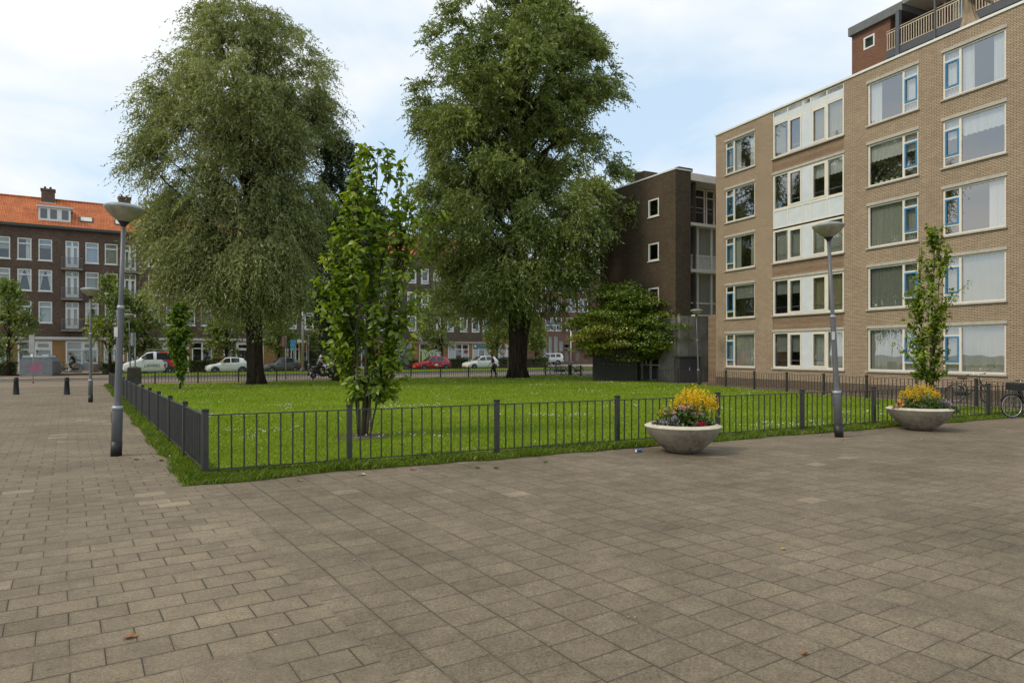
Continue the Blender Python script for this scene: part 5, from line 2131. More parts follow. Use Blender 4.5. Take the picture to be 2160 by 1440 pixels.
# --- bigger dense tree, right
pb_ = gp(1092, 797)
prof = pix_prof(pb_, [(-90, 1060, 1120), (-50, 990, 1190), (0, 962, 1205), (40, 945, 1215), (90, 905, 1275), (150, 900, 1280), (200, 872, 1315), (250, 880, 1308), (300, 880, 1312), (350, 890, 1320), (400, 890, 1335), (450, 893, 1352), (500, 893, 1346), (550, 897, 1325), (600, 915, 1275), (635, 950, 1215), (662, 1020, 1170)])
prof = [(z, max(0.2, a), max(0.2, b)) for z, a, b in prof]
H_ = prof[-1][0]
big_tree('dense_tree', 'huge dense dark green tree with thick trunk in front of the brown block', pb_, prof,
         [(0.0, 0, -0.1, 0.78), (0.0, 0, 1.0, 0.68), (0.05, 0, 3.0, 0.72), (0.2, 0, 4.6, 0.86), (0.2, 0, 7, 0.60), (0.2, 0, 12, 0.45), (0.1, 0, 18, 0.28), (0, 0, H_ - 2, 0.04)],
         200, 3100, 10, 13, 0.27, 0.085, 'poplar', 0.55, 1.15, 0.72, 23, tb=-0.02, zmin=5.5)
# --- darker narrow tree between them
nb_ = gp(719, 803.5)
prof = pix_prof(nb_, [(322, 708, 720), (350, 685, 755), (400, 680, 770), (450, 685, 790), (500, 680, 800), (560, 676, 800), (620, 680, 790), (680, 690, 775), (720, 700, 750)])
prof = [(z, max(0.2, a), max(0.3, b)) for z, a, b in prof]
H_ = prof[-1][0]
big_tree('dark_tree', 'dark narrow tree standing behind the young large leaved tree', nb_, prof,
         [(0, 0, -0.1, 0.55), (0, 0, 1.0, 0.45), (0, 0, 4, 0.38), (0, 0, 9, 0.22), (0, 0, H_ - 1, 0.03)], 40, 560, 7, 12, 0.22, 0.10, 'dark_leaf', 0.1, 0.9, 0.7, 31)

# --- street trees along the parking lane and pavement
stre = [(18, 9.5, 604, 745, -45, 52, 'round young street tree cut by the left edge of the photo'),
        (232, 9.6, 590, 742, 198, 280, 'bushy green street tree behind the second lamp post'),
        (306, 9.2, 628, 750, 262, 362, 'spreading street tree above the white van'),
        (478, 8.8, 668, 742, 438, 535, 'low street tree above the white hatchback'),
        (588, 8.8, 640, 738, 555, 625, 'street tree half hidden by the big willow trunk'),
        (682, 9.0, 650, 752, 655, 712, 'street tree behind the scooter rider'),
        (932, 9.0, 622, 748, 885, 986, 'round street tree behind the red car'),
        (1048, 8.6, 655, 742, 1028, 1085, 'small street tree left of the thick trunk'),
        (1130, 8.6, 668, 748, 1108, 1145, 'small street tree right of the thick trunk')]
for i, (px, nn, yt, yb, xl, xr, lab) in enumerate(stre):
    b_ = at_n(px, nn)
    zt, zb = z_at(yt, b_.y), max(1.9, z_at(yb, b_.y))
    wl, wr = (px - xl) / F * b_.y, (xr - px) / F * b_.y
    pf = [(zb, wl * 0.35, wr * 0.35), (zb + (zt - zb) * 0.22, wl * 0.9, wr * 0.9), (zb + (zt - zb) * 0.5, wl, wr), (zb + (zt - zb) * 0.8, wl * 0.62, wr * 0.62), (zt, 0.2, 0.2)]
    big_tree('street_tree', lab, b_, pf, [(0, 0, 0, 0.16), (0, 0, 1.0, 0.13), (0, 0, zb + 0.6, 0.11), (0, 0, zt - 0.8, 0.03)], 20, 120, 6, 10, 0.22, 0.13, 'street', 0.25, 0.75, 0.5, 50 + i, 'street trees along the road')

# --- maple with several stems by the dark block
mb0 = gp(1316, 803)
prof = pix_prof(mb0, [(592, 1290, 1330), (610, 1262, 1362), (640, 1235, 1390), (665, 1215, 1420), (690, 1205, 1443), (715, 1202, 1440), (738, 1230, 1415), (760, 1270, 1335)])
prof = [(z, max(0.2, a * 1.06), max(0.2, b * 1.12)) for z, a, b in prof]
mp_ = thing('maple_tree', 'spreading multi stemmed maple with reddish tips in front of the dark block', 'tree', (*mb0, 0))
random.seed(5)
rs = np.random.default_rng(5)
tm = MB()
tips = []
for i in range(13):
    a = rs.uniform(0, 6.28)
    k_ = rs.uniform(0.5, 1.0)
    zt = rs.uniform(2.2, 4.6)
    l_, r_ = envelope(prof, zt)
    ex = (r_ if math.cos(a) > 0 else l_) * 0.72 * k_
    tip = Vector((math.cos(a) * ex, math.sin(a) * (l_ + r_) / 2 * 0.65 * k_, zt))
    st = Vector((math.cos(a) * 0.22, math.sin(a) * 0.22, -0.05))
    m1 = Vector((tip.x * 0.45, tip.y * 0.45, zt * 0.42))
    pts = limb(tm, st, m1, 0.10, 0.075, 0.04)
    limb(tm, m1, tip, 0.075, 0.02, 0.08)
    for j in range(3):
        t2 = m1.lerp(tip, rs.uniform(0.3, 0.9)) + Vector((rs.normal(0, 0.7), rs.normal(0, 0.7), rs.uniform(0.2, 0.7)))
        limb(tm, m1.lerp(tip, rs.uniform(0.1, 0.5)), t2, 0.04, 0.01, 0.05)
tm.build('trunk', M['bark'], mp_)
# flat tiers of foliage
NTi, per = 310, 170
zc = rs.uniform(prof[0][0], prof[-1][0], NTi * 3)
l_, r_ = envelope(prof, zc)
acc = rs.random(NTi * 3) < (l_ + r_) / (l_ + r_).max()
zc = zc[acc][:NTi]
nt_ = len(zc)
l_, r_ = envelope(prof, zc)
a = rs.uniform(0, 6.28, nt_)
rh = rs.uniform(0.25, 0.97, nt_)
a = np.where(rs.random(nt_) < 0.35, np.where(rs.random(nt_) < 0.5, 0, np.pi) + rs.normal(0, 0.5, nt_), a)
TC = np.column_stack([np.cos(a) * np.where(np.cos(a) > 0, r_, l_) * rh, np.sin(a) * (l_ + r_) / 2 * 0.8 * rh, zc])
it = np.repeat(np.arange(nt_), per)
n = len(it)
aa, rr = rs.uniform(0, 6.28, n), np.sqrt(rs.random(n))
sz = rs.uniform(0.55, 1.0, nt_)[it]
P_ = TC[it] + np.column_stack([np.cos(aa) * rr * sz, np.sin(aa) * rr * sz, rs.normal(0, 0.09, n) - 0.28 * rr ** 2 * sz])
D = np.column_stack([np.cos(aa), np.sin(aa), np.full(n, -0.35)]) + rs.normal(0, 0.4, (n, 3))
D /= np.linalg.norm(D, axis=1)[:, None]
up = np.array([0, 0, 1.0]) + rs.normal(0, 0.45, (n, 3))
Sd = np.cross(D, up)
Sd /= np.linalg.norm(Sd, axis=1)[:, None]
ln_, wd_ = 0.17 * rs.uniform(0.6, 1.2, n), 0.12 * rs.uniform(0.7, 1.2, n)
mid = P_ + D * (ln_ * 0.45)[:, None]
V = np.stack([P_, mid + Sd * wd_[:, None] / 2, P_ + D * ln_[:, None], mid - Sd * wd_[:, None] / 2], 1).reshape(-1, 3)
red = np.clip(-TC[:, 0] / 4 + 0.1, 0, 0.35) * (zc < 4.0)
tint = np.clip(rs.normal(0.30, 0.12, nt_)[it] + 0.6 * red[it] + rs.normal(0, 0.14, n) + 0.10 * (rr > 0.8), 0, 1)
np_mesh('crown', V, np.arange(4 * n).reshape(n, 4), M['maple'], mp_, np.repeat(tint, 4))


# ---------------------------------------------------------------- large leaved young trees (hornbeam like)
def ovate(P_, D, Nn, ln, wd, rs, fold=0.25, curl=0.25):
    """folded ovate leaves: two quads either side of the midrib"""
    n = len(P_)
    D = D / np.linalg.norm(D, axis=1)[:, None]
    Sd = np.cross(D, Nn)
    Sd /= (np.linalg.norm(Sd, axis=1)[:, None] + 1e-9)
    Up = np.cross(Sd, D)
    L_ = ln[:, None]
    W_ = wd[:, None] / 2
    b0_ = P_
    tip = P_ + D * L_ - Up * L_ * curl
    a1, a2 = P_ + D * L_ * 0.28 + Up * L_ * 0.02, P_ + D * L_ * 0.66 - Up * L_ * curl * 0.35
    lift = Up * W_ * fold
    l1, l2 = a1 + Sd * W_ * 0.95 + lift, a2 + Sd * W_ * 0.8 + lift
    r1, r2 = a1 - Sd * W_ * 0.95 + lift, a2 - Sd * W_ * 0.8 + lift
    V = np.stack([b0_, l1, l2, tip, r2, r1, a1, a2], 1).reshape(-1, 3)
    o = (np.arange(n) * 8)[:, None]
    q = np.array([[0, 6, 1, 1], [6, 7, 2, 1], [7, 3, 2, 2], [0, 5, 6, 6], [6, 5, 4, 7], [7, 4, 3, 3]])
    tri = np.array([[0, 6, 1], [6, 7, 2], [6, 2, 1], [7, 3, 2], [0, 5, 6], [6, 5, 4], [6, 4, 7], [7, 4, 3]])
    Fc = (tri[None] + o[:, :, None]).reshape(-1, 3)
    return V, Fc


def young_tree(name, label, base, rows, stems, nbr, nlf, ln, wd, seed, tint0=0.5, ysq=0.85, low=0.5, wide=1.0):
    rs = np.random.default_rng(seed)
    random.seed(seed)
    root = thing(name, label, 'tree', (*base, 0))
    prof = [(z, max(0.08, a * wide), max(0.08, b * wide)) for z, a, b in pix_prof(base, rows)]
    zlo, zhi = prof[0][0], prof[-1][0]
    tm = MB()
    stem_pts = []
    for (dx, dy, hx_, hy_, ht, r0) in stems:
        pts, rad = [], []
        for i in range(11):
            q = i / 10
            pts.append((dx * (0.5 + 0.5 * min(1, q * 4)) + (hx_ - dx) * q ** 1.3 + rs.normal(0, 0.012), dy + (hy_ - dy) * q ** 1.3 + rs.normal(0, 0.012), -0.05 + (ht + 0.05) * q))
            rad.append(r0 * (1 - q) ** 0.8 + 0.004)
        tm.tube(pts, rad, 8)
        stem_pts.append(np.array(pts))
    # side branches rising from the stems, leaves in two ranks along them
    PP, DD, NN, TT = [], [], [], []
    cnt = 0
    for b in range(nbr * 4):
        if cnt >= nbr:
            break
        z1 = rs.uniform(zlo, zhi)
        l_, r_ = envelope(prof, z1)
        if rs.random() > 0.12 + 0.88 * ((l_ + r_) / max(p[1] + p[2] for p in prof)) ** 1.2:
            continue
        a = rs.uniform(0, 6.28)
        if rs.random() < 0.45:
            a = (0 if rs.random() < 0.55 else math.pi) + rs.normal(0, 0.45)
        rho = rs.uniform(0.55, 1.12) if rs.random() < 0.7 else rs.uniform(0.05, 0.55)
        ex = (r_ if math.cos(a) > 0 else l_) * rho
        tip = np.array([math.cos(a) * ex, math.sin(a) * (l_ + r_) / 2 * ysq * rho, z1])
        # root on the nearest stem below
        best = None
        for sp in stem_pts:
            zz = max(sp[1][2] + low, z1 - (0.35 + 0.8 * np.hypot(tip[0], tip[1])))
            p = np.array([np.interp(zz, sp[:, 2], sp[:, 0]), np.interp(zz, sp[:, 2], sp[:, 1]), min(zz, sp[-1, 2])])
            dd_ = np.linalg.norm((p - tip)[:2])
            if best is None or dd_ < best[0]:
                best = (dd_, p)
        st = best[1]
        cnt += 1
        pts = limb(tm, st, tip, 0.016, 0.004, 0.10, 5, 6, 0.2)
        pts = np.array([list(p) for p in pts])
        m = nlf
        q = np.clip(rs.uniform(0.12, 1.05, m), 0, 1)
        k_ = np.minimum((q * 6).astype(int), 5)
        f = (q * 6 - k_)[:, None]
        P_ = pts[k_] * (1 - f) + pts[k_ + 1] * f + rs.normal(0, 0.035, (m, 3))
        T_ = pts[k_ + 1] - pts[k_]
        T_ /= (np.linalg.norm(T_, axis=1)[:, None] + 1e-9)
        side = np.cross(T_, np.array([0, 0, 1.0]))
        side /= (np.linalg.norm(side, axis=1)[:, None] + 1e-9)
        sgn = rs.choice([-1, 1], m)[:, None]
        D = T_ * 0.55 + side * sgn * 0.75 + np.array([0, 0, -0.55]) + rs.normal(0, 0.38, (m, 3))
        Nn = np.array([0, 0, 1.0]) + rs.normal(0, 0.45, (m, 3)) + np.array([math.cos(a), math.sin(a), 0]) * 0.5
        PP.append(P_)
        DD.append(D)
        NN.append(Nn)
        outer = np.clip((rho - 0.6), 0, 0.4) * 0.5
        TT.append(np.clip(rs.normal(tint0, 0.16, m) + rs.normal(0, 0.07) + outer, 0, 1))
    tm.build('trunk', M['bark_l'], root)
    PP, DD, NN, TT = np.vstack(PP), np.vstack(DD), np.vstack(NN), np.concatenate(TT)
    n = len(PP)
    V, Fc = ovate(PP, DD, NN, ln * rs.uniform(0.6, 1.25, n), wd * rs.uniform(0.7, 1.2, n), rs)
    np_mesh('crown', V, Fc, M['horn'], root, np.repeat(TT, 8), smooth=False)
    return root


hb_ = gp(765, 922)
young_tree('young_tree', 'young multi stemmed tree with large fresh green leaves behind the front fence', hb_,
           [(290, 808, 838), (310, 770, 905), (340, 768, 892), (375, 750, 872), (410, 738, 872), (440, 725, 905), (480, 712, 910), (515, 688, 885), (560, 682, 868), (610, 684, 868), (640, 690, 892), (690, 692, 862), (730, 700, 852), (765, 718, 830), (800, 728, 850), (830, 736, 850), (855, 748, 790)],
           [(0.02, 0, 0.35, 0.05, 6.5, 0.05), (-0.18, 0.05, -0.32, 0.1, 5.0, 0.030), (0.17, -0.05, 0.6, -0.1, 5.8, 0.030), (0.09, 0.12, 0.2, 0.4, 5.2, 0.024), (-0.09, -0.12, -0.05, -0.35, 4.8, 0.024), (0.27, 0.05, 0.8, 0.2, 4.2, 0.020)],
           205, 27, 0.175, 0.10, 71, 0.53, wide=1.2)
sl_ = dp(1962, 21.8)
young_tree('slim_tree', 'slim young tree with fresh green leaves behind the right planter', sl_,
           [(468, 1972, 1985), (490, 1960, 1990), (530, 1945, 2000), (535, 1940, 2022), (560, 1925, 1992), (590, 1918, 2008), (605, 1925, 2040), (640, 1925, 1985), (680, 1915, 1995), (705, 1895, 1985), (740, 1915, 1985), (780, 1925, 1985), (800, 1945, 1980)],
           [(0, 0, 0.15, 0, 5.95, 0.055), (-0.05, 0.05, -0.3, 0.1, 3.6, 0.022), (0.05, 0.0, 0.25, -0.1, 4.2, 0.022)], 112, 24, 0.15, 0.088, 73, 0.55, low=0.7, wide=1.2)
st_ = gp(379, 821)
young_tree('sapling', 'thin leafy sapling on the lawn in front of the van', st_,
           [(638, 370, 394), (660, 352, 408), (675, 362, 400), (700, 350, 412), (728, 354, 408), (742, 364, 402), (760, 368, 400), (785, 373, 392), (806, 375, 386)],
           [(0, 0, 0.02, 0, 4.4, 0.06)], 85, 24, 0.24, 0.14, 77, 0.32, low=0.5)

# bare earth round the young trees
for c_, r_, nm in ((hb_, 0.62, 'round patch of bare earth under the young tree'), (st_, 0.75, 'patch of bare earth under the sapling'), (wb_, 1.3, 'bare earth ring round the willow trunk'), (pb_, 1.6, 'bare earth ring round the thick trunk')):
    mb = MB()
    n = 30
    mb.add([(c_.x + 0.05, c_.y, 0.05)] + [(c_.x + math.cos(i / n * 6.283) * r_ * (1 + 0.14 * math.sin(i * 2.3)), c_.y + math.sin(i / n * 6.283) * r_ * (1 + 0.14 * math.sin(i * 1.7)), 0.026) for i in range(n)],
           [(0, i + 1, (i + 1) % n + 1) for i in range(n)])
    tag(mb.build('soil', M['soil']), nm, None, None, 'structure')


# ---------------------------------------------------------------- hedges
def hedge(label, n0, t0, t1, w, h, seed):
    rs = np.random.default_rng(seed)
    root = thing('hedge', label, 'hedge', (*tn((t0 + t1) / 2, n0), 0.1), trz, 'clipped hedges along the pavement')
    L_ = t1 - t0
    n = int(L_ * 420)
    x, y = rs.uniform(-L_ / 2, L_ / 2, n), rs.uniform(-w / 2, w / 2, n)
    z = rs.random(n) ** 0.6 * h
    hh = h * (0.88 + 0.12 * np.sin(x * 1.7) * np.sin(x * 0.6 + 1))
    z = np.minimum(z, hh)
    face = rs.random(n)
    y = np.where(face < 0.45, -w / 2 + rs.uniform(0, 0.12, n), y)
    z = np.where((face >= 0.45) & (face < 0.8), hh - rs.uniform(0, 0.12, n), z)
    P_ = np.column_stack([x, y, z])
    D = rs.normal(0, 1, (n, 3)) + np.array([0, -0.4, 0.5])
    V, Fc = leaf_quads(P_, D, 0.17 * rs.uniform(0.6, 1.2, n), 0.10)
    tint = np.clip(rs.normal(0.45, 0.2, n) + 0.1 * np.sin(x * 2.3), 0, 1)
    np_mesh('foliage', V, Fc, M['hedge'], root, np.repeat(tint, 4))
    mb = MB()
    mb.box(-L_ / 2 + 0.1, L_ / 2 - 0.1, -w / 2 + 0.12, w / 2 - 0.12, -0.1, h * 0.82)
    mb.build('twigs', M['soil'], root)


OH = TO + TN * 8.6
hx_t = lambda q: on_line(OH, TX, q)
for i, (q0, q1, h, lab) in enumerate(((-40, 37, 1.0, 'rounded hedge left of the big grey container'), (213, 262, 0.95, 'short hedge behind the left lamp post'), (398, 472, 1.15, 'clipped hedge between the van and the white hatchback'),
                                      (640, 668, 1.1, 'hedge behind the scooter rider'), (828, 878, 1.1, 'hedge left of the red car'), (946, 985, 1.2, 'hedge between the red car and the white car'),
                                      (1046, 1068, 1.2, 'hedge left of the thick trunk below the poster'), (1112, 1152, 1.15, 'hedge right of the thick trunk'))):
    hedge(lab, 8.6, hx_t(q0), hx_t(q1), 1.3, h, 90 + i)
# ================================================================ lamps, bollards, planters, signs, containers
M['lens'] = plain('milky_lens', (0.30, 0.275, 0.20), 0.3, var=0.3, scale=5)
M['lamp_cap'] = plain('lamp_cap', (0.25, 0.27, 0.25), 0.4, var=0.15)
M['sticker'] = plain('label_sticker', (0.62, 0.60, 0.55), 0.5)


def street_lamp(label, base, height, lean, zc1, zc2, rscale=1.0, detail=True, head=0.335):
    root = thing('street_lamp', label, 'street lamp', (*base, 0), 0, 'grey street lamps round the square')
    tl = Matrix.Rotation(math.atan2(lean, height), 4, 'Y')
    def P(z):
        return tuple(tl @ Vector((0, 0, z)))
    mb = MB()
    r1, r2, r3 = 0.092 * rscale, 0.060 * rscale, 0.042 * rscale
    zs_ = [(0.0, r1), (zc1 - 0.03, r1 * 0.97), (zc1 + 0.05, r2 * 1.12), (zc1 + 0.12, r2), (zc2, r2 * 0.95), (zc2 + 0.05, r3 * 1.15), (zc2 + 0.1, r3), (height - 0.36, r3 * 0.92)]
    mb.tube([P(z) for z, _ in zs_], [r for _, r in zs_], 20)
    mb.build('pole', M['grey_metal'], root)
    mb = MB()
    mb.tube([P(-0.02), P(0.27)], r1 * 1.035, 20)
    mb.build('pole_foot', M['cap_black'], root)
    for z, r in ((zc1 - 0.02, r1), (zc2 + 0.0, r2)):
        mb = MB()
        mb.tube([P(z - 0.03), P(z - 0.01), P(z + 0.02), P(z + 0.04)], [r * 1.0, r * 1.07, r * 1.07, r * 0.9], 20)
        mb.build('collar', M['steel'], root)
    if detail:
        mb = MB()
        q = P(2.25)
        mb.box(q[0] - r2 * 1.25, q[0] - r2 * 0.1, q[1] - r2 * 1.1, q[1] - r2 * 0.98, 2.18, 2.36)
        mb.build('sticker', M['sticker'], root)
        mb = MB()
        q = P(zc1 - 0.25)
        mb.box(q[0] - r1 * 1.12, q[0] - r1 * 0.9, q[1] - 0.03, q[1] + 0.03, zc1 - 0.30, zc1 - 0.1)
        mb.build('hatch', M['grey_metal'], root)
    # luminaire
    hp = P(height - 0.38)
    hl = thing('lamp_head', None, None, hp)
    hl.parent = root
    hl.rotation_euler = (0, math.atan2(lean, height) + R(2), 0)
    k_ = head / 0.35
    mb = MB()
    mb.lathe([(r3 * 0.98, -0.03), (r3 * 1.2, 0.0), (0.10 * k_, 0.055), (0.105 * k_, 0.065), (0.01, 0.066)], n=28)
    mb.build('neck', M['black'], hl)
    mb = MB()
    mb.lathe([(0.095 * k_, 0.062), (0.14 * k_, 0.09), (0.22 * k_, 0.15), (0.30 * k_, 0.225), (0.345 * k_, 0.285), (0.352 * k_, 0.30)], n=40)
    mb.build('lamp_shade', M['lens'], hl)
    mb = MB()
    mb.lathe([(0.353 * k_, 0.297), (0.358 * k_, 0.315), (0.34 * k_, 0.338), (0.25 * k_, 0.372), (0.12 * k_, 0.388), (0.005, 0.392)], n=40)
    mb.build('lid', M['lamp_cap'], hl)
    return root


def lamp_at(px, pyb, ytop, xtop, label, zc1, zc2, **kw):
    b_ = gp(px, pyb)
    h = z_at(ytop, b_.y)
    street_lamp(label, b_, h, (xtop - px) / F * b_.y, zc1, zc2, **kw)


lamp_at(245, 961, 431, 262, 'tall grey street lamp leaning right beside the path fence, nearest the camera', 0.90, 2.72)
lamp_at(1770, 921, 470, 1746, 'grey street lamp leaning left beside the front fence between the planters', 1.02, 2.70)
lamp_at(191, 848, 607, 191, 'middle sized grey street lamp standing on the path near the bollards', 0.85, 2.6, rscale=0.85, detail=False)
lb = dp(275, 51.0)
street_lamp('small distant street lamp rising behind the dark concrete block', lb, z_at(662, lb.y), -0.1, 0.9, 2.7, 0.8, False, 0.34)
lb = gp(1474, 812)
street_lamp('distant street lamp in front of the grey concrete yard wall', lb, z_at(652, lb.y), -0.15, 0.9, 2.6, 0.8, False, 0.34)
lb = at_n(651, 20.5)
street_lamp('far street lamp in front of the corner terrace entrance', lb, z_at(694, lb.y), 0, 0.9, 2.6, 0.75, False, 0.33)


# ---------------------------------------------------------------- bollards
for px, lab in ((34, 'black tapered bollard at the far left of the path'), (141, 'black tapered bollard left of the slim lamp post')):
    b_ = gp(px, 832)
    t = thing('bollard', lab, 'bollard', (*b_, 0), 0.2, 'black bollards across the path')
    mb = MB()
    mb.lathe([(0.13, 0), (0.125, 0.02), (0.085, 0.66), (0.092, 0.67), (0.092, 0.74), (0.06, 0.78), (0.005, 0.785)], n=18)
    mb.build('post', M['cap_black'], t)
    mb = MB()
    mb.lathe([(0.10, 0.60), (0.105, 0.61), (0.102, 0.65), (0.095, 0.66)], n=18)
    mb.build('band', M['black'], t)


# ---------------------------------------------------------------- concrete bowls with flowers
def bowl_mat():
    t = NT('weathered_bowl')
    o = t.obj()
    x, y, z = t.xyz(o)[0:3]
    n1, n2 = t.noise(3.2, 6, o, 0.65), t.noise(11, 5, o, 0.7)
    v = t.comb(t.math('MULTIPLY', x, 5), t.math('MULTIPLY', y, 5), t.math('MULTIPLY', z, 1.2))
    n3 = t.noise(1.0, 5, v, 0.65)
    base = t.ramp(n1, [(0.3, (0.235, 0.205, 0.16)), (0.7, (0.36, 0.32, 0.25))])
    dirt = t.rng(t.math('ADD', t.math('MULTIPLY', n2, 0.45), t.math('MULTIPLY', n3, 0.55)), 0.47, 0.60, 0.0, 0.85)
    low = t.rng(z, 0.1, 0.46, 1.0, 0.35)  # real stains, painted stronger low down to darken the bowl's shaded underside
    c = t.mix(t.math('MULTIPLY', dirt, low), base, (0.085, 0.07, 0.05))
    t.principled(c, 0.85, spec=0.3, bump=n2, bstr=0.25)
    return t.mat


M['bowl'] = bowl_mat()
M['rim'] = plain('pale_rim', (0.52, 0.46, 0.35), 0.8, var=0.15, scale=7)
M['yel'] = leaf_mat('yellow_petals', (0.60, 0.36, 0.01), (0.80, 0.52, 0.015), (0.85, 0.66, 0.05), transl=0.3, gloss=0.02)
M['pink'] = leaf_mat('pink_petals', (0.45, 0.10, 0.16), (0.62, 0.28, 0.30), (0.75, 0.55, 0.52), transl=0.3, gloss=0.02)
M['redp'] = leaf_mat('crimson_petals', (0.30, 0.008, 0.03), (0.45, 0.012, 0.05), (0.55, 0.04, 0.09), transl=0.3, gloss=0.02)
M['lav'] = leaf_mat('lavender_petals', (0.28, 0.24, 0.38), (0.42, 0.38, 0.48), (0.62, 0.58, 0.62), transl=0.3, gloss=0.02)
M['mauve'] = leaf_mat('mauve_petals', (0.45, 0.20, 0.50), (0.62, 0.36, 0.62), (0.78, 0.65, 0.72), transl=0.3, gloss=0.02)
M['orange'] = leaf_mat('orange_petals', (0.70, 0.22, 0.02), (0.80, 0.36, 0.08), (0.80, 0.60, 0.50), transl=0.3, gloss=0.02)
M['shrub'] = leaf_mat('planter_leaves', (0.028, 0.062, 0.008), (0.075, 0.135, 0.012), (0.16, 0.22, 0.02), transl=0.3)
M['olive'] = leaf_mat('olive_leaves', (0.10, 0.12, 0.015), (0.18, 0.20, 0.025), (0.30, 0.30, 0.04), transl=0.3)
M['darkshrub'] = leaf_mat('dark_planter_leaves', (0.012, 0.024, 0.008), (0.03, 0.05, 0.014), (0.06, 0.09, 0.02), transl=0.25)


def bowl(label, c, rad, h):
    root = thing('flower_planter', label, 'planter', (*c, 0), 0, 'concrete flower bowls beside the front fence')
    mb = MB()
    pr = [(0.01, 0.0)]
    for i in range(0, 17):
        a = i / 16
        pr.append((rad * float(np.interp(a, [0, 0.06, 0.18, 0.34, 0.55, 0.78, 1.0], [0.34, 0.41, 0.535, 0.66, 0.80, 0.92, 1.0])), h * 0.9 * a))
    mb.lathe(pr, n=56)
    mb.build('bowl', M['bowl'], root)
    mb = MB()
    mb.lathe([(rad * 0.995, h * 0.895), (rad * 1.004, h * 0.915), (rad * 0.985, h * 0.935), (rad * 0.86, h * 1.0), (rad * 0.80, h * 0.99), (rad * 0.79, h * 0.85)], n=56)
    mb.build('rim', M['rim'], root)
    mb = MB()
    mb.lathe([(rad * 0.795, h * 0.86), (rad * 0.5, h * 0.9), (0.005, h * 0.93)], n=40)
    mb.build('soil', M['soil'], root)
    return root


def plant(name, label, cat, c, z, n, rx, ry, rz, ln, wd, leafm, flm=None, nf=0, fl=0.05, ftop=True, seed=1, group=None, flat=False, spike=False, cz=None):
    """a planted clump: foliage cloud + flower heads"""
    rs = np.random.default_rng(seed)
    root = thing(name, label, cat, (c[0], c[1], z), 0, group)
    th, cp = rs.uniform(0, 2 * np.pi, n), rs.uniform(-0.15, 1, n)
    sp = np.sqrt(1 - np.clip(cp, -1, 1) ** 2)
    r = rs.uniform(0.25, 1, n) ** 0.6 * (0.85 + 0.25 * np.sin(3 * th + seed))
    Dn = np.column_stack([sp * np.cos(th), sp * np.sin(th), cp])
    P_ = Dn * r[:, None] * np.array([rx, ry, rz])
    if spike:
        P_[:, 2] = np.abs(P_[:, 2])
    D = Dn * 0.7 + rs.normal(0, 0.5, (n, 3)) + np.array([0, 0, 0.25 if not spike else 1.2])
    Q_ = rs.normal(0, 0.5, (n, 3)) + np.array([0, 0, 1.0])
    V, Fc = ovate(P_, D, Q_, ln * rs.uniform(0.6, 1.2, n), wd * rs.uniform(0.7, 1.2, n), rs)
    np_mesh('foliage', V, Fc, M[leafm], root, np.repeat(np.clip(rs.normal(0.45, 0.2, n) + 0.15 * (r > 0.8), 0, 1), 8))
    if flm:
        VV, FF, TT = [], [], []
        k_ = 0
        for i in range(nf):
            a, cc_ = rs.uniform(0, 6.28), rs.uniform(0.15 if not ftop else 0.35, 1)
            s_ = math.sqrt(1 - cc_ ** 2)
            d0 = np.array([s_ * math.cos(a), s_ * math.sin(a), cc_])
            p0 = d0 * np.array([rx, ry, rz]) * rs.uniform(0.88, 1.12)
            m = 14 if not flat else 24
            off = rs.normal(0, 1, (m, 3)) * fl * (np.array([0.5, 0.5, 0.5]) if not flat else np.array([1.0, 1.0, 0.14]))
            if spike:
                off = rs.normal(0, 1, (m, 3)) * np.array([0.35, 0.35, 1.3]) * fl
            P2 = p0 + off
            D2 = rs.normal(0, 1, (m, 3)) + d0 * 0.6
            V2, F2 = leaf_quads(P2, D2, fl * rs.uniform(0.5, 1.0, m), fl * 0.7)
            VV.append(V2)
            FF.append(F2 + k_)
            k_ += len(V2)
            TT.append(np.repeat(np.clip(rs.normal(0.5, 0.25, m), 0, 1), 4))
        np_mesh('flowers', np.vstack(VV), np.vstack(FF), M[flm], root, np.concatenate(TT))['kind'] = 'stuff'
    return root


p1 = gp(1449, 958)
p1.y += 0.30
R1_ = 0.725
bowl('stained concrete bowl planter with yellow and pink flowers, nearer of the two', p1, R1_, 0.55)
zt = 0.50
c1 = lambda dx, dy: (p1.x + dx, p1.y + dy)
plant('yellow_shrub', 'tall mass of yellow flowers in the nearer bowl planter', 'flowering plant', c1(0.26, 0.10), zt + 0.16, 460, 0.44, 0.34, 0.46, 0.07, 0.035, 'olive', 'yel', 150, 0.042, seed=3, spike=True)
plant('yellow_spray', 'loose olive green spray at the left of the nearer bowl', 'flowering plant', c1(-0.22, 0.18), zt + 0.02, 260, 0.24, 0.22, 0.34, 0.09, 0.035, 'olive', 'yel', 16, 0.03, seed=4, spike=True)
plant('pink_flower', 'flat pink flower heads over broad leaves in the nearer bowl', 'flowering plant', c1(0.03, -0.14), zt + 0.04, 420, 0.40, 0.26, 0.32, 0.13, 0.075, 'shrub', 'pink', 8, 0.05, seed=5, flat=True)
plant('lavender', 'dark lavender clump with grey lilac spikes in the nearer bowl', 'flowering plant', c1(-0.27, -0.30), zt - 0.02, 420, 0.26, 0.20, 0.19, 0.06, 0.018, 'darkshrub', 'lav', 34, 0.022, seed=6, spike=True)
plant('red_flower', 'crimson flower tuft at the front of the nearer bowl', 'flowering plant', c1(0.19, -0.42), zt - 0.01, 160, 0.14, 0.12, 0.11, 0.06, 0.03, 'darkshrub', 'redp', 14, 0.034, seed=7)
plant('low_shrub', 'low dark green filler at the right rim of the nearer bowl', 'plant', c1(0.42, -0.16), zt - 0.03, 340, 0.20, 0.30, 0.20, 0.06, 0.03, 'darkshrub', seed=8)
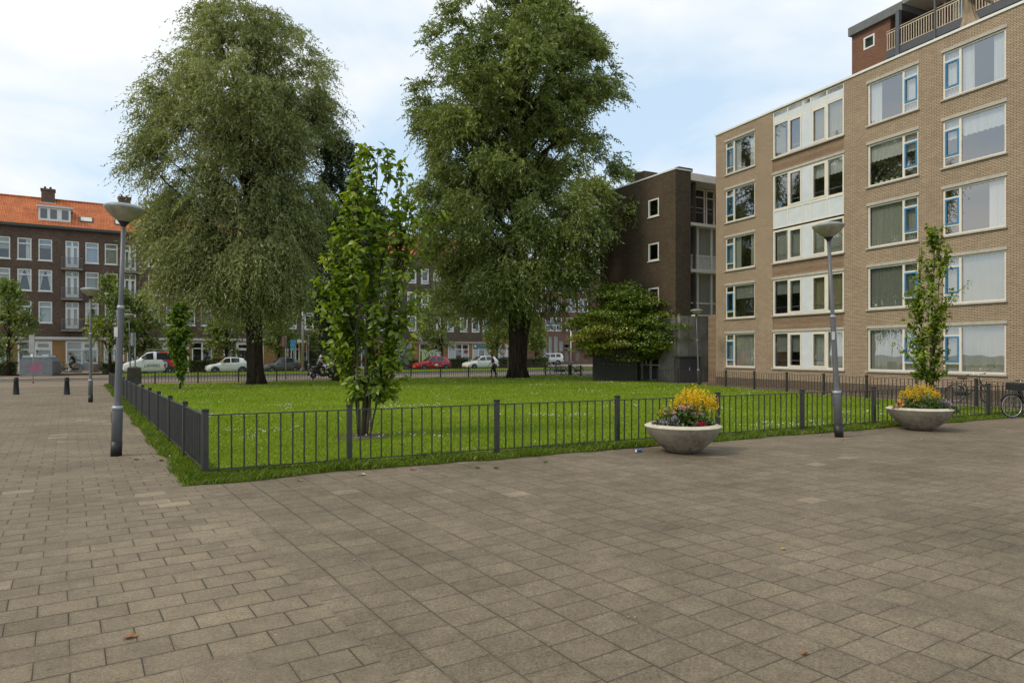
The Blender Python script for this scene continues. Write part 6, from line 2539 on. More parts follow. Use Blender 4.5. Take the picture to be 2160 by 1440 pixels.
plant('ground_cover', 'low dark green filler at the left rim of the nearer bowl', 'plant', c1(-0.45, -0.08), zt - 0.03, 340, 0.20, 0.30, 0.17, 0.06, 0.03, 'darkshrub', seed=9)
plant('leafy_filler', 'green leaves filling the middle of the nearer bowl', 'plant', c1(0.1, 0.05), zt - 0.03, 420, 0.42, 0.36, 0.30, 0.09, 0.05, 'shrub', seed=10)

p2 = gp(1957, 909)
p2.y += 0.32
bowl('clean concrete bowl planter with yellow plume flowers, farther of the two', p2, 0.745, 0.56)
c2 = lambda dx, dy: (p2.x + dx, p2.y + dy)
plant('yellow_shrub', 'yellow plume flowers standing in the farther bowl planter', 'flowering plant', c2(0.03, 0.10), zt + 0.16, 360, 0.50, 0.26, 0.36, 0.06, 0.03, 'olive', 'yel', 105, 0.042, seed=13, spike=True)
plant('feathery_shrub', 'feathery bright green foliage spilling over the farther bowl', 'plant', c2(0.08, -0.18), zt + 0.02, 1100, 0.50, 0.38, 0.34, 0.11, 0.022, 'shrub', seed=14)
plant('trailing_plant', 'dark trailing greenery hanging over the right rim of the farther bowl', 'plant', c2(0.42, -0.42), zt - 0.04, 420, 0.22, 0.18, 0.16, 0.09, 0.025, 'darkshrub', seed=15)
plant('mauve_flower', 'mauve and white blooms at the right of the farther bowl', 'flowering plant', c2(0.52, -0.02), zt + 0.02, 150, 0.18, 0.16, 0.22, 0.06, 0.03, 'shrub', 'mauve', 16, 0.05, seed=16)
plant('orange_flower', 'orange and white blooms at the left of the farther bowl', 'flowering plant', c2(-0.56, -0.12), zt + 0.02, 150, 0.16, 0.16, 0.18, 0.06, 0.03, 'shrub', 'orange', 8, 0.045, seed=17)
plant('leafy_filler', 'green leaves filling the left half of the farther bowl', 'plant', c2(-0.3, 0.02), zt - 0.02, 420, 0.34, 0.34, 0.26, 0.08, 0.04, 'shrub', 'pink', 6, 0.03, seed=18)


# ---------------------------------------------------------------- blocks, boxes, containers
def loc_tn(px, n):
    return at_n(px, n)


b_ = gp(283, 811)
t = thing('concrete_block', 'dark mossy concrete block standing inside the far left fence corner', 'concrete block', (*b_, 0), R(24))
mb = MB()
mb.box(-0.33, 0.33, -0.33, 0.33, 0, 1.0, bev=0.03)
mb.build('block', plain('mossy_concrete', (0.062, 0.06, 0.042), 0.95, var=0.35, scale=3, bump=0.4), t)
mb = MB()
mb.box(-0.30, 0.30, -0.30, 0.30, 1.0, 1.03, bev=0.015)
mb.build('lid', M['concrete_dk'], t)

# dark utility building in front of the maple
b_ = gp(1250, 804)
t = thing('utility_kiosk', 'dark grey windowless kiosk block behind the maple stems', 'kiosk', (*b_, 0), R(-14))
mb = MB()
kw_ = (1340 - 1248) / F * b_.y / 0.99
mb.box(0, kw_, 0, 2.4, 0, z_at(733, b_.y))
mb.build('body', plain('kiosk_grey', (0.028, 0.025, 0.019), 0.9, var=0.25, scale=1.5, bump=0.2), t)
mb = MB()
mb.box(-0.05, kw_ + 0.05, -0.05, 2.45, z_at(733, b_.y), z_at(733, b_.y) + 0.08)
mb.build('roof', M['concrete_dk'], t)
mb = MB()
mb.box(kw_ * 0.34, kw_ * 0.345 + 0.02, -0.012, -0.003, 0.05, z_at(733, b_.y) - 0.05)
mb.build('joint', M['cap_black'], t)

# green-black electrical cabinet by the yard wall
cb_ = KO + KE * kx(1425) + KL * (-3.0)
t = thing('utility_cabinet', 'dark grey electrical cabinet in front of the concrete yard wall', 'cabinet', (*(KO - KE * 0.62 - KL * 1.05), 0), krz)
mb = MB()
w_ = 1.72
mb.box(0, w_, 0, 0.5, 0, 1.55)
mb.build('body', plain('cabinet_grey', (0.045, 0.047, 0.045), 0.6, var=0.2), t)
mb = MB()
mb.add([(-0.06, -0.06, 1.55), (w_ + 0.06, -0.06, 1.55), (w_ + 0.06, 0.56, 1.62), (-0.06, 0.56, 1.62), (-0.06, -0.06, 1.60), (w_ + 0.06, -0.06, 1.60), (w_ + 0.06, 0.56, 1.67), (-0.06, 0.56, 1.67)],
       [(3, 2, 1, 0), (4, 5, 6, 7), (0, 1, 5, 4), (1, 2, 6, 5), (2, 3, 7, 6), (3, 0, 4, 7)])
mb.build('lid', M['black'], t)
for a_ in (0.05, w_ / 2 + 0.01):
    mb = MB()
    mb.box(a_, a_ + w_ / 2 - 0.06, -0.014, -0.002, 0.1, 1.48)
    dr_ = mb.build('door', plain('cabinet_door', (0.05, 0.052, 0.05), 0.55), t)
mb = MB()
mb.box(0.78, 0.84, -0.02, -0.015, 0.75, 0.95)
mb.build('sticker', M['sticker'], t)

# big recycling container with pink scrawl
M['cont'] = plain('container_grey', (0.175, 0.185, 0.19), 0.55, var=0.18, scale=2.2)
M['cont_top'] = plain('container_top', (0.52, 0.55, 0.57), 0.45, var=0.1)
M['cont2'] = plain('bin_taupe', (0.22, 0.19, 0.165), 0.6, var=0.18, scale=2.5)
b_ = gp(41, 793.5)
t = thing('recycling_container', 'big slate grey recycling container with pink graffiti left of the crossing', 'container', (*b_, 0), R(12))
W_ = (103 - 41) / F * b_.y / 1.0
Hc = z_at(750, b_.y)
mb = MB()
out_ = [(0, 0), (W_ - 0.05, 0), (W_, 0.2), (W_, Hc * 0.72), (W_ - 0.32, Hc * 0.93), (0.22, Hc * 0.93), (0.02, Hc * 0.78)]
mb.xprism(out_, 0, 1.5)
mb.build('body', M['cont'], t)
mb = MB()
mb.xprism([(0.18, Hc * 0.932), (W_ - 0.30, Hc * 0.932), (W_ - 0.38, Hc), (0.26, Hc)], 0.0, 1.45)
mb.build('lid', M['cont_top'], t)
mb = MB()
mb.box(W_ * 0.62, W_ * 0.82, 0.4, 0.9, Hc, Hc + 0.09)
mb.build('hatch', M['cont_top'], t)
M['graff'] = plain('pink_spray', (0.62, 0.10, 0.22), 0.7)
rr_ = random.Random(4)
for k_, (z0, x0_, wd_, n_) in enumerate(((Hc * 0.66, W_ * 0.44, 0.32, 8), (Hc * 0.50, W_ * 0.30, 0.85, 13), (Hc * 0.40, W_ * 0.30, 0.95, 13), (Hc * 0.30, W_ * 0.32, 0.65, 11))):
    pts = []
    for i in range(n_ * 2):
        pts.append((x0_ + wd_ * i / (n_ * 2) + rr_.uniform(-0.05, 0.05), -0.006, z0 + (0.075 if i % 2 else -0.075) * rr_.uniform(0.5, 1.3)))
    mb = MB()
    mb.tube(pts, 0.034, 5, smooth=False)
    mb.v = [(x, -0.004 + 0.05 * (y + 0.006), z) for x, y, z in mb.v]
    mb.build('graffiti', M['graff'], t)


def low_bin(label, px0, px1, yb, yt, dep, sign=True):
    b_ = gp(px0, yb)
    t = thing('recycling_bin', label, 'recycling bin', (*b_, 0), R(10))
    W_ = (px1 - px0) / F * b_.y
    H2 = z_at(yt, b_.y)
    mb = MB()
    mb.xprism([(0, 0), (W_, 0), (W_, H2 * 0.80), (W_ - 0.10, H2 * 0.86), (0.12, H2 * 0.86), (0.02, H2 * 0.80)], 0, dep)
    mb.build('body', M['cont2'], t)
    mb = MB()
    mb.xprism([(0.10, H2 * 0.862), (W_ - 0.08, H2 * 0.862), (W_ - 0.2, H2), (0.26, H2)], 0.02, dep)
    ld = mb.build('lid', M['cont_top'], t)
    if sign:
        for a_, c_ in ((0.16, 0.4), (0.55, 0.82)):
            mb = MB()
            mb.box(W_ * a_, W_ * c_, 0.0, 0.3, H2 * 0.9, H2 * 0.955)
            mb.build('slot', plain('slot_blue', (0.03, 0.12, 0.25), 0.5), ld)
        mb = MB()
        mb.box(W_ * 0.44, W_ * 0.56, -0.012, -0.003, H2 * 0.52, H2 * 0.76)
        mb.build('label', plain('bin_label', (0.10, 0.25, 0.38), 0.5), t)
        mb = MB()
        mb.box(W_ * 0.50, W_ * 0.90, -0.012, -0.003, H2 * 0.12, H2 * 0.22)
        mb.build('sticker', M['sticker'], t)


low_bin('low taupe recycling bin with blue slots behind the slim lamp post', 148, 193, 788, 764, 1.1)
low_bin('plain taupe bin right behind the big grey container', 97, 117, 789, 765, 1.0, False)


# ---------------------------------------------------------------- signs on poles
def pole_sign(label, base, h, r, kind, rz=0.0, panels=()):
    root = thing('traffic_sign', label, 'traffic sign', (*base, 0), rz)
    mb = MB()
    mb.tube([(0, 0, -0.02), (0, 0, h)], r, 8)
    mb.build('pole', M['steel'], root)
    mb = MB()
    mb.lathe([(r * 2.6, 0), (r * 2.2, 0.05), (r * 1.05, 0.09)], n=10)
    mb.build('pole_foot', M['black'], root)
    for (w, z0, z1, th, mt, xo) in panels:
        mb = MB()
        mb.box(xo - w / 2, xo + w / 2, -r - th, -r - 0.003, z0, z1)
        mb.build('sign_panel', mt, root)
    return root


b_ = gp(70, 808)
hh = z_at(707, b_.y)
pole_sign('grey sign box on a thin pole in front of the big container', b_, hh, 0.022, 0, 0, ((0.33, hh - 1.08, hh + 0.02, 0.05, plain('sign_back_grey', (0.30, 0.32, 0.29), 0.5), -0.05), (0.14, hh - 1.32, hh - 1.14, 0.03, M['white'], -0.06)))
b_ = at_n(285, 17.0)
hh = z_at(702, b_.y)
pole_sign('edge on grey road sign on a pale pole above the van bonnet', b_, hh, 0.05, 0, R(0), ((0.16, hh - 1.0, hh, 0.4, plain('sign_edge_grey', (0.26, 0.27, 0.28), 0.5), -0.02),))
b_ = gp(603, 799)
hh = z_at(709, b_.y)
pole_sign('narrow faded red sign on a grey pole in front of the grey estate car', b_, hh, 0.035, 0, 0, ((0.10, hh - 0.75, hh, 0.3, plain('faded_red_sign', (0.34, 0.14, 0.11), 0.5), -0.09),))
b_ = at_n(620, 11.0)
hh = z_at(716, b_.y)
pole_sign('blue parking sign on a pole beside the shop entrance', b_, hh, 0.045, 0, 0, ((0.42, hh - 0.70, hh, 0.04, plain('blue_sign', (0.03, 0.22, 0.45), 0.45), -0.1), (0.34, hh - 1.05, hh - 0.75, 0.04, plain('teal_sign', (0.05, 0.32, 0.35), 0.45), -0.12)))
b_ = at_n(638.5, 16.5)
t = thing('mast', 'tall plain grey mast in front of the corner terrace', 'mast', (*b_, 0))
mb = MB()
mb.tube([(0, 0, 0.1), (0, 0, 4.0), (0, 0, z_at(648, b_.y))], [0.11, 0.10, 0.07], 10)
mb.build('pole', M['steel'], t)
mb = MB()
mb.lathe([(0.17, 0.1), (0.15, 0.5), (0.115, 0.6)], n=12)
mb.build('pole_foot', M['grey_metal'], t)
b_ = at_n(642, 13.2)
t = thing('ticket_pillar', 'black street pillar between the grey car and the scooter', 'pillar', (*b_, 0), trz)
mb = MB()
mb.box(-0.16, 0.16, -0.14, 0.14, 0, z_at(743, b_.y), bev=0.02)
mb.build('body', M['black'], t)
mb = MB()
mb.box(-0.10, 0.10, -0.15, -0.142, 1.1, 1.5)
mb.build('display', M['grey_metal'], t)
# litter bin on a post beside the parked bicycles
b_ = gp(1203, 791)
t = thing('litter_bin', 'black litter bin post among the bicycles at the far fence', 'litter bin', (*b_, 0))
mb = MB()
mb.lathe([(0.16, 0), (0.15, 0.05), (0.15, 0.75), (0.02, 0.78)], n=14)
mb.build('body', M['cap_black'], t)
mb = MB()
mb.lathe([(0.20, 0.80), (0.20, 0.86), (0.02, 0.92)], n=14)
mb.tube([(0, 0, 0.76), (0, 0, 0.82)], 0.05, 6)
mb.build('lid', M['cap_black'], t)

# ---------------------------------------------------------------- small litter on the paving
M['leaf_y'] = plain('dry_leaf_yellow', (0.50, 0.30, 0.04), 0.8)
M['leaf_b'] = plain('dry_leaf_brown', (0.28, 0.12, 0.045), 0.8)
M['leaf_p'] = plain('dry_leaf_pale', (0.52, 0.42, 0.24), 0.8)


def fallen_leaf(px, py, sz, mt, label, group=None, rz=None):
    b_ = gp(px, py)
    rz = random.uniform(0, 6.28) if rz is None else rz
    mb = MB()
    n = 10
    vs = []
    for i in range(n):
        a = 2 * math.pi * i / n
        rr = sz * (1 + 0.25 * math.cos(3 * a)) * (1.0 if i % 2 else 0.75)
        vs.append((math.cos(a) * rr, math.sin(a) * rr * 0.62, 0.006 + 0.25 * sz * abs(math.sin(a + 0.4)) ** 2))
    vs.append((0, 0, 0.004))
    mb.add(vs, [(i, (i + 1) % n, n) for i in range(n)])
    o = mb.build('fallen_leaf', mt, None, (*b_, 0.003), (0, 0, rz))
    return tag(o, label, 'leaf', group)


fallen_leaf(1652, 1158, 0.035, M['leaf_y'], 'yellow fallen leaf lying alone on the open paving')
fallen_leaf(1696, 1378, 0.036, M['leaf_b'], 'rust brown fallen leaf low in the right foreground')
fallen_leaf(274, 1345, 0.05, M['leaf_b'], 'dark curled twig like leaf in the left foreground', None, 0.5)
fallen_leaf(870, 990, 0.07, M['leaf_b'], 'red brown leaf on the grass edge below the front fence')
fallen_leaf(764, 1002, 0.075, M['leaf_p'], 'pale leaf on the paving edge near the second fence post')
fallen_leaf(632, 1014, 0.05, M['leaf_b'], 'orange brown leaf on the grass edge near the corner')
fallen_leaf(2060, 886, 0.09, M['leaf_p'], 'large pale leaf on the grass edge right of the farther planter')
fallen_leaf(2095, 878, 0.07, M['leaf_p'], 'small pale leaf on the grass edge by the right bicycle')
fallen_leaf(1945, 926, 0.05, M['leaf_p'], 'pale leaf on the paving below the farther planter')
fallen_leaf(1778, 928, 0.05, M['leaf_b'], 'leaf lying at the black foot of the right lamp')
fallen_leaf(1730, 919, 0.05, M['leaf_p'], 'pale leaf left of the right lamp foot')
for k_, (q, w) in enumerate(((292, 944), (300, 952), (310, 948), (322, 960), (344, 940), (372, 965))):
    fallen_leaf(q, w, 0.03, (M['leaf_y'], M['leaf_b'], M['leaf_p'])[k_ % 3], 'small dry leaf among the litter right of the left lamp foot', 'dry leaves beside the left lamp foot')
rl = random.Random(9)
for k_ in range(26):
    fallen_leaf(rl.uniform(560, 2100), rl.uniform(975, 1330), rl.uniform(0.006, 0.014), M['leaf_p'], 'tiny pale crumb lying on the paving slabs', 'pale crumbs on the paving')
cn = gp(1347, 953)
t = thing('crushed_can', 'crushed blue and white drink can beside the nearer planter', 'can', (*cn, 0.035), 0.5)
mb = MB()
mb.lathe([(0.028, -0.062), (0.033, -0.055), (0.03, -0.02), (0.022, 0.0), (0.031, 0.03), (0.033, 0.055), (0.028, 0.062)], n=14, axis='x', wob=lambda a, h: 1 + 0.12 * math.sin(3 * a + h * 40))
mb.build('can_body', plain('can_blue', (0.09, 0.17, 0.42), 0.35, var=0.3, scale=30), t)
mb = MB()
mb.lathe([(0.001, 0.060), (0.028, 0.062), (0.028, 0.064)], n=14, axis='x')
mb.lathe([(0.001, -0.060), (0.028, -0.062), (0.028, -0.064)], n=14, axis='x')
mb.build('can_end', M['white'], t)


def weed(px, py, n, sz, seed, label):
    rs = np.random.default_rng(seed)
    b_ = gp(px, py)
    root = thing('weed', label, 'weed', (*b_, 0), 0)
    a = rs.uniform(0, 6.28, n)
    e_ = rs.uniform(0.15, 1.1, n)
    D = np.column_stack([np.cos(a) * np.cos(e_), np.sin(a) * np.cos(e_), np.sin(e_)])
    P_ = np.column_stack([rs.normal(0, sz * 0.35, n), rs.normal(0, sz * 0.25, n), np.full(n, 0.004)])
    V, Fc = leaf_quads(P_, D, sz * rs.uniform(0.4, 1.0, n), sz * 0.22)
    np_mesh('leaves', V, Fc, M['rough_blade'], root, np.repeat(rs.uniform(0.2, 0.9, n), 4))


weed(341, 972, 60, 0.055, 1, 'small green weed growing between slabs right of the left lamp')
weed(288, 970, 40, 0.05, 2, 'dark weed tuft close to the left lamp foot')
weed(1007, 987, 50, 0.05, 3, 'weed sprouting from the slabs left of the third fence post')
weed(1046, 988, 50, 0.055, 4, 'weed sprouting from the slabs below the third fence post')
weed(1150, 975, 50, 0.05, 5, 'weed tuft in the paving midway to the nearer planter')
weed(432, 985, 240, 0.13, 6, 'leafy weed climbing at the foot of the corner post')
# ================================================================ cars, bicycles, people
def paint(name, col, rough=0.28):
    t = NT(name)
    n = t.noise(3, 3, t.obj())
    c = t.ramp(n, [(0.3, tuple(q * 0.94 for q in col)), (0.7, col)])
    t.principled(c, rough, spec=0.5, **{'Coat Weight': 0.6, 'Coat Roughness': 0.08})
    return t.mat


M['car_glass'] = plain('car_glass', (0.03, 0.036, 0.036), 0.05, spec=0.9, var=0.3)
M['headlamp'] = plain('headlamp_glass', (0.62, 0.62, 0.58), 0.15, spec=0.8)
M['tail'] = plain('tail_lamp', (0.30, 0.015, 0.012), 0.2)
M['plate'] = plain('yellow_plate', (0.62, 0.42, 0.03), 0.5)
M['alloy'] = plain('alloy_rim', (0.38, 0.39, 0.40), 0.35, 0.7, var=0.2, scale=12)


def car(label, pos, rz, Ln, Wd, secs, wheels, mats, glass_side, wr=0.30, cat='car', name='parked_car', mirror=None, body_fn=None, group='cars parked along the verge', roofmat=None):
    """secs: (x, z_bottom, z_belt, z_top, belt half width factor, roof half width factor). x from the nose (0) to the tail (Ln).
    glass_side: list of (x0, x1) spans of side glass; the windscreen and rear window lie where z_top falls between sections"""
    root = thing(name, label, cat, (*pos, 0.012), rz, group)
    hw = Wd / 2
    # resample
    xs_ = np.array([s_[0] for s_ in secs])
    X = np.unique(np.concatenate([np.linspace(0, Ln, 44), xs_, np.array([v for g_ in glass_side for v in g_])]))
    ip = lambda k: np.interp(X, xs_, [s_[k] for s_ in secs])
    zb, zl, zt, wb2, wt = ip(1), ip(2), ip(3), ip(4), ip(5)
    rings = []
    for i in range(len(X)):
        w, r = hw * wb2[i], hw * wt[i]
        b, l, t_ = zb[i], zl[i], zt[i]
        cab = max(0.0, t_ - l)
        half = [(0, b), (w * 0.86, b), (w * 0.96, b + 0.07), (w, b + (l - b) * 0.45), (w * 0.985, b + (l - b) * 0.85), (w * 0.95, l)]
        k_ = min(1.0, cab / 0.25)
        up1 = (w * 0.95 * (1 - 0.12) + r * 0.12, l + cab * 0.10)
        up2 = (w * 0.93 * 0.15 + r * 0.85, l + cab * 0.86)
        half += [up1, up2, (r * 0.86, l + cab * 0.965), (r * 0.5, t_ - 0.004), (0, t_)]
        rings.append(half)
    nh = len(rings[0])
    verts, idx = [], {}
    for i, h in enumerate(rings):
        for j, (y, z) in enumerate(h):
            for sgn in ((-1, 1) if y > 0 else (1,)):
                idx[(i, j, sgn)] = len(verts)
                verts.append((X[i], sgn * y, z))
            if y == 0:
                idx[(i, j, -1)] = idx[(i, j, 1)]
    bodyf, glassf, bm = [], [], []
    for i in range(len(X) - 1):
        xm = (X[i] + X[i + 1]) / 2
        dz = zt[i + 1] - zt[i]
        slope = abs(dz) / max(1e-6, X[i + 1] - X[i])
        cabm = ((zt[i] - zl[i]) + (zt[i + 1] - zl[i + 1])) / 2
        for j in range(nh - 1):
            for sgn in (-1, 1):
                q = (idx[(i, j, sgn)], idx[(i + 1, j, sgn)], idx[(i + 1, j + 1, sgn)], idx[(i, j + 1, sgn)])
                if sgn > 0:
                    q = q[::-1]
                side_gl = j == 6 and any(a <= xm <= b for a, b in glass_side)
                scr = j >= 8 and slope > 0.34 and cabm > 0.10 and zt[i] > secs[1][3] + 0.0
                if side_gl or scr:
                    glassf.append(q)
                else:
                    bodyf.append(q)
                    bm.append((body_fn(xm, j, nh) if body_fn else 0))
    for i, s_ in ((0, 1), (len(X) - 1, -1)):
        ring = [idx[(i, j, -1)] for j in range(nh)] + [idx[(i, j, 1)] for j in range(nh - 2, 0, -1)]
        bodyf.append(tuple(ring if s_ > 0 else ring[::-1]))
        bm.append(body_fn(X[i], 3, nh) if body_fn else 0)
    mb = MB()
    mb.v, mb.f, mb.m, mb.sm = verts, bodyf, bm, [True] * len(bodyf)
    mb.build('body', mats, root)
    mb = MB()
    mb.v, mb.f, mb.m, mb.sm = verts, glassf, [0] * len(glassf), [True] * len(glassf)
    g = mb.build('window', M['car_glass'], root)
    # remove unused vertices of the glass
    bmm = bmesh.new()
    bmm.from_mesh(g.data)
    bmesh.ops.delete(bmm, geom=[v for v in bmm.verts if not v.link_faces], context='VERTS')
    bmm.to_mesh(g.data)
    bmm.free()
    # pillars between the side windows
    for (a0, a1), (b0_, b1_) in zip(glass_side[:-1], glass_side[1:]):
        pass
    for wx in wheels:
        for sgn in (-1, 1):
            ay = hw * 0.985 * sgn
            mb = MB()
            mb.lathe([(0.001, 0), (wr * 1.20, 0), (wr * 1.20, 0.012)], (wx, ay + (0.004 if sgn > 0 else -0.016), wr + 0.01), 26, axis='y')
            mb.build('wheel_arch', M['black'], root)
            mb = MB()
            y0 = ay - sgn * 0.17
            mb.lathe([(wr * 0.62, 0.0), (wr * 0.93, 0.0), (wr, 0.03), (wr, 0.17), (wr * 0.94, 0.20), (wr * 0.66, 0.205)], (wx, y0 if sgn > 0 else y0 - 0.0, wr), 26, axis='y') if sgn > 0 else \
                mb.lathe([(wr * 0.62, 0.0), (wr * 0.93, 0.0), (wr, -0.03), (wr, -0.17), (wr * 0.94, -0.20), (wr * 0.66, -0.205)], (wx, y0, wr), 26, axis='y')
            wh = mb.build('wheel', M['rubber'], root)
            mb = MB()
            yo = y0 + sgn * 0.195
            mb.lathe([(0.001, sgn * 0.004), (wr * 0.2, sgn * 0.004), (wr * 0.25, -sgn * 0.02), (wr * 0.6, -sgn * 0.01), (wr * 0.66, sgn * 0.008)], (wx, yo, wr), 26, axis='y', wob=None)
            mb.build('rim', M['alloy'], wh)
    zb0, zl0 = secs[1][1], secs[1][2]
    for sgn in (-1, 1):
        x0 = Ln * 0.055
        mb = MB()
        y_ = hw * 0.80 * sgn
        mb.add([(x0 - 0.10, y_ * 0.78, zl0 - 0.13), (x0 + 0.28, hw * 0.985 * sgn, zl0 - 0.02), (x0 + 0.30, hw * 0.99 * sgn, zl0 - 0.14), (x0 - 0.06, y_ * 0.95, zl0 - 0.24),
                (x0 - 0.12, y_ * 0.78, zl0 - 0.14), (x0 + 0.26, hw * 1.0 * sgn, zl0 - 0.03), (x0 + 0.28, hw * 1.004 * sgn, zl0 - 0.15), (x0 - 0.09, y_ * 0.97, zl0 - 0.25)],
               [(0, 1, 2, 3), (4, 5, 6, 7), (0, 1, 5, 4), (1, 2, 6, 5), (2, 3, 7, 6), (3, 0, 4, 7)])
        mb.build('headlight', M['headlamp'], root)
        mb = MB()
        zr = secs[-2][2]
        mb.box(Ln - 0.16, Ln + 0.012, (hw * 0.70) if sgn > 0 else -hw * 0.97, (hw * 0.97) if sgn > 0 else -hw * 0.70, zr - 0.22, zr + 0.02, bev=0.02)
        mb.build('taillight', M['tail'], root)
    mx_, mz_ = mirror or (glass_side[0][0] + 0.18, np.interp(glass_side[0][0], xs_, [s_[2] for s_ in secs]) + 0.08)
    for sgn in (-1, 1):
        mb = MB()
        mb.lathe([(0.001, -0.09), (0.07, -0.07), (0.085, 0.0), (0.07, 0.07), (0.001, 0.09)], (mx_, hw * 1.02 * sgn + 0.04 * sgn, mz_), 10, axis='y')
        mb.build('wing_mirror', mats[-1] if roofmat else mats[0], root)
    mb = MB()
    mb.box(-0.012, 0.02, -0.26, 0.26, zb0 + 0.16, zb0 + 0.27)
    mb.build('number_plate', M['plate'], root)
    mb = MB()
    mb.box(-0.006, 0.06, -hw * 0.55, hw * 0.55, zb0 + 0.04, zb0 + 0.13)
    mb.build('grille', M['black'], root)
    for xh in [a + (b - a) * 0.86 for a, b in glass_side[:2]]:
        zz = np.interp(xh, xs_, [s_[2] for s_ in secs]) - 0.10
        for sgn in (-1, 1):
            mb = MB()
            mb.box(xh - 0.09, xh + 0.09, (hw * 0.985) * sgn - 0.012, (hw * 0.985) * sgn + 0.012, zz - 0.015, zz + 0.015)
            mb.build('door_handle', mats[0], root)
    return root


def hatch(Ln, H, belt=0.90, nose=0.66, roof=0.74):
    q = Ln / 3.5
    return [(0.0, 0.34, 0.50, 0.52, 0.70, 0.5), (0.07 * q, 0.20, nose, nose + 0.02, 0.84, 0.7), (0.35 * q, 0.19, nose + 0.11, nose + 0.14, 0.96, 0.8), (0.85 * q, 0.19, belt - 0.07, belt - 0.02, 1.0, 0.80),
            (1.02 * q, 0.19, belt - 0.04, belt + 0.03, 1.0, 0.78), (1.55 * q, 0.19, belt, H - 0.06, 1.0, roof), (1.95 * q, 0.19, belt + 0.01, H, 1.0, roof), (2.6 * q, 0.19, belt + 0.04, H - 0.02, 1.0, roof), (3.08 * q, 0.20, belt + 0.08, H - 0.10, 0.98, roof * 0.97),
            (3.36 * q, 0.24, belt + 0.06, belt + 0.16, 0.93, 0.70), (3.46 * q, 0.30, belt - 0.1, belt + 0.0, 0.88, 0.66), (3.5 * q, 0.36, belt - 0.25, belt - 0.2, 0.82, 0.6)]


NC = 12.6


def place(px0, n=NC, hw=0.8):
    """nose of a car whose near side faces the road"""
    return at_n(px0, n)


W_HATCH = paint('white_car_paint', (0.76, 0.75, 0.72))
YEL = paint('yellow_car_paint', (0.70, 0.47, 0.02))
GREY = paint('grey_car_paint', (0.085, 0.09, 0.088))
RED = paint('red_car_paint', (0.42, 0.012, 0.02))


def park(px0, px1, n=NC):
    a, b = at_n(px0, n), at_n(px1, n)
    return (b - a).length


# white hatchback with yellow roof and mirrors
L_ = park(434, 521)
car('white hatchback with yellow roof and yellow wing mirrors parked left of the willow trunk', at_n(434, NC - 0.2), trz, L_, 1.66, hatch(L_, 1.47), (0.66 * L_ / 3.5, 2.95 * L_ / 3.5), [W_HATCH, YEL], [(1.12 * L_ / 3.5, 1.95 * L_ / 3.5), (2.02 * L_ / 3.5, 2.72 * L_ / 3.5)],
    body_fn=lambda x, j, nh: 1 if (j >= 8 and 1.5 < x < 2.9) else 0, roofmat=True)
# grey estate hatch
L_ = park(555, 632)
car('dark grey estate car with bright window trim parked right of the willow trunk', at_n(553, NC - 0.2), trz, L_, 1.78, hatch(L_, 1.42, 0.88, 0.66, 0.72), (0.68 * L_ / 3.5, 2.9 * L_ / 3.5), [GREY], [(1.12 * L_ / 3.5, 1.98 * L_ / 3.5), (2.05 * L_ / 3.5, 2.85 * L_ / 3.5)])
# dark car almost hidden behind the young tree
L_ = park(800, 858)
car('black car almost hidden behind the young large leaved tree', at_n(800, NC - 0.2), trz, L_, 1.75, hatch(L_, 1.45, 0.9), (0.7 * L_ / 3.5, 2.9 * L_ / 3.5), [paint('black_car_paint', (0.02, 0.02, 0.022))], [(1.12 * L_ / 3.5, 1.98 * L_ / 3.5), (2.05 * L_ / 3.5, 2.8 * L_ / 3.5)])
# silver car behind the scooter
L_ = park(684, 735)
car('pale silver car half hidden behind the scooter rider', at_n(684, NC - 0.2), trz, L_, 1.75, hatch(L_, 1.5, 0.92), (0.7 * L_ / 3.5, 2.9 * L_ / 3.5), [paint('silver_car_paint', (0.42, 0.46, 0.47))], [(1.12 * L_ / 3.5, 1.98 * L_ / 3.5), (2.05 * L_ / 3.5, 2.8 * L_ / 3.5)])
# red car with white dots
L_ = park(874, 945)
rc = car('small red car with white ring and dots on its door', at_n(874, NC - 0.2), trz, L_, 1.62, hatch(L_, 1.48, 0.9, 0.66, 0.76), (0.64 * L_ / 3.5, 2.95 * L_ / 3.5), [RED], [(1.12 * L_ / 3.5, 1.95 * L_ / 3.5), (2.02 * L_ / 3.5, 2.78 * L_ / 3.5)])
M['decal'] = plain('white_decal', (0.75, 0.70, 0.68), 0.4)
for k_, (x, z, r, hole) in enumerate(((0.555, 0.56, 0.155, 0.055), (0.49, 0.55, 0.045, 0), (0.62, 0.44, 0.045, 0), (0.675, 0.48, 0.04, 0), (0.735, 0.70, 0.04, 0), (0.44, 0.74, 0.04, 0), (0.595, 0.66, 0.03, 0))):
    mb = MB()
    mb.lathe([(max(0.001, hole), 0), (r, 0), (r, 0.006)], (x * L_, -0.81 - 0.014, z), 20, axis='y')
    mb.build('door_decal', M['decal'], rc)
# white compact
L_ = park(980, 1046)
car('white compact car parked behind the walking man', at_n(980, NC - 0.2), trz, L_, 1.68, hatch(L_, 1.5, 0.93, 0.68, 0.76), (0.66 * L_ / 3.5, 2.9 * L_ / 3.5), [W_HATCH], [(1.05 * L_ / 3.5, 1.98 * L_ / 3.5), (2.05 * L_ / 3.5, 2.85 * L_ / 3.5)])
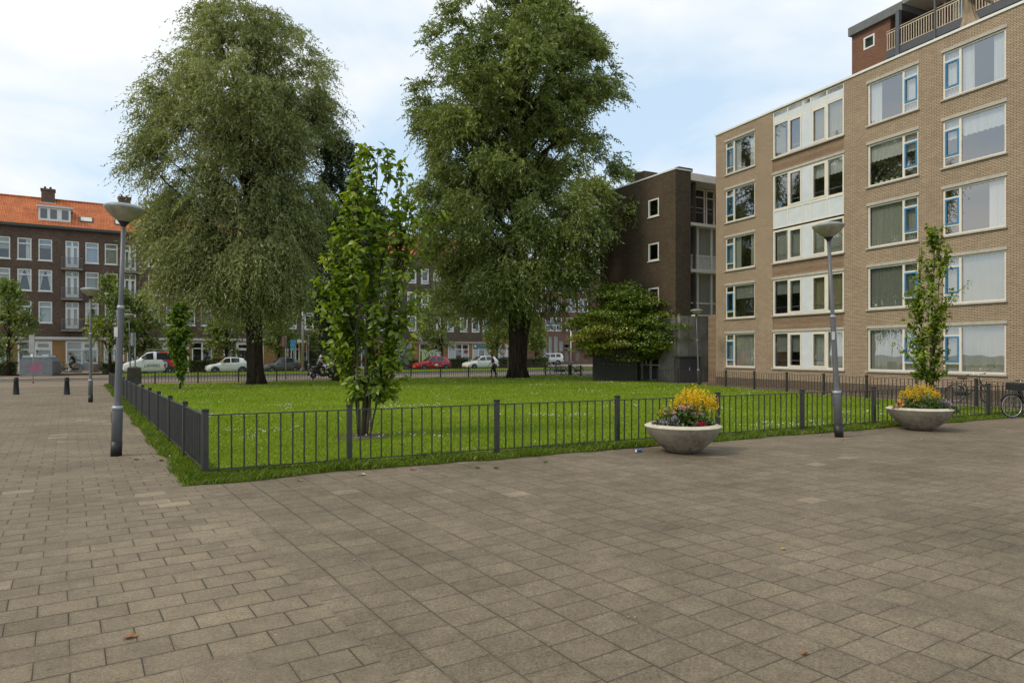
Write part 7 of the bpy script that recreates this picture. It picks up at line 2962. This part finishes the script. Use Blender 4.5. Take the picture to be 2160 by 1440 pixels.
# white off-roader far down the side street
s4 = [(0.0, 0.5, 0.85, 0.88, 0.82, 0.7), (0.06, 0.45, 1.0, 1.02, 0.92, 0.8), (1.2, 0.45, 1.08, 1.1, 0.98, 0.85), (1.3, 0.45, 1.1, 1.16, 1, 0.84), (1.75, 0.45, 1.12, 1.72, 1, 0.82), (3.9, 0.45, 1.14, 1.76, 1, 0.82), (4.15, 0.48, 1.12, 1.62, 0.97, 0.8), (4.28, 0.5, 1.05, 1.12, 0.94, 0.78), (4.32, 0.55, 0.9, 0.95, 0.9, 0.7)]
sp = dp(1124, 97.0)
sw = car('white boxy off road car with rear spare wheel beside the maroon house', sp, R(8), 4.32, 1.8, s4, (0.85, 3.45), [W_HATCH], [(1.5, 2.3), (2.4, 3.1), (3.2, 3.85)], wr=0.36)
mb = MB()
mb.lathe([(0.001, 0.03), (0.2, 0.03), (0.34, 0.0), (0.36, 0.1), (0.33, 0.2), (0.2, 0.17), (0.001, 0.17)], (4.3, 0, 0.95), 20, axis='x')
mb.build('spare_wheel', M['rubber'], sw)

# white van with red tail and lettering
L_ = park(258, 378)
vs_ = [(0.0, 0.42, 0.62, 0.64, 0.72, 0.6), (0.08, 0.26, 0.92, 0.94, 0.88, 0.75), (0.45, 0.24, 1.06, 1.10, 0.98, 0.82), (0.95, 0.24, 1.16, 1.22, 1.0, 0.82), (1.08, 0.24, 1.18, 1.30, 1, 0.82), (1.72, 0.24, 1.20, 1.86, 1, 0.82), (2.1, 0.24, 1.20, 1.95, 1, 0.83), (L_ - 0.7, 0.26, 1.20, 1.96, 1, 0.84), (L_ - 0.32, 0.28, 1.2, 1.92, 0.99, 0.83), (L_ - 0.12, 0.32, 1.18, 1.80, 0.97, 0.81), (L_ - 0.02, 0.36, 1.1, 1.3, 0.95, 0.78), (L_, 0.42, 1.0, 1.1, 0.93, 0.75)]
VW = 1.9
vred = paint('van_red', (0.50, 0.022, 0.016))
vblue = paint('van_blue', (0.08, 0.16, 0.48))
vpale = paint('van_pale_blue', (0.45, 0.55, 0.68))


def vpaint(x, j, nh):
    if j < 2:
        return 4
    red = L_ - (0.82 + 0.13 * max(0, j - 2) + (0.15 if j > 6 else 0))
    if x > red:
        return 1
    if x > red - 0.16:
        return 2 if j >= 4 else 3
    return 0


van = car('white van with red tail and dark lettering parked at the far left', at_n(258, NC - 0.3), trz, L_, VW, vs_, (0.88, L_ - 0.78), [W_HATCH, vred, vblue, vpale, M['black']], [(1.35, 2.22), (2.45, 3.75)], wr=0.33, cat='van', name='parked_van', mirror=(1.42, 1.25), body_fn=vpaint, group=None)
text('LIEVERS', 'lettering', M['cap_black'], van, (1.50, -VW / 2 - 0.012, 0.67), 0.34, shear=0.35, ext=0.003, scale=(1.0, 1, 1))
M['van_ring_red'] = plain('ring_red', (0.40, 0.02, 0.05), 0.4)
M['van_ring_blue'] = plain('ring_navy', (0.01, 0.06, 0.09), 0.4)
for nm, mt, a0, a1 in (('ring_emblem', M['van_ring_red'], 1.9, 4.3), ('ring_emblem', M['van_ring_blue'], -1.25, 1.3)):
    n = 14
    po, pi_ = [], []
    for i in range(n + 1):
        a = a0 + (a1 - a0) * i / n
        po.append((3.20 + 0.22 * math.cos(a), 0.79 + 0.22 * math.sin(a)))
        wq = 0.22 - 0.15 * math.sin(math.pi * (0.15 + 0.7 * i / n))
        pi_.append((3.20 + wq * math.cos(a), 0.79 + wq * math.sin(a)))
    mb = MB()
    mb.xprism(po + pi_[::-1], -VW / 2 - 0.016, -VW / 2 - 0.008)
    mb.build(nm, mt, van)
# ladders on the roof rack
rk = MB()
for x in (2.0, 2.9, 3.8):
    rk.tube([(x, -0.72, 1.92), (x, -0.70, 2.06), (x, 0.70, 2.06), (x, 0.72, 1.92)], 0.02, 6)
rk.build('roof_rack', M['black'], van)
ld = thing('ladder', 'aluminium ladder lying on the roof rack of the white van', 'ladder', (*(at_n(258, NC - 0.3)), 0.012), trz)
mb = MB()
for y in (-0.6, -0.25):
    mb.box(1.75, L_ - 0.15, y - 0.015, y + 0.015, 2.085, 2.155)
mb.build('stile', M['steel'], ld)
mb = MB()
for i in range(10):
    x = 1.95 + i * 0.25
    mb.tube([(x, -0.6, 2.12), (x, -0.25, 2.12)], 0.014, 6)
mb.build('rung', M['steel'], ld)


# ---------------------------------------------------------------- bicycles
M['bike_black'] = plain('bike_black', (0.014, 0.014, 0.015), 0.35)
M['bike_yellow'] = plain('bike_yellow', (0.62, 0.36, 0.02), 0.35)
M['bike_blue'] = plain('bike_blue', (0.04, 0.10, 0.18), 0.35)
M['saddle'] = plain('saddle_leather', (0.05, 0.03, 0.02), 0.5)
M['wicker'] = plain('wicker_tan', (0.30, 0.18, 0.08), 0.8, var=0.3, scale=20)


def bike(label, pos, rz, frame='bike_black', lean=0.0, z=0.0, basket=None, group=None, grips='chrome', steer=0.0, carrier=True):
    """front wheel towards -x"""
    root = thing('bicycle', label, 'bicycle', (pos[0], pos[1], z), rz, group)
    root.rotation_euler = (lean, 0, rz)
    WR = 0.345
    fw, rw = Vector((-0.56, 0, WR)), Vector((0.53, 0, WR))
    hd0, hd1 = Vector((-0.36, 0, 0.72)), Vector((-0.29, 0, 0.98))
    bb, st = Vector((0.05, 0, 0.29)), Vector((0.23, 0, 0.80))
    def spin(p):                     # steering about the head tube
        ax = (hd1 - hd0).normalized()
        return Matrix.Translation(hd0) @ Matrix.Rotation(steer, 4, ax) @ Matrix.Translation(-hd0) @ Vector(p)
    for c_ in (fw, rw):
        mb = MB()
        mb.torus(tuple(c_), WR - 0.018, 0.019, 32, 8)
        if c_ is fw and steer:
            mb.v = [tuple(spin(p)) for p in mb.v]
        w = mb.build('wheel', M['rubber'], root)
        mb = MB()
        mb.torus(tuple(c_), WR - 0.045, 0.011, 32, 6)
        if c_ is fw and steer:
            mb.v = [tuple(spin(p)) for p in mb.v]
        mb.build('rim', M['chrome'], w)
        mb = MB()
        for i in range(18):
            a = i * 2 * math.pi / 18
            q = c_ + Vector((math.cos(a + 0.25 * (-1) ** i), 0, math.sin(a + 0.25 * (-1) ** i))) * (WR - 0.05)
            mb.tube([c_ + Vector((0, 0.02 * (-1) ** i, 0)), q], 0.0022, 4, cap=False)
        mb.lathe([(0.02, -0.045), (0.025, 0), (0.02, 0.045)], tuple(c_), 8, axis='y')
        if c_ is fw and steer:
            mb.v = [tuple(spin(p)) for p in mb.v]
        mb.build('spokes', M['steel'], w)
    mb = MB()
    mb.tube([hd0, hd1], 0.019, 8)
    mb.tube([hd0 + Vector((0.02, 0, 0.05)), bb], 0.018, 8)
    mb.tube([hd0 + Vector((0.04, 0, 0.14)), Vector((-0.05, 0, 0.52)), Vector((0.12, 0, 0.46))], 0.015, 8)
    mb.tube([bb, st], 0.016, 8)
    for s_ in (-0.04, 0.04):
        mb.tube([bb + Vector((0, s_, 0)), rw + Vector((0, s_ * 1.3, 0))], 0.010, 6)
        mb.tube([st + Vector((-0.03, s_ * 0.5, -0.1)), rw + Vector((0, s_ * 1.3, 0))], 0.009, 6)
    mb.build('frame', M[frame], root)
    mb = MB()
    for s_ in (-0.045, 0.045):
        mb.tube([spin(hd0 + Vector((0, s_ * 0.9, 0))), spin(fw + Vector((0.03, s_, 0.12))), spin(fw + Vector((0, s_, 0)))], 0.010, 6)
    mb.build('fork', M[frame], root)
    mb = MB()
    s1 = spin(hd1 + Vector((0.02, 0, 0.10)))
    mb.tube([spin(hd1), s1], 0.012, 8)
    mb.tube([spin((-0.07, -0.31, 1.07)), spin((-0.21, -0.28, 1.10)), spin((-0.30, -0.12, 1.09)), s1, spin((-0.30, 0.12, 1.09)), spin((-0.21, 0.28, 1.10)), spin((-0.07, 0.31, 1.07))], 0.011, 8)
    hb2 = mb.build('handlebar', M[grips], root)
    for y in (-0.31, 0.31):
        mb = MB()
        mb.tube([spin((-0.17, y * 0.95, 1.09)), spin((-0.05, y, 1.065))], 0.017, 8)
        mb.build('grip', M['black'], hb2)
    mb = MB()
    mb.lathe([(0.001, -0.05), (0.035, -0.045), (0.042, 0.0), (0.02, 0.05)], tuple(spin((-0.40, 0, 0.88))), 12, axis='x')
    mb.build('headlamp', M['chrome'], root)
    mb = MB()
    mb.tube([st, st + Vector((0.03, 0, 0.10))], 0.012, 8)
    pr = [(0.02, -0.16), (0.035, -0.10), (0.075, 0.02), (0.105, 0.10), (0.075, 0.15)]
    sd = st + Vector((0.05, 0, 0.13))
    vs2, fs2 = [], []
    for (w_, x_) in pr:
        for k_ in range(8):
            a = 2 * math.pi * k_ / 8
            vs2.append((sd.x + x_, sd.y + w_ * math.cos(a), sd.z + 0.032 * math.sin(a) + 0.015 * (x_ > 0.05)))
    for i in range(4):
        for k_ in range(8):
            j = (k_ + 1) % 8
            fs2.append((i * 8 + k_, i * 8 + j, i * 8 + 8 + j, i * 8 + 8 + k_))
    fs2 += [tuple(range(7, -1, -1)), tuple(range(32, 40))]
    mb.add(vs2, fs2, 0, True)
    mb.build('saddle', M['saddle'], root)
    mb = MB()
    for c_, a0, a1, far in ((fw, 0.6, 2.75, 1), (rw, 0.15, 2.6, 0)):
        vs2, fs2 = [], []
        n = 14
        for i in range(n + 1):
            a = a0 + (a1 - a0) * i / n
            for y in (-0.028, 0.028):
                p = c_ + Vector((math.cos(a) * (WR + 0.022), y, math.sin(a) * (WR + 0.022)))
                vs2.append(tuple(spin(p)) if far and steer else tuple(p))
        fs2 = [(2 * i, 2 * i + 1, 2 * i + 3, 2 * i + 2) for i in range(n)]
        mb2 = MB()
        mb2.add(vs2, fs2, 0, True)
        mb2.build('mudguard', M[frame], root)
    mb = MB()
    mb.lathe([(0.03, -0.008), (0.095, -0.008), (0.095, 0.008), (0.03, 0.008)], (bb.x, -0.05, bb.z), 16, axis='y')
    mb.tube([(bb.x, -0.07, bb.z), (bb.x + 0.10, -0.08, bb.z - 0.13), (bb.x + 0.10, -0.16, bb.z - 0.13)], 0.010, 6)
    mb.tube([(bb.x, 0.07, bb.z), (bb.x - 0.10, 0.08, bb.z + 0.13), (bb.x - 0.10, 0.16, bb.z + 0.13)], 0.010, 6)
    mb.tube([(bb.x, 0.085, bb.z), (bb.x, -0.085, bb.z)], 0.014, 6)
    mb.build('crank', M['steel'], root)
    mb = MB()
    mb.box(0.08, 0.58, -0.072, -0.04, 0.27, 0.41, bev=0.0)
    mb.build('chain_guard', M['black'], root)
    if carrier:
        mb = MB()
        for y in (-0.06, 0, 0.06):
            mb.tube([(0.30, y, 0.74), (0.78, y, 0.74)], 0.007, 5)
        for y in (-0.06, 0.06):
            mb.tube([(0.70, y, 0.74), (0.55, y, WR)], 0.007, 5)
        mb.build('carrier', M['black'], root)
    if basket:
        mt, (x0, x1, y0, y1, z0, z1) = basket
        mb = MB()
        mb.box(x0, x1, y0, y1, z0, z1, bev=0.03)
        mb.build('basket', M[mt], root)
    return root


# bicycle behind the walk fence, steered towards us
bpos = dp(2046, 25.6)
bike('black bicycle leaning behind the right fence with raised silver handlebar', bpos, R(172), 'bike_black', R(-3), steer=R(38), carrier=True)
# bicycle cut by the right edge, in front of the front fence
bp2 = gp(2146, 880)
bike('black bicycle with front crate cut by the right edge of the photo', (bp2.x + 0.22, bp2.y + 0.02), math.atan2(fu.y, fu.x) - R(4), 'bike_black', R(3), basket=('black', (-0.64, -0.32, -0.19, 0.19, 0.80, 1.03)), steer=R(-20))
gb = 'bicycles parked at the far fence corner'
for i, (px, n_, a, fr, lab) in enumerate(((1168, 31.6, 20, 'bike_black', 'dark bicycle with front rack, leftmost of the row at the far fence'), (1178, 31.9, 30, 'bike_blue', 'blue black bicycle second from the left at the far fence'),
                                          (1192, 31.6, 200, 'bike_black', 'black bicycle just left of the litter bin post'), (1211, 32.6, 25, 'bike_black', 'black bicycle right of the litter bin post'))):
    b_ = at_n(px, n_ - 1.6)
    bike(lab, b_, R(a), fr, R(3 if i % 2 else -4), group=gb, basket=('wicker', (-0.62, -0.34, -0.16, 0.16, 0.84, 1.02)) if i == 0 else None)
gb = 'bicycles parked along the terrace'
for i, (px, n_, a, fr, bk, lab) in enumerate(((127, 4.2, 30, 'bike_black', None, 'grey black bicycle at the orange pier left of the yellow bicycle'), (202, 3.4, 28, 'bike_black', ('bike_black', (-0.62, -0.34, -0.18, 0.18, 0.86, 1.10)), 'bicycle with black front basket right of the slim lamp post'),
                                              (222, 3.0, 32, 'bike_black', ('wicker', (0.32, 0.75, -0.2, 0.2, 0.76, 1.02)), 'bicycle with tan crate on its carrier near the short hedge'), (8, 3.2, 30, 'bike_blue', None, 'dark bicycle half hidden behind the rounded hedge'))):
    b_ = at_n(px, n_)
    bike(lab, b_, R(a), fr, R(2), 0.10, bk, gb)


# ---------------------------------------------------------------- people
def person(label, loc, rz, joints, bones, face_dir, mats, paint_fn, hair=None, extra=None, z=0.0):
    """one skinned body: joints {name: (x, y, z, radius)}, bones [(a, b)]"""
    root = thing('person', label, 'person', (loc[0], loc[1], z), rz)
    names = list(joints)
    me = bpy.data.meshes.new('body')
    me.from_pydata([joints[k_][:3] for k_ in names], [(names.index(a), names.index(b)) for a, b in bones], [])
    o = bpy.data.objects.new('body_skeleton', me)
    COL.objects.link(o)
    o.modifiers.new('skin', 'SKIN')
    sv = me.skin_vertices[0].data
    for i, k_ in enumerate(names):
        r_ = joints[k_][3]
        sv[i].radius = (r_, r_) if not isinstance(r_, tuple) else r_
        sv[i].use_root = (k_ == 'pelvis')
    ss = o.modifiers.new('sub', 'SUBSURF')
    ss.levels = ss.render_levels = 2
    bpy.context.view_layer.update()
    m2 = bpy.data.meshes.new_from_object(o.evaluated_get(bpy.context.evaluated_depsgraph_get()))
    bpy.data.objects.remove(o)
    bpy.data.meshes.remove(me)
    m2.materials.clear()
    for m_ in mats:
        m2.materials.append(m_)
    P = {k_: Vector(joints[k_][:3]) for k_ in names}
    for p in m2.polygons:
        c_ = p.center
        best = min(bones, key=lambda b: seg_dist(c_, P[b[0]], P[b[1]]))
        p.material_index = paint_fn(best, c_)
        p.use_smooth = True
    link('body', m2, root)
    return root


def seg_dist(p, a, b):
    ab = b - a
    t = max(0, min(1, (p - a).dot(ab) / max(1e-9, ab.length_squared)))
    return (p - (a + ab * t)).length


M['skin'] = plain('skin', (0.42, 0.26, 0.18), 0.6)
M['navy'] = plain('navy_cloth', (0.018, 0.02, 0.032), 0.85)
M['blk_cloth'] = plain('black_cloth', (0.013, 0.012, 0.013), 0.85)
M['grey_cloth'] = plain('grey_jacket', (0.22, 0.21, 0.21), 0.8, var=0.2)
M['hair_dk'] = plain('dark_hair', (0.03, 0.018, 0.012), 0.7, var=0.3, scale=30)
M['hair_red'] = plain('auburn_hair', (0.06, 0.028, 0.016), 0.7, var=0.3, scale=30)
M['helmet'] = plain('white_helmet', (0.70, 0.70, 0.68), 0.3)


def hands(J, Bn, side, wrist, dirv, down, tag_):
    """palm with five short fingers chained off the wrist"""
    w, d = Vector(wrist), Vector(dirv).normalized()
    u = Vector(down).normalized()
    J[tag_ + 'palm'] = (*(w + d * 0.06), 0.030)
    Bn.append((side, tag_ + 'palm'))
    for i, (o_, l_) in enumerate(((-0.030, 0.065), (-0.010, 0.078), (0.010, 0.074), (0.028, 0.058))):
        k1, k2 = tag_ + 'f%da' % i, tag_ + 'f%db' % i
        J[k1] = (*(w + d * 0.105 + u * o_), 0.0095)
        J[k2] = (*(w + d * (0.105 + l_ * 0.8) + u * o_ + d.cross(u) * 0.02), 0.0085)
        Bn += [(tag_ + 'palm', k1), (k1, k2)]
    J[tag_ + 't'] = (*(w + d * 0.085 - u * 0.058), 0.0095)
    Bn.append((tag_ + 'palm', tag_ + 't'))


def head_parts(root, c, r, hairmat, face=(-1, 0, 0), long=False, cap=None):
    """hair shell, eyes, nose, ears, mouth around the head centre c; face looks along -x"""
    f = Vector(face)
    s_ = Vector((-f.y, f.x, 0))
    c = Vector(c)
    mb = MB()
    vs, fs = [], []
    nu, nv = 18, 10
    for i in range(nv + 1):
        ph = math.pi * 0.62 * i / nv
        for j in range(nu):
            th = 2 * math.pi * j / nu
            d = Vector((0, 0, 1)) * math.cos(ph) + (f * math.cos(th) + s_ * math.sin(th)) * math.sin(ph)
            cut = d.dot(f)
            k_ = 1.09 if not (cut > 0.55 and d.z < 0.45) else 0.9
            vs.append(c + Vector((d.x * r * k_ * 1.02, d.y * r * k_ * 0.92, d.z * r * k_ * 1.2)) + Vector((0, 0, 0.01)))
    for i in range(nv):
        for j in range(nu):
            k_ = (j + 1) % nu
            fs.append((i * nu + j, i * nu + nu + j, i * nu + nu + k_, i * nu + k_))
    mb.add(vs, fs, 0, True)
    hr = mb.build('hair' if cap is None else 'helmet', hairmat, root)
    for y in (-0.32, 0.32):
        mb = MB()
        mb.lathe([(0.001, -0.008), (0.011, 0), (0.001, 0.008)], tuple(c + f * r * 0.93 + s_ * y * r + Vector((0, 0, 0.01))), 8)
        mb.build('eye', M['hair_dk'], root)
        mb = MB()
        mb.lathe([(0.001, -0.03), (0.018, -0.01), (0.02, 0.015), (0.001, 0.03)], tuple(c + s_ * (0.93 if y > 0 else -0.93) * r), 8)
        mb.build('ear', M['skin'], root)
    mb = MB()
    mb.tube([c + f * r * 0.95 + Vector((0, 0, 0.01)), c + f * r * 1.14 - Vector((0, 0, 0.025)), c + f * r * 0.98 - Vector((0, 0, 0.035))], [0.010, 0.015, 0.012], 8)
    mb.build('nose', M['skin'], root)
    mb = MB()
    mb.tube([c + f * r * 0.93 + s_ * 0.025 - Vector((0, 0, 0.065)), c + f * r * 0.97 - Vector((0, 0, 0.067)), c + f * r * 0.93 - s_ * 0.025 - Vector((0, 0, 0.065))], 0.006, 6)
    mb.build('mouth', M['pot_pink'], root)


# walking man, going left, mid stride
mp = gp(1041, 795.5)
hgt = z_at(747, mp.y) / 1.80
J = {'pelvis': (0, 0, 0.95, 0.135), 'waist': (-0.02, 0, 1.10, 0.13), 'chest': (-0.05, 0, 1.33, 0.165), 'neck0': (-0.06, 0, 1.49, 0.075), 'neck': (-0.08, 0, 1.56, 0.058), 'head0': (-0.10, 0, 1.63, 0.082), 'head': (-0.105, 0, 1.715, 0.092),
     'shL': (-0.04, -0.19, 1.44, 0.072), 'elL': (0.03, -0.25, 1.18, 0.052), 'wrL': (-0.12, -0.26, 0.98, 0.034), 'shR': (-0.04, 0.19, 1.44, 0.072), 'elR': (-0.14, 0.25, 1.18, 0.052), 'wrR': (-0.30, 0.22, 1.02, 0.034),
     'hipL': (0, -0.10, 0.90, 0.105), 'knL': (-0.19, -0.10, 0.52, 0.070), 'anL': (-0.13, -0.10, 0.10, 0.046), 'toL': (-0.32, -0.11, 0.045, 0.042),
     'hipR': (0, 0.10, 0.90, 0.105), 'knR': (0.06, 0.10, 0.50, 0.070), 'anR': (0.33, 0.10, 0.18, 0.046), 'toR': (0.20, 0.11, 0.045, 0.042)}
Bn = [('pelvis', 'waist'), ('waist', 'chest'), ('chest', 'neck0'), ('neck0', 'neck'), ('neck', 'head0'), ('head0', 'head'), ('chest', 'shL'), ('shL', 'elL'), ('elL', 'wrL'), ('chest', 'shR'), ('shR', 'elR'), ('elR', 'wrR'),
      ('pelvis', 'hipL'), ('hipL', 'knL'), ('knL', 'anL'), ('anL', 'toL'), ('pelvis', 'hipR'), ('hipR', 'knR'), ('knR', 'anR'), ('anR', 'toR')]
hands(J, Bn, 'wrL', J['wrL'][:3], (-0.3, 0, -1), (1, 0, 0), 'l')
hands(J, Bn, 'wrR', J['wrR'][:3], (-0.5, 0, -0.9), (1, 0, 0), 'r')
J = {k_: (v[0] * hgt, v[1] * hgt, v[2] * hgt, v[3] * hgt) for k_, v in J.items()}


def paint_man(b, c):
    a = b[1]
    if a in ('neck', 'head0', 'head') or b[0] in ('elL', 'elR', 'wrL', 'wrR') or a.startswith(('lp', 'lf', 'lt', 'rp', 'rf', 'rt')):
        return 0
    if a.startswith(('hip', 'kn', 'an')):
        return 2
    if a.startswith('to'):
        return 3
    return 1


man = person('man in dark t-shirt and dark jeans walking left beyond the far fence', mp, R(6), J, Bn, None, [M['skin'], M['blk_cloth'], M['navy'], M['black']], paint_man)
head_parts(man, (-0.108 * hgt, 0, 1.70 * hgt), 0.093 * hgt, M['hair_red'])

# scooter and its rider
sp_ = gp(679, 797.5)
S_ = z_at(752, sp_.y) / 1.50
sc_ = thing('motor_scooter', 'black motor scooter ridden along the road beside the far fence', 'scooter', (*sp_, 0), R(20) + math.pi)
scx = lambda pts: [(-x, y, z) for x, y, z in pts]
# built with its nose towards -x, then turned so that it heads right
for cx in (-0.62, 0.60):
    mb = MB()
    mb.torus((cx, 0, 0.225), 0.165, 0.06, 24, 8)
    w = mb.build('wheel', M['rubber'], sc_)
    mb = MB()
    mb.lathe([(0.01, -0.03), (0.11, -0.03), (0.12, 0.0), (0.11, 0.03), (0.01, 0.03)], (cx, 0, 0.225), 16, axis='y')
    mb.build('rim', M['alloy'], w)
mb = MB()
mb.tube([(-0.62, 0, 0.25), (-0.55, 0, 0.50), (-0.42, 0, 0.80), (-0.38, 0, 0.95)], [0.07, 0.12, 0.15, 0.10], 12)
mb.tube([(-0.42, 0, 0.30), (-0.15, 0, 0.24), (0.15, 0, 0.26)], [0.12, 0.13, 0.13], 12)
mb.tube([(0.10, 0, 0.30), (0.30, 0, 0.52), (0.60, 0, 0.58), (0.88, 0, 0.62)], [0.12, 0.19, 0.18, 0.06], 12)
mb.tube([(-0.80, 0, 0.40), (-0.66, 0, 0.49), (-0.50, 0, 0.46)], [0.04, 0.08, 0.06], 10)
mb.build('body', M['black'], sc_)
mb = MB()
mb.tube([(0.08, 0, 0.74), (0.35, 0, 0.77), (0.75, 0, 0.80)], [0.10, 0.13, 0.09], 12)
mb.build('seat', M['saddle'], sc_)
mb = MB()
mb.tube([(-0.22, -0.34, 1.02), (-0.34, -0.16, 1.04), (-0.38, 0, 1.0), (-0.34, 0.16, 1.04), (-0.22, 0.34, 1.02)], 0.016, 8)
mb.build('handlebar', M['black'], sc_)
mb = MB()
mb.lathe([(0.001, -0.05), (0.06, -0.04), (0.075, 0.02), (0.05, 0.05)], (-0.50, 0, 0.93), 14, axis='x')
mb.build('headlight', M['headlamp'], sc_)
mb = MB()
mb.tube([(0.1, -0.2, 0.25), (0.45, -0.22, 0.27), (0.80, -0.22, 0.33)], [0.03, 0.055, 0.055], 10)
mb.build('exhaust', M['chrome'], sc_)
for y in (-0.22, 0.22):
    mb = MB()
    mb.lathe([(0.001, -0.01), (0.05, 0), (0.001, 0.012)], (-0.36, y * 1.4, 1.22), 10, axis='x')
    mb.tube([(-0.34, y, 1.04), (-0.36, y * 1.4, 1.20)], 0.006, 5)
    mb.build('mirror', M['chrome'], sc_)
mb = MB()
mb.box(0.88, 0.90, -0.06, 0.06, 0.45, 0.58)
mb.build('number_plate', M['plate'], sc_)
J = {'pelvis': (0.28, 0, 0.93, 0.15), 'waist': (0.26, 0, 1.05, 0.15), 'chest': (0.16, 0, 1.26, 0.175), 'neck0': (0.11, 0, 1.40, 0.08), 'neck': (0.08, 0, 1.45, 0.062), 'head0': (0.05, 0, 1.51, 0.085), 'head': (0.04, 0, 1.58, 0.095),
     'shL': (0.13, -0.20, 1.35, 0.082), 'elL': (-0.03, -0.31, 1.15, 0.062), 'wrL': (-0.18, -0.33, 1.07, 0.04), 'shR': (0.13, 0.20, 1.35, 0.082), 'elR': (-0.03, 0.31, 1.15, 0.062), 'wrR': (-0.18, 0.33, 1.07, 0.04),
     'hipL': (0.24, -0.12, 0.90, 0.115), 'knL': (-0.16, -0.20, 0.80, 0.08), 'anL': (-0.16, -0.16, 0.42, 0.052), 'toL': (-0.32, -0.16, 0.395, 0.045),
     'hipR': (0.24, 0.12, 0.90, 0.115), 'knR': (-0.16, 0.20, 0.80, 0.08), 'anR': (-0.16, 0.16, 0.42, 0.052), 'toR': (-0.32, 0.16, 0.395, 0.045)}
Bn = [('pelvis', 'waist'), ('waist', 'chest'), ('chest', 'neck0'), ('neck0', 'neck'), ('neck', 'head0'), ('head0', 'head'), ('chest', 'shL'), ('shL', 'elL'), ('elL', 'wrL'), ('chest', 'shR'), ('shR', 'elR'), ('elR', 'wrR'),
      ('pelvis', 'hipL'), ('hipL', 'knL'), ('knL', 'anL'), ('anL', 'toL'), ('pelvis', 'hipR'), ('hipR', 'knR'), ('knR', 'anR'), ('anR', 'toR')]
hands(J, Bn, 'wrL', J['wrL'][:3], (-1, 0.1, -0.35), (0, 1, 0), 'l')
hands(J, Bn, 'wrR', J['wrR'][:3], (-1, -0.1, -0.35), (0, 1, 0), 'r')


def paint_rider(b, c):
    a = b[1]
    if a in ('neck', 'head0', 'head') or b[0] in ('wrL', 'wrR') or a.startswith(('lp', 'lf', 'lt', 'rp', 'rf', 'rt')):
        return 0
    if a.startswith(('hip', 'kn', 'an')):
        return 2
    if a.startswith('to'):
        return 3
    return 1


rd = person('scooter rider in grey jacket and white helmet heading right', sp_, R(20) + math.pi, J, Bn, None, [M['skin'], M['grey_cloth'], M['navy'], M['black']], paint_rider)
head_parts(rd, (0.035, 0, 1.565), 0.112, M['helmet'], cap=True)

# cyclist behind the low bin, on a yellow bicycle
cp_ = at_n(150, 6.2)
ca = trz
bike('yellow bicycle with pale tyres ridden behind the low taupe bin', cp_, ca, 'bike_yellow', 0, 0.10)
J = {'pelvis': (0.27, 0, 1.00, 0.14), 'waist': (0.22, 0, 1.12, 0.135), 'chest': (0.08, 0, 1.33, 0.165), 'neck0': (0.00, 0, 1.46, 0.075), 'neck': (-0.04, 0, 1.52, 0.058), 'head0': (-0.08, 0, 1.58, 0.082), 'head': (-0.10, 0, 1.66, 0.092),
     'shL': (0.05, -0.18, 1.42, 0.07), 'elL': (-0.06, -0.27, 1.20, 0.05), 'wrL': (-0.10, -0.31, 1.11, 0.034), 'shR': (0.05, 0.18, 1.42, 0.07), 'elR': (-0.06, 0.27, 1.20, 0.05), 'wrR': (-0.10, 0.31, 1.11, 0.034),
     'hipL': (0.24, -0.10, 0.95, 0.10), 'knL': (-0.10, -0.13, 0.72, 0.07), 'anL': (0.13, -0.13, 0.30, 0.045), 'toL': (0.0, -0.14, 0.20, 0.04),
     'hipR': (0.24, 0.10, 0.95, 0.10), 'knR': (-0.14, 0.13, 0.84, 0.07), 'anR': (-0.06, 0.13, 0.48, 0.045), 'toR': (-0.18, 0.14, 0.44, 0.04)}
hands(J, Bn2 := [b for b in Bn if not b[1].startswith(('lp', 'lf', 'lt', 'rp', 'rf', 'rt'))], 'wrL', J['wrL'][:3], (-0.6, 0, -0.6), (0, 1, 0), 'l')
hands(J, Bn2, 'wrR', J['wrR'][:3], (-0.6, 0, -0.6), (0, 1, 0), 'r')
cy = person('cyclist in black top with long dark hair riding left past the shop window', cp_, ca, J, Bn2, None, [M['skin'], M['blk_cloth'], M['navy'], M['black']], paint_rider, z=0.10)
head_parts(cy, (-0.105, 0, 1.645), 0.094, M['hair_dk'])
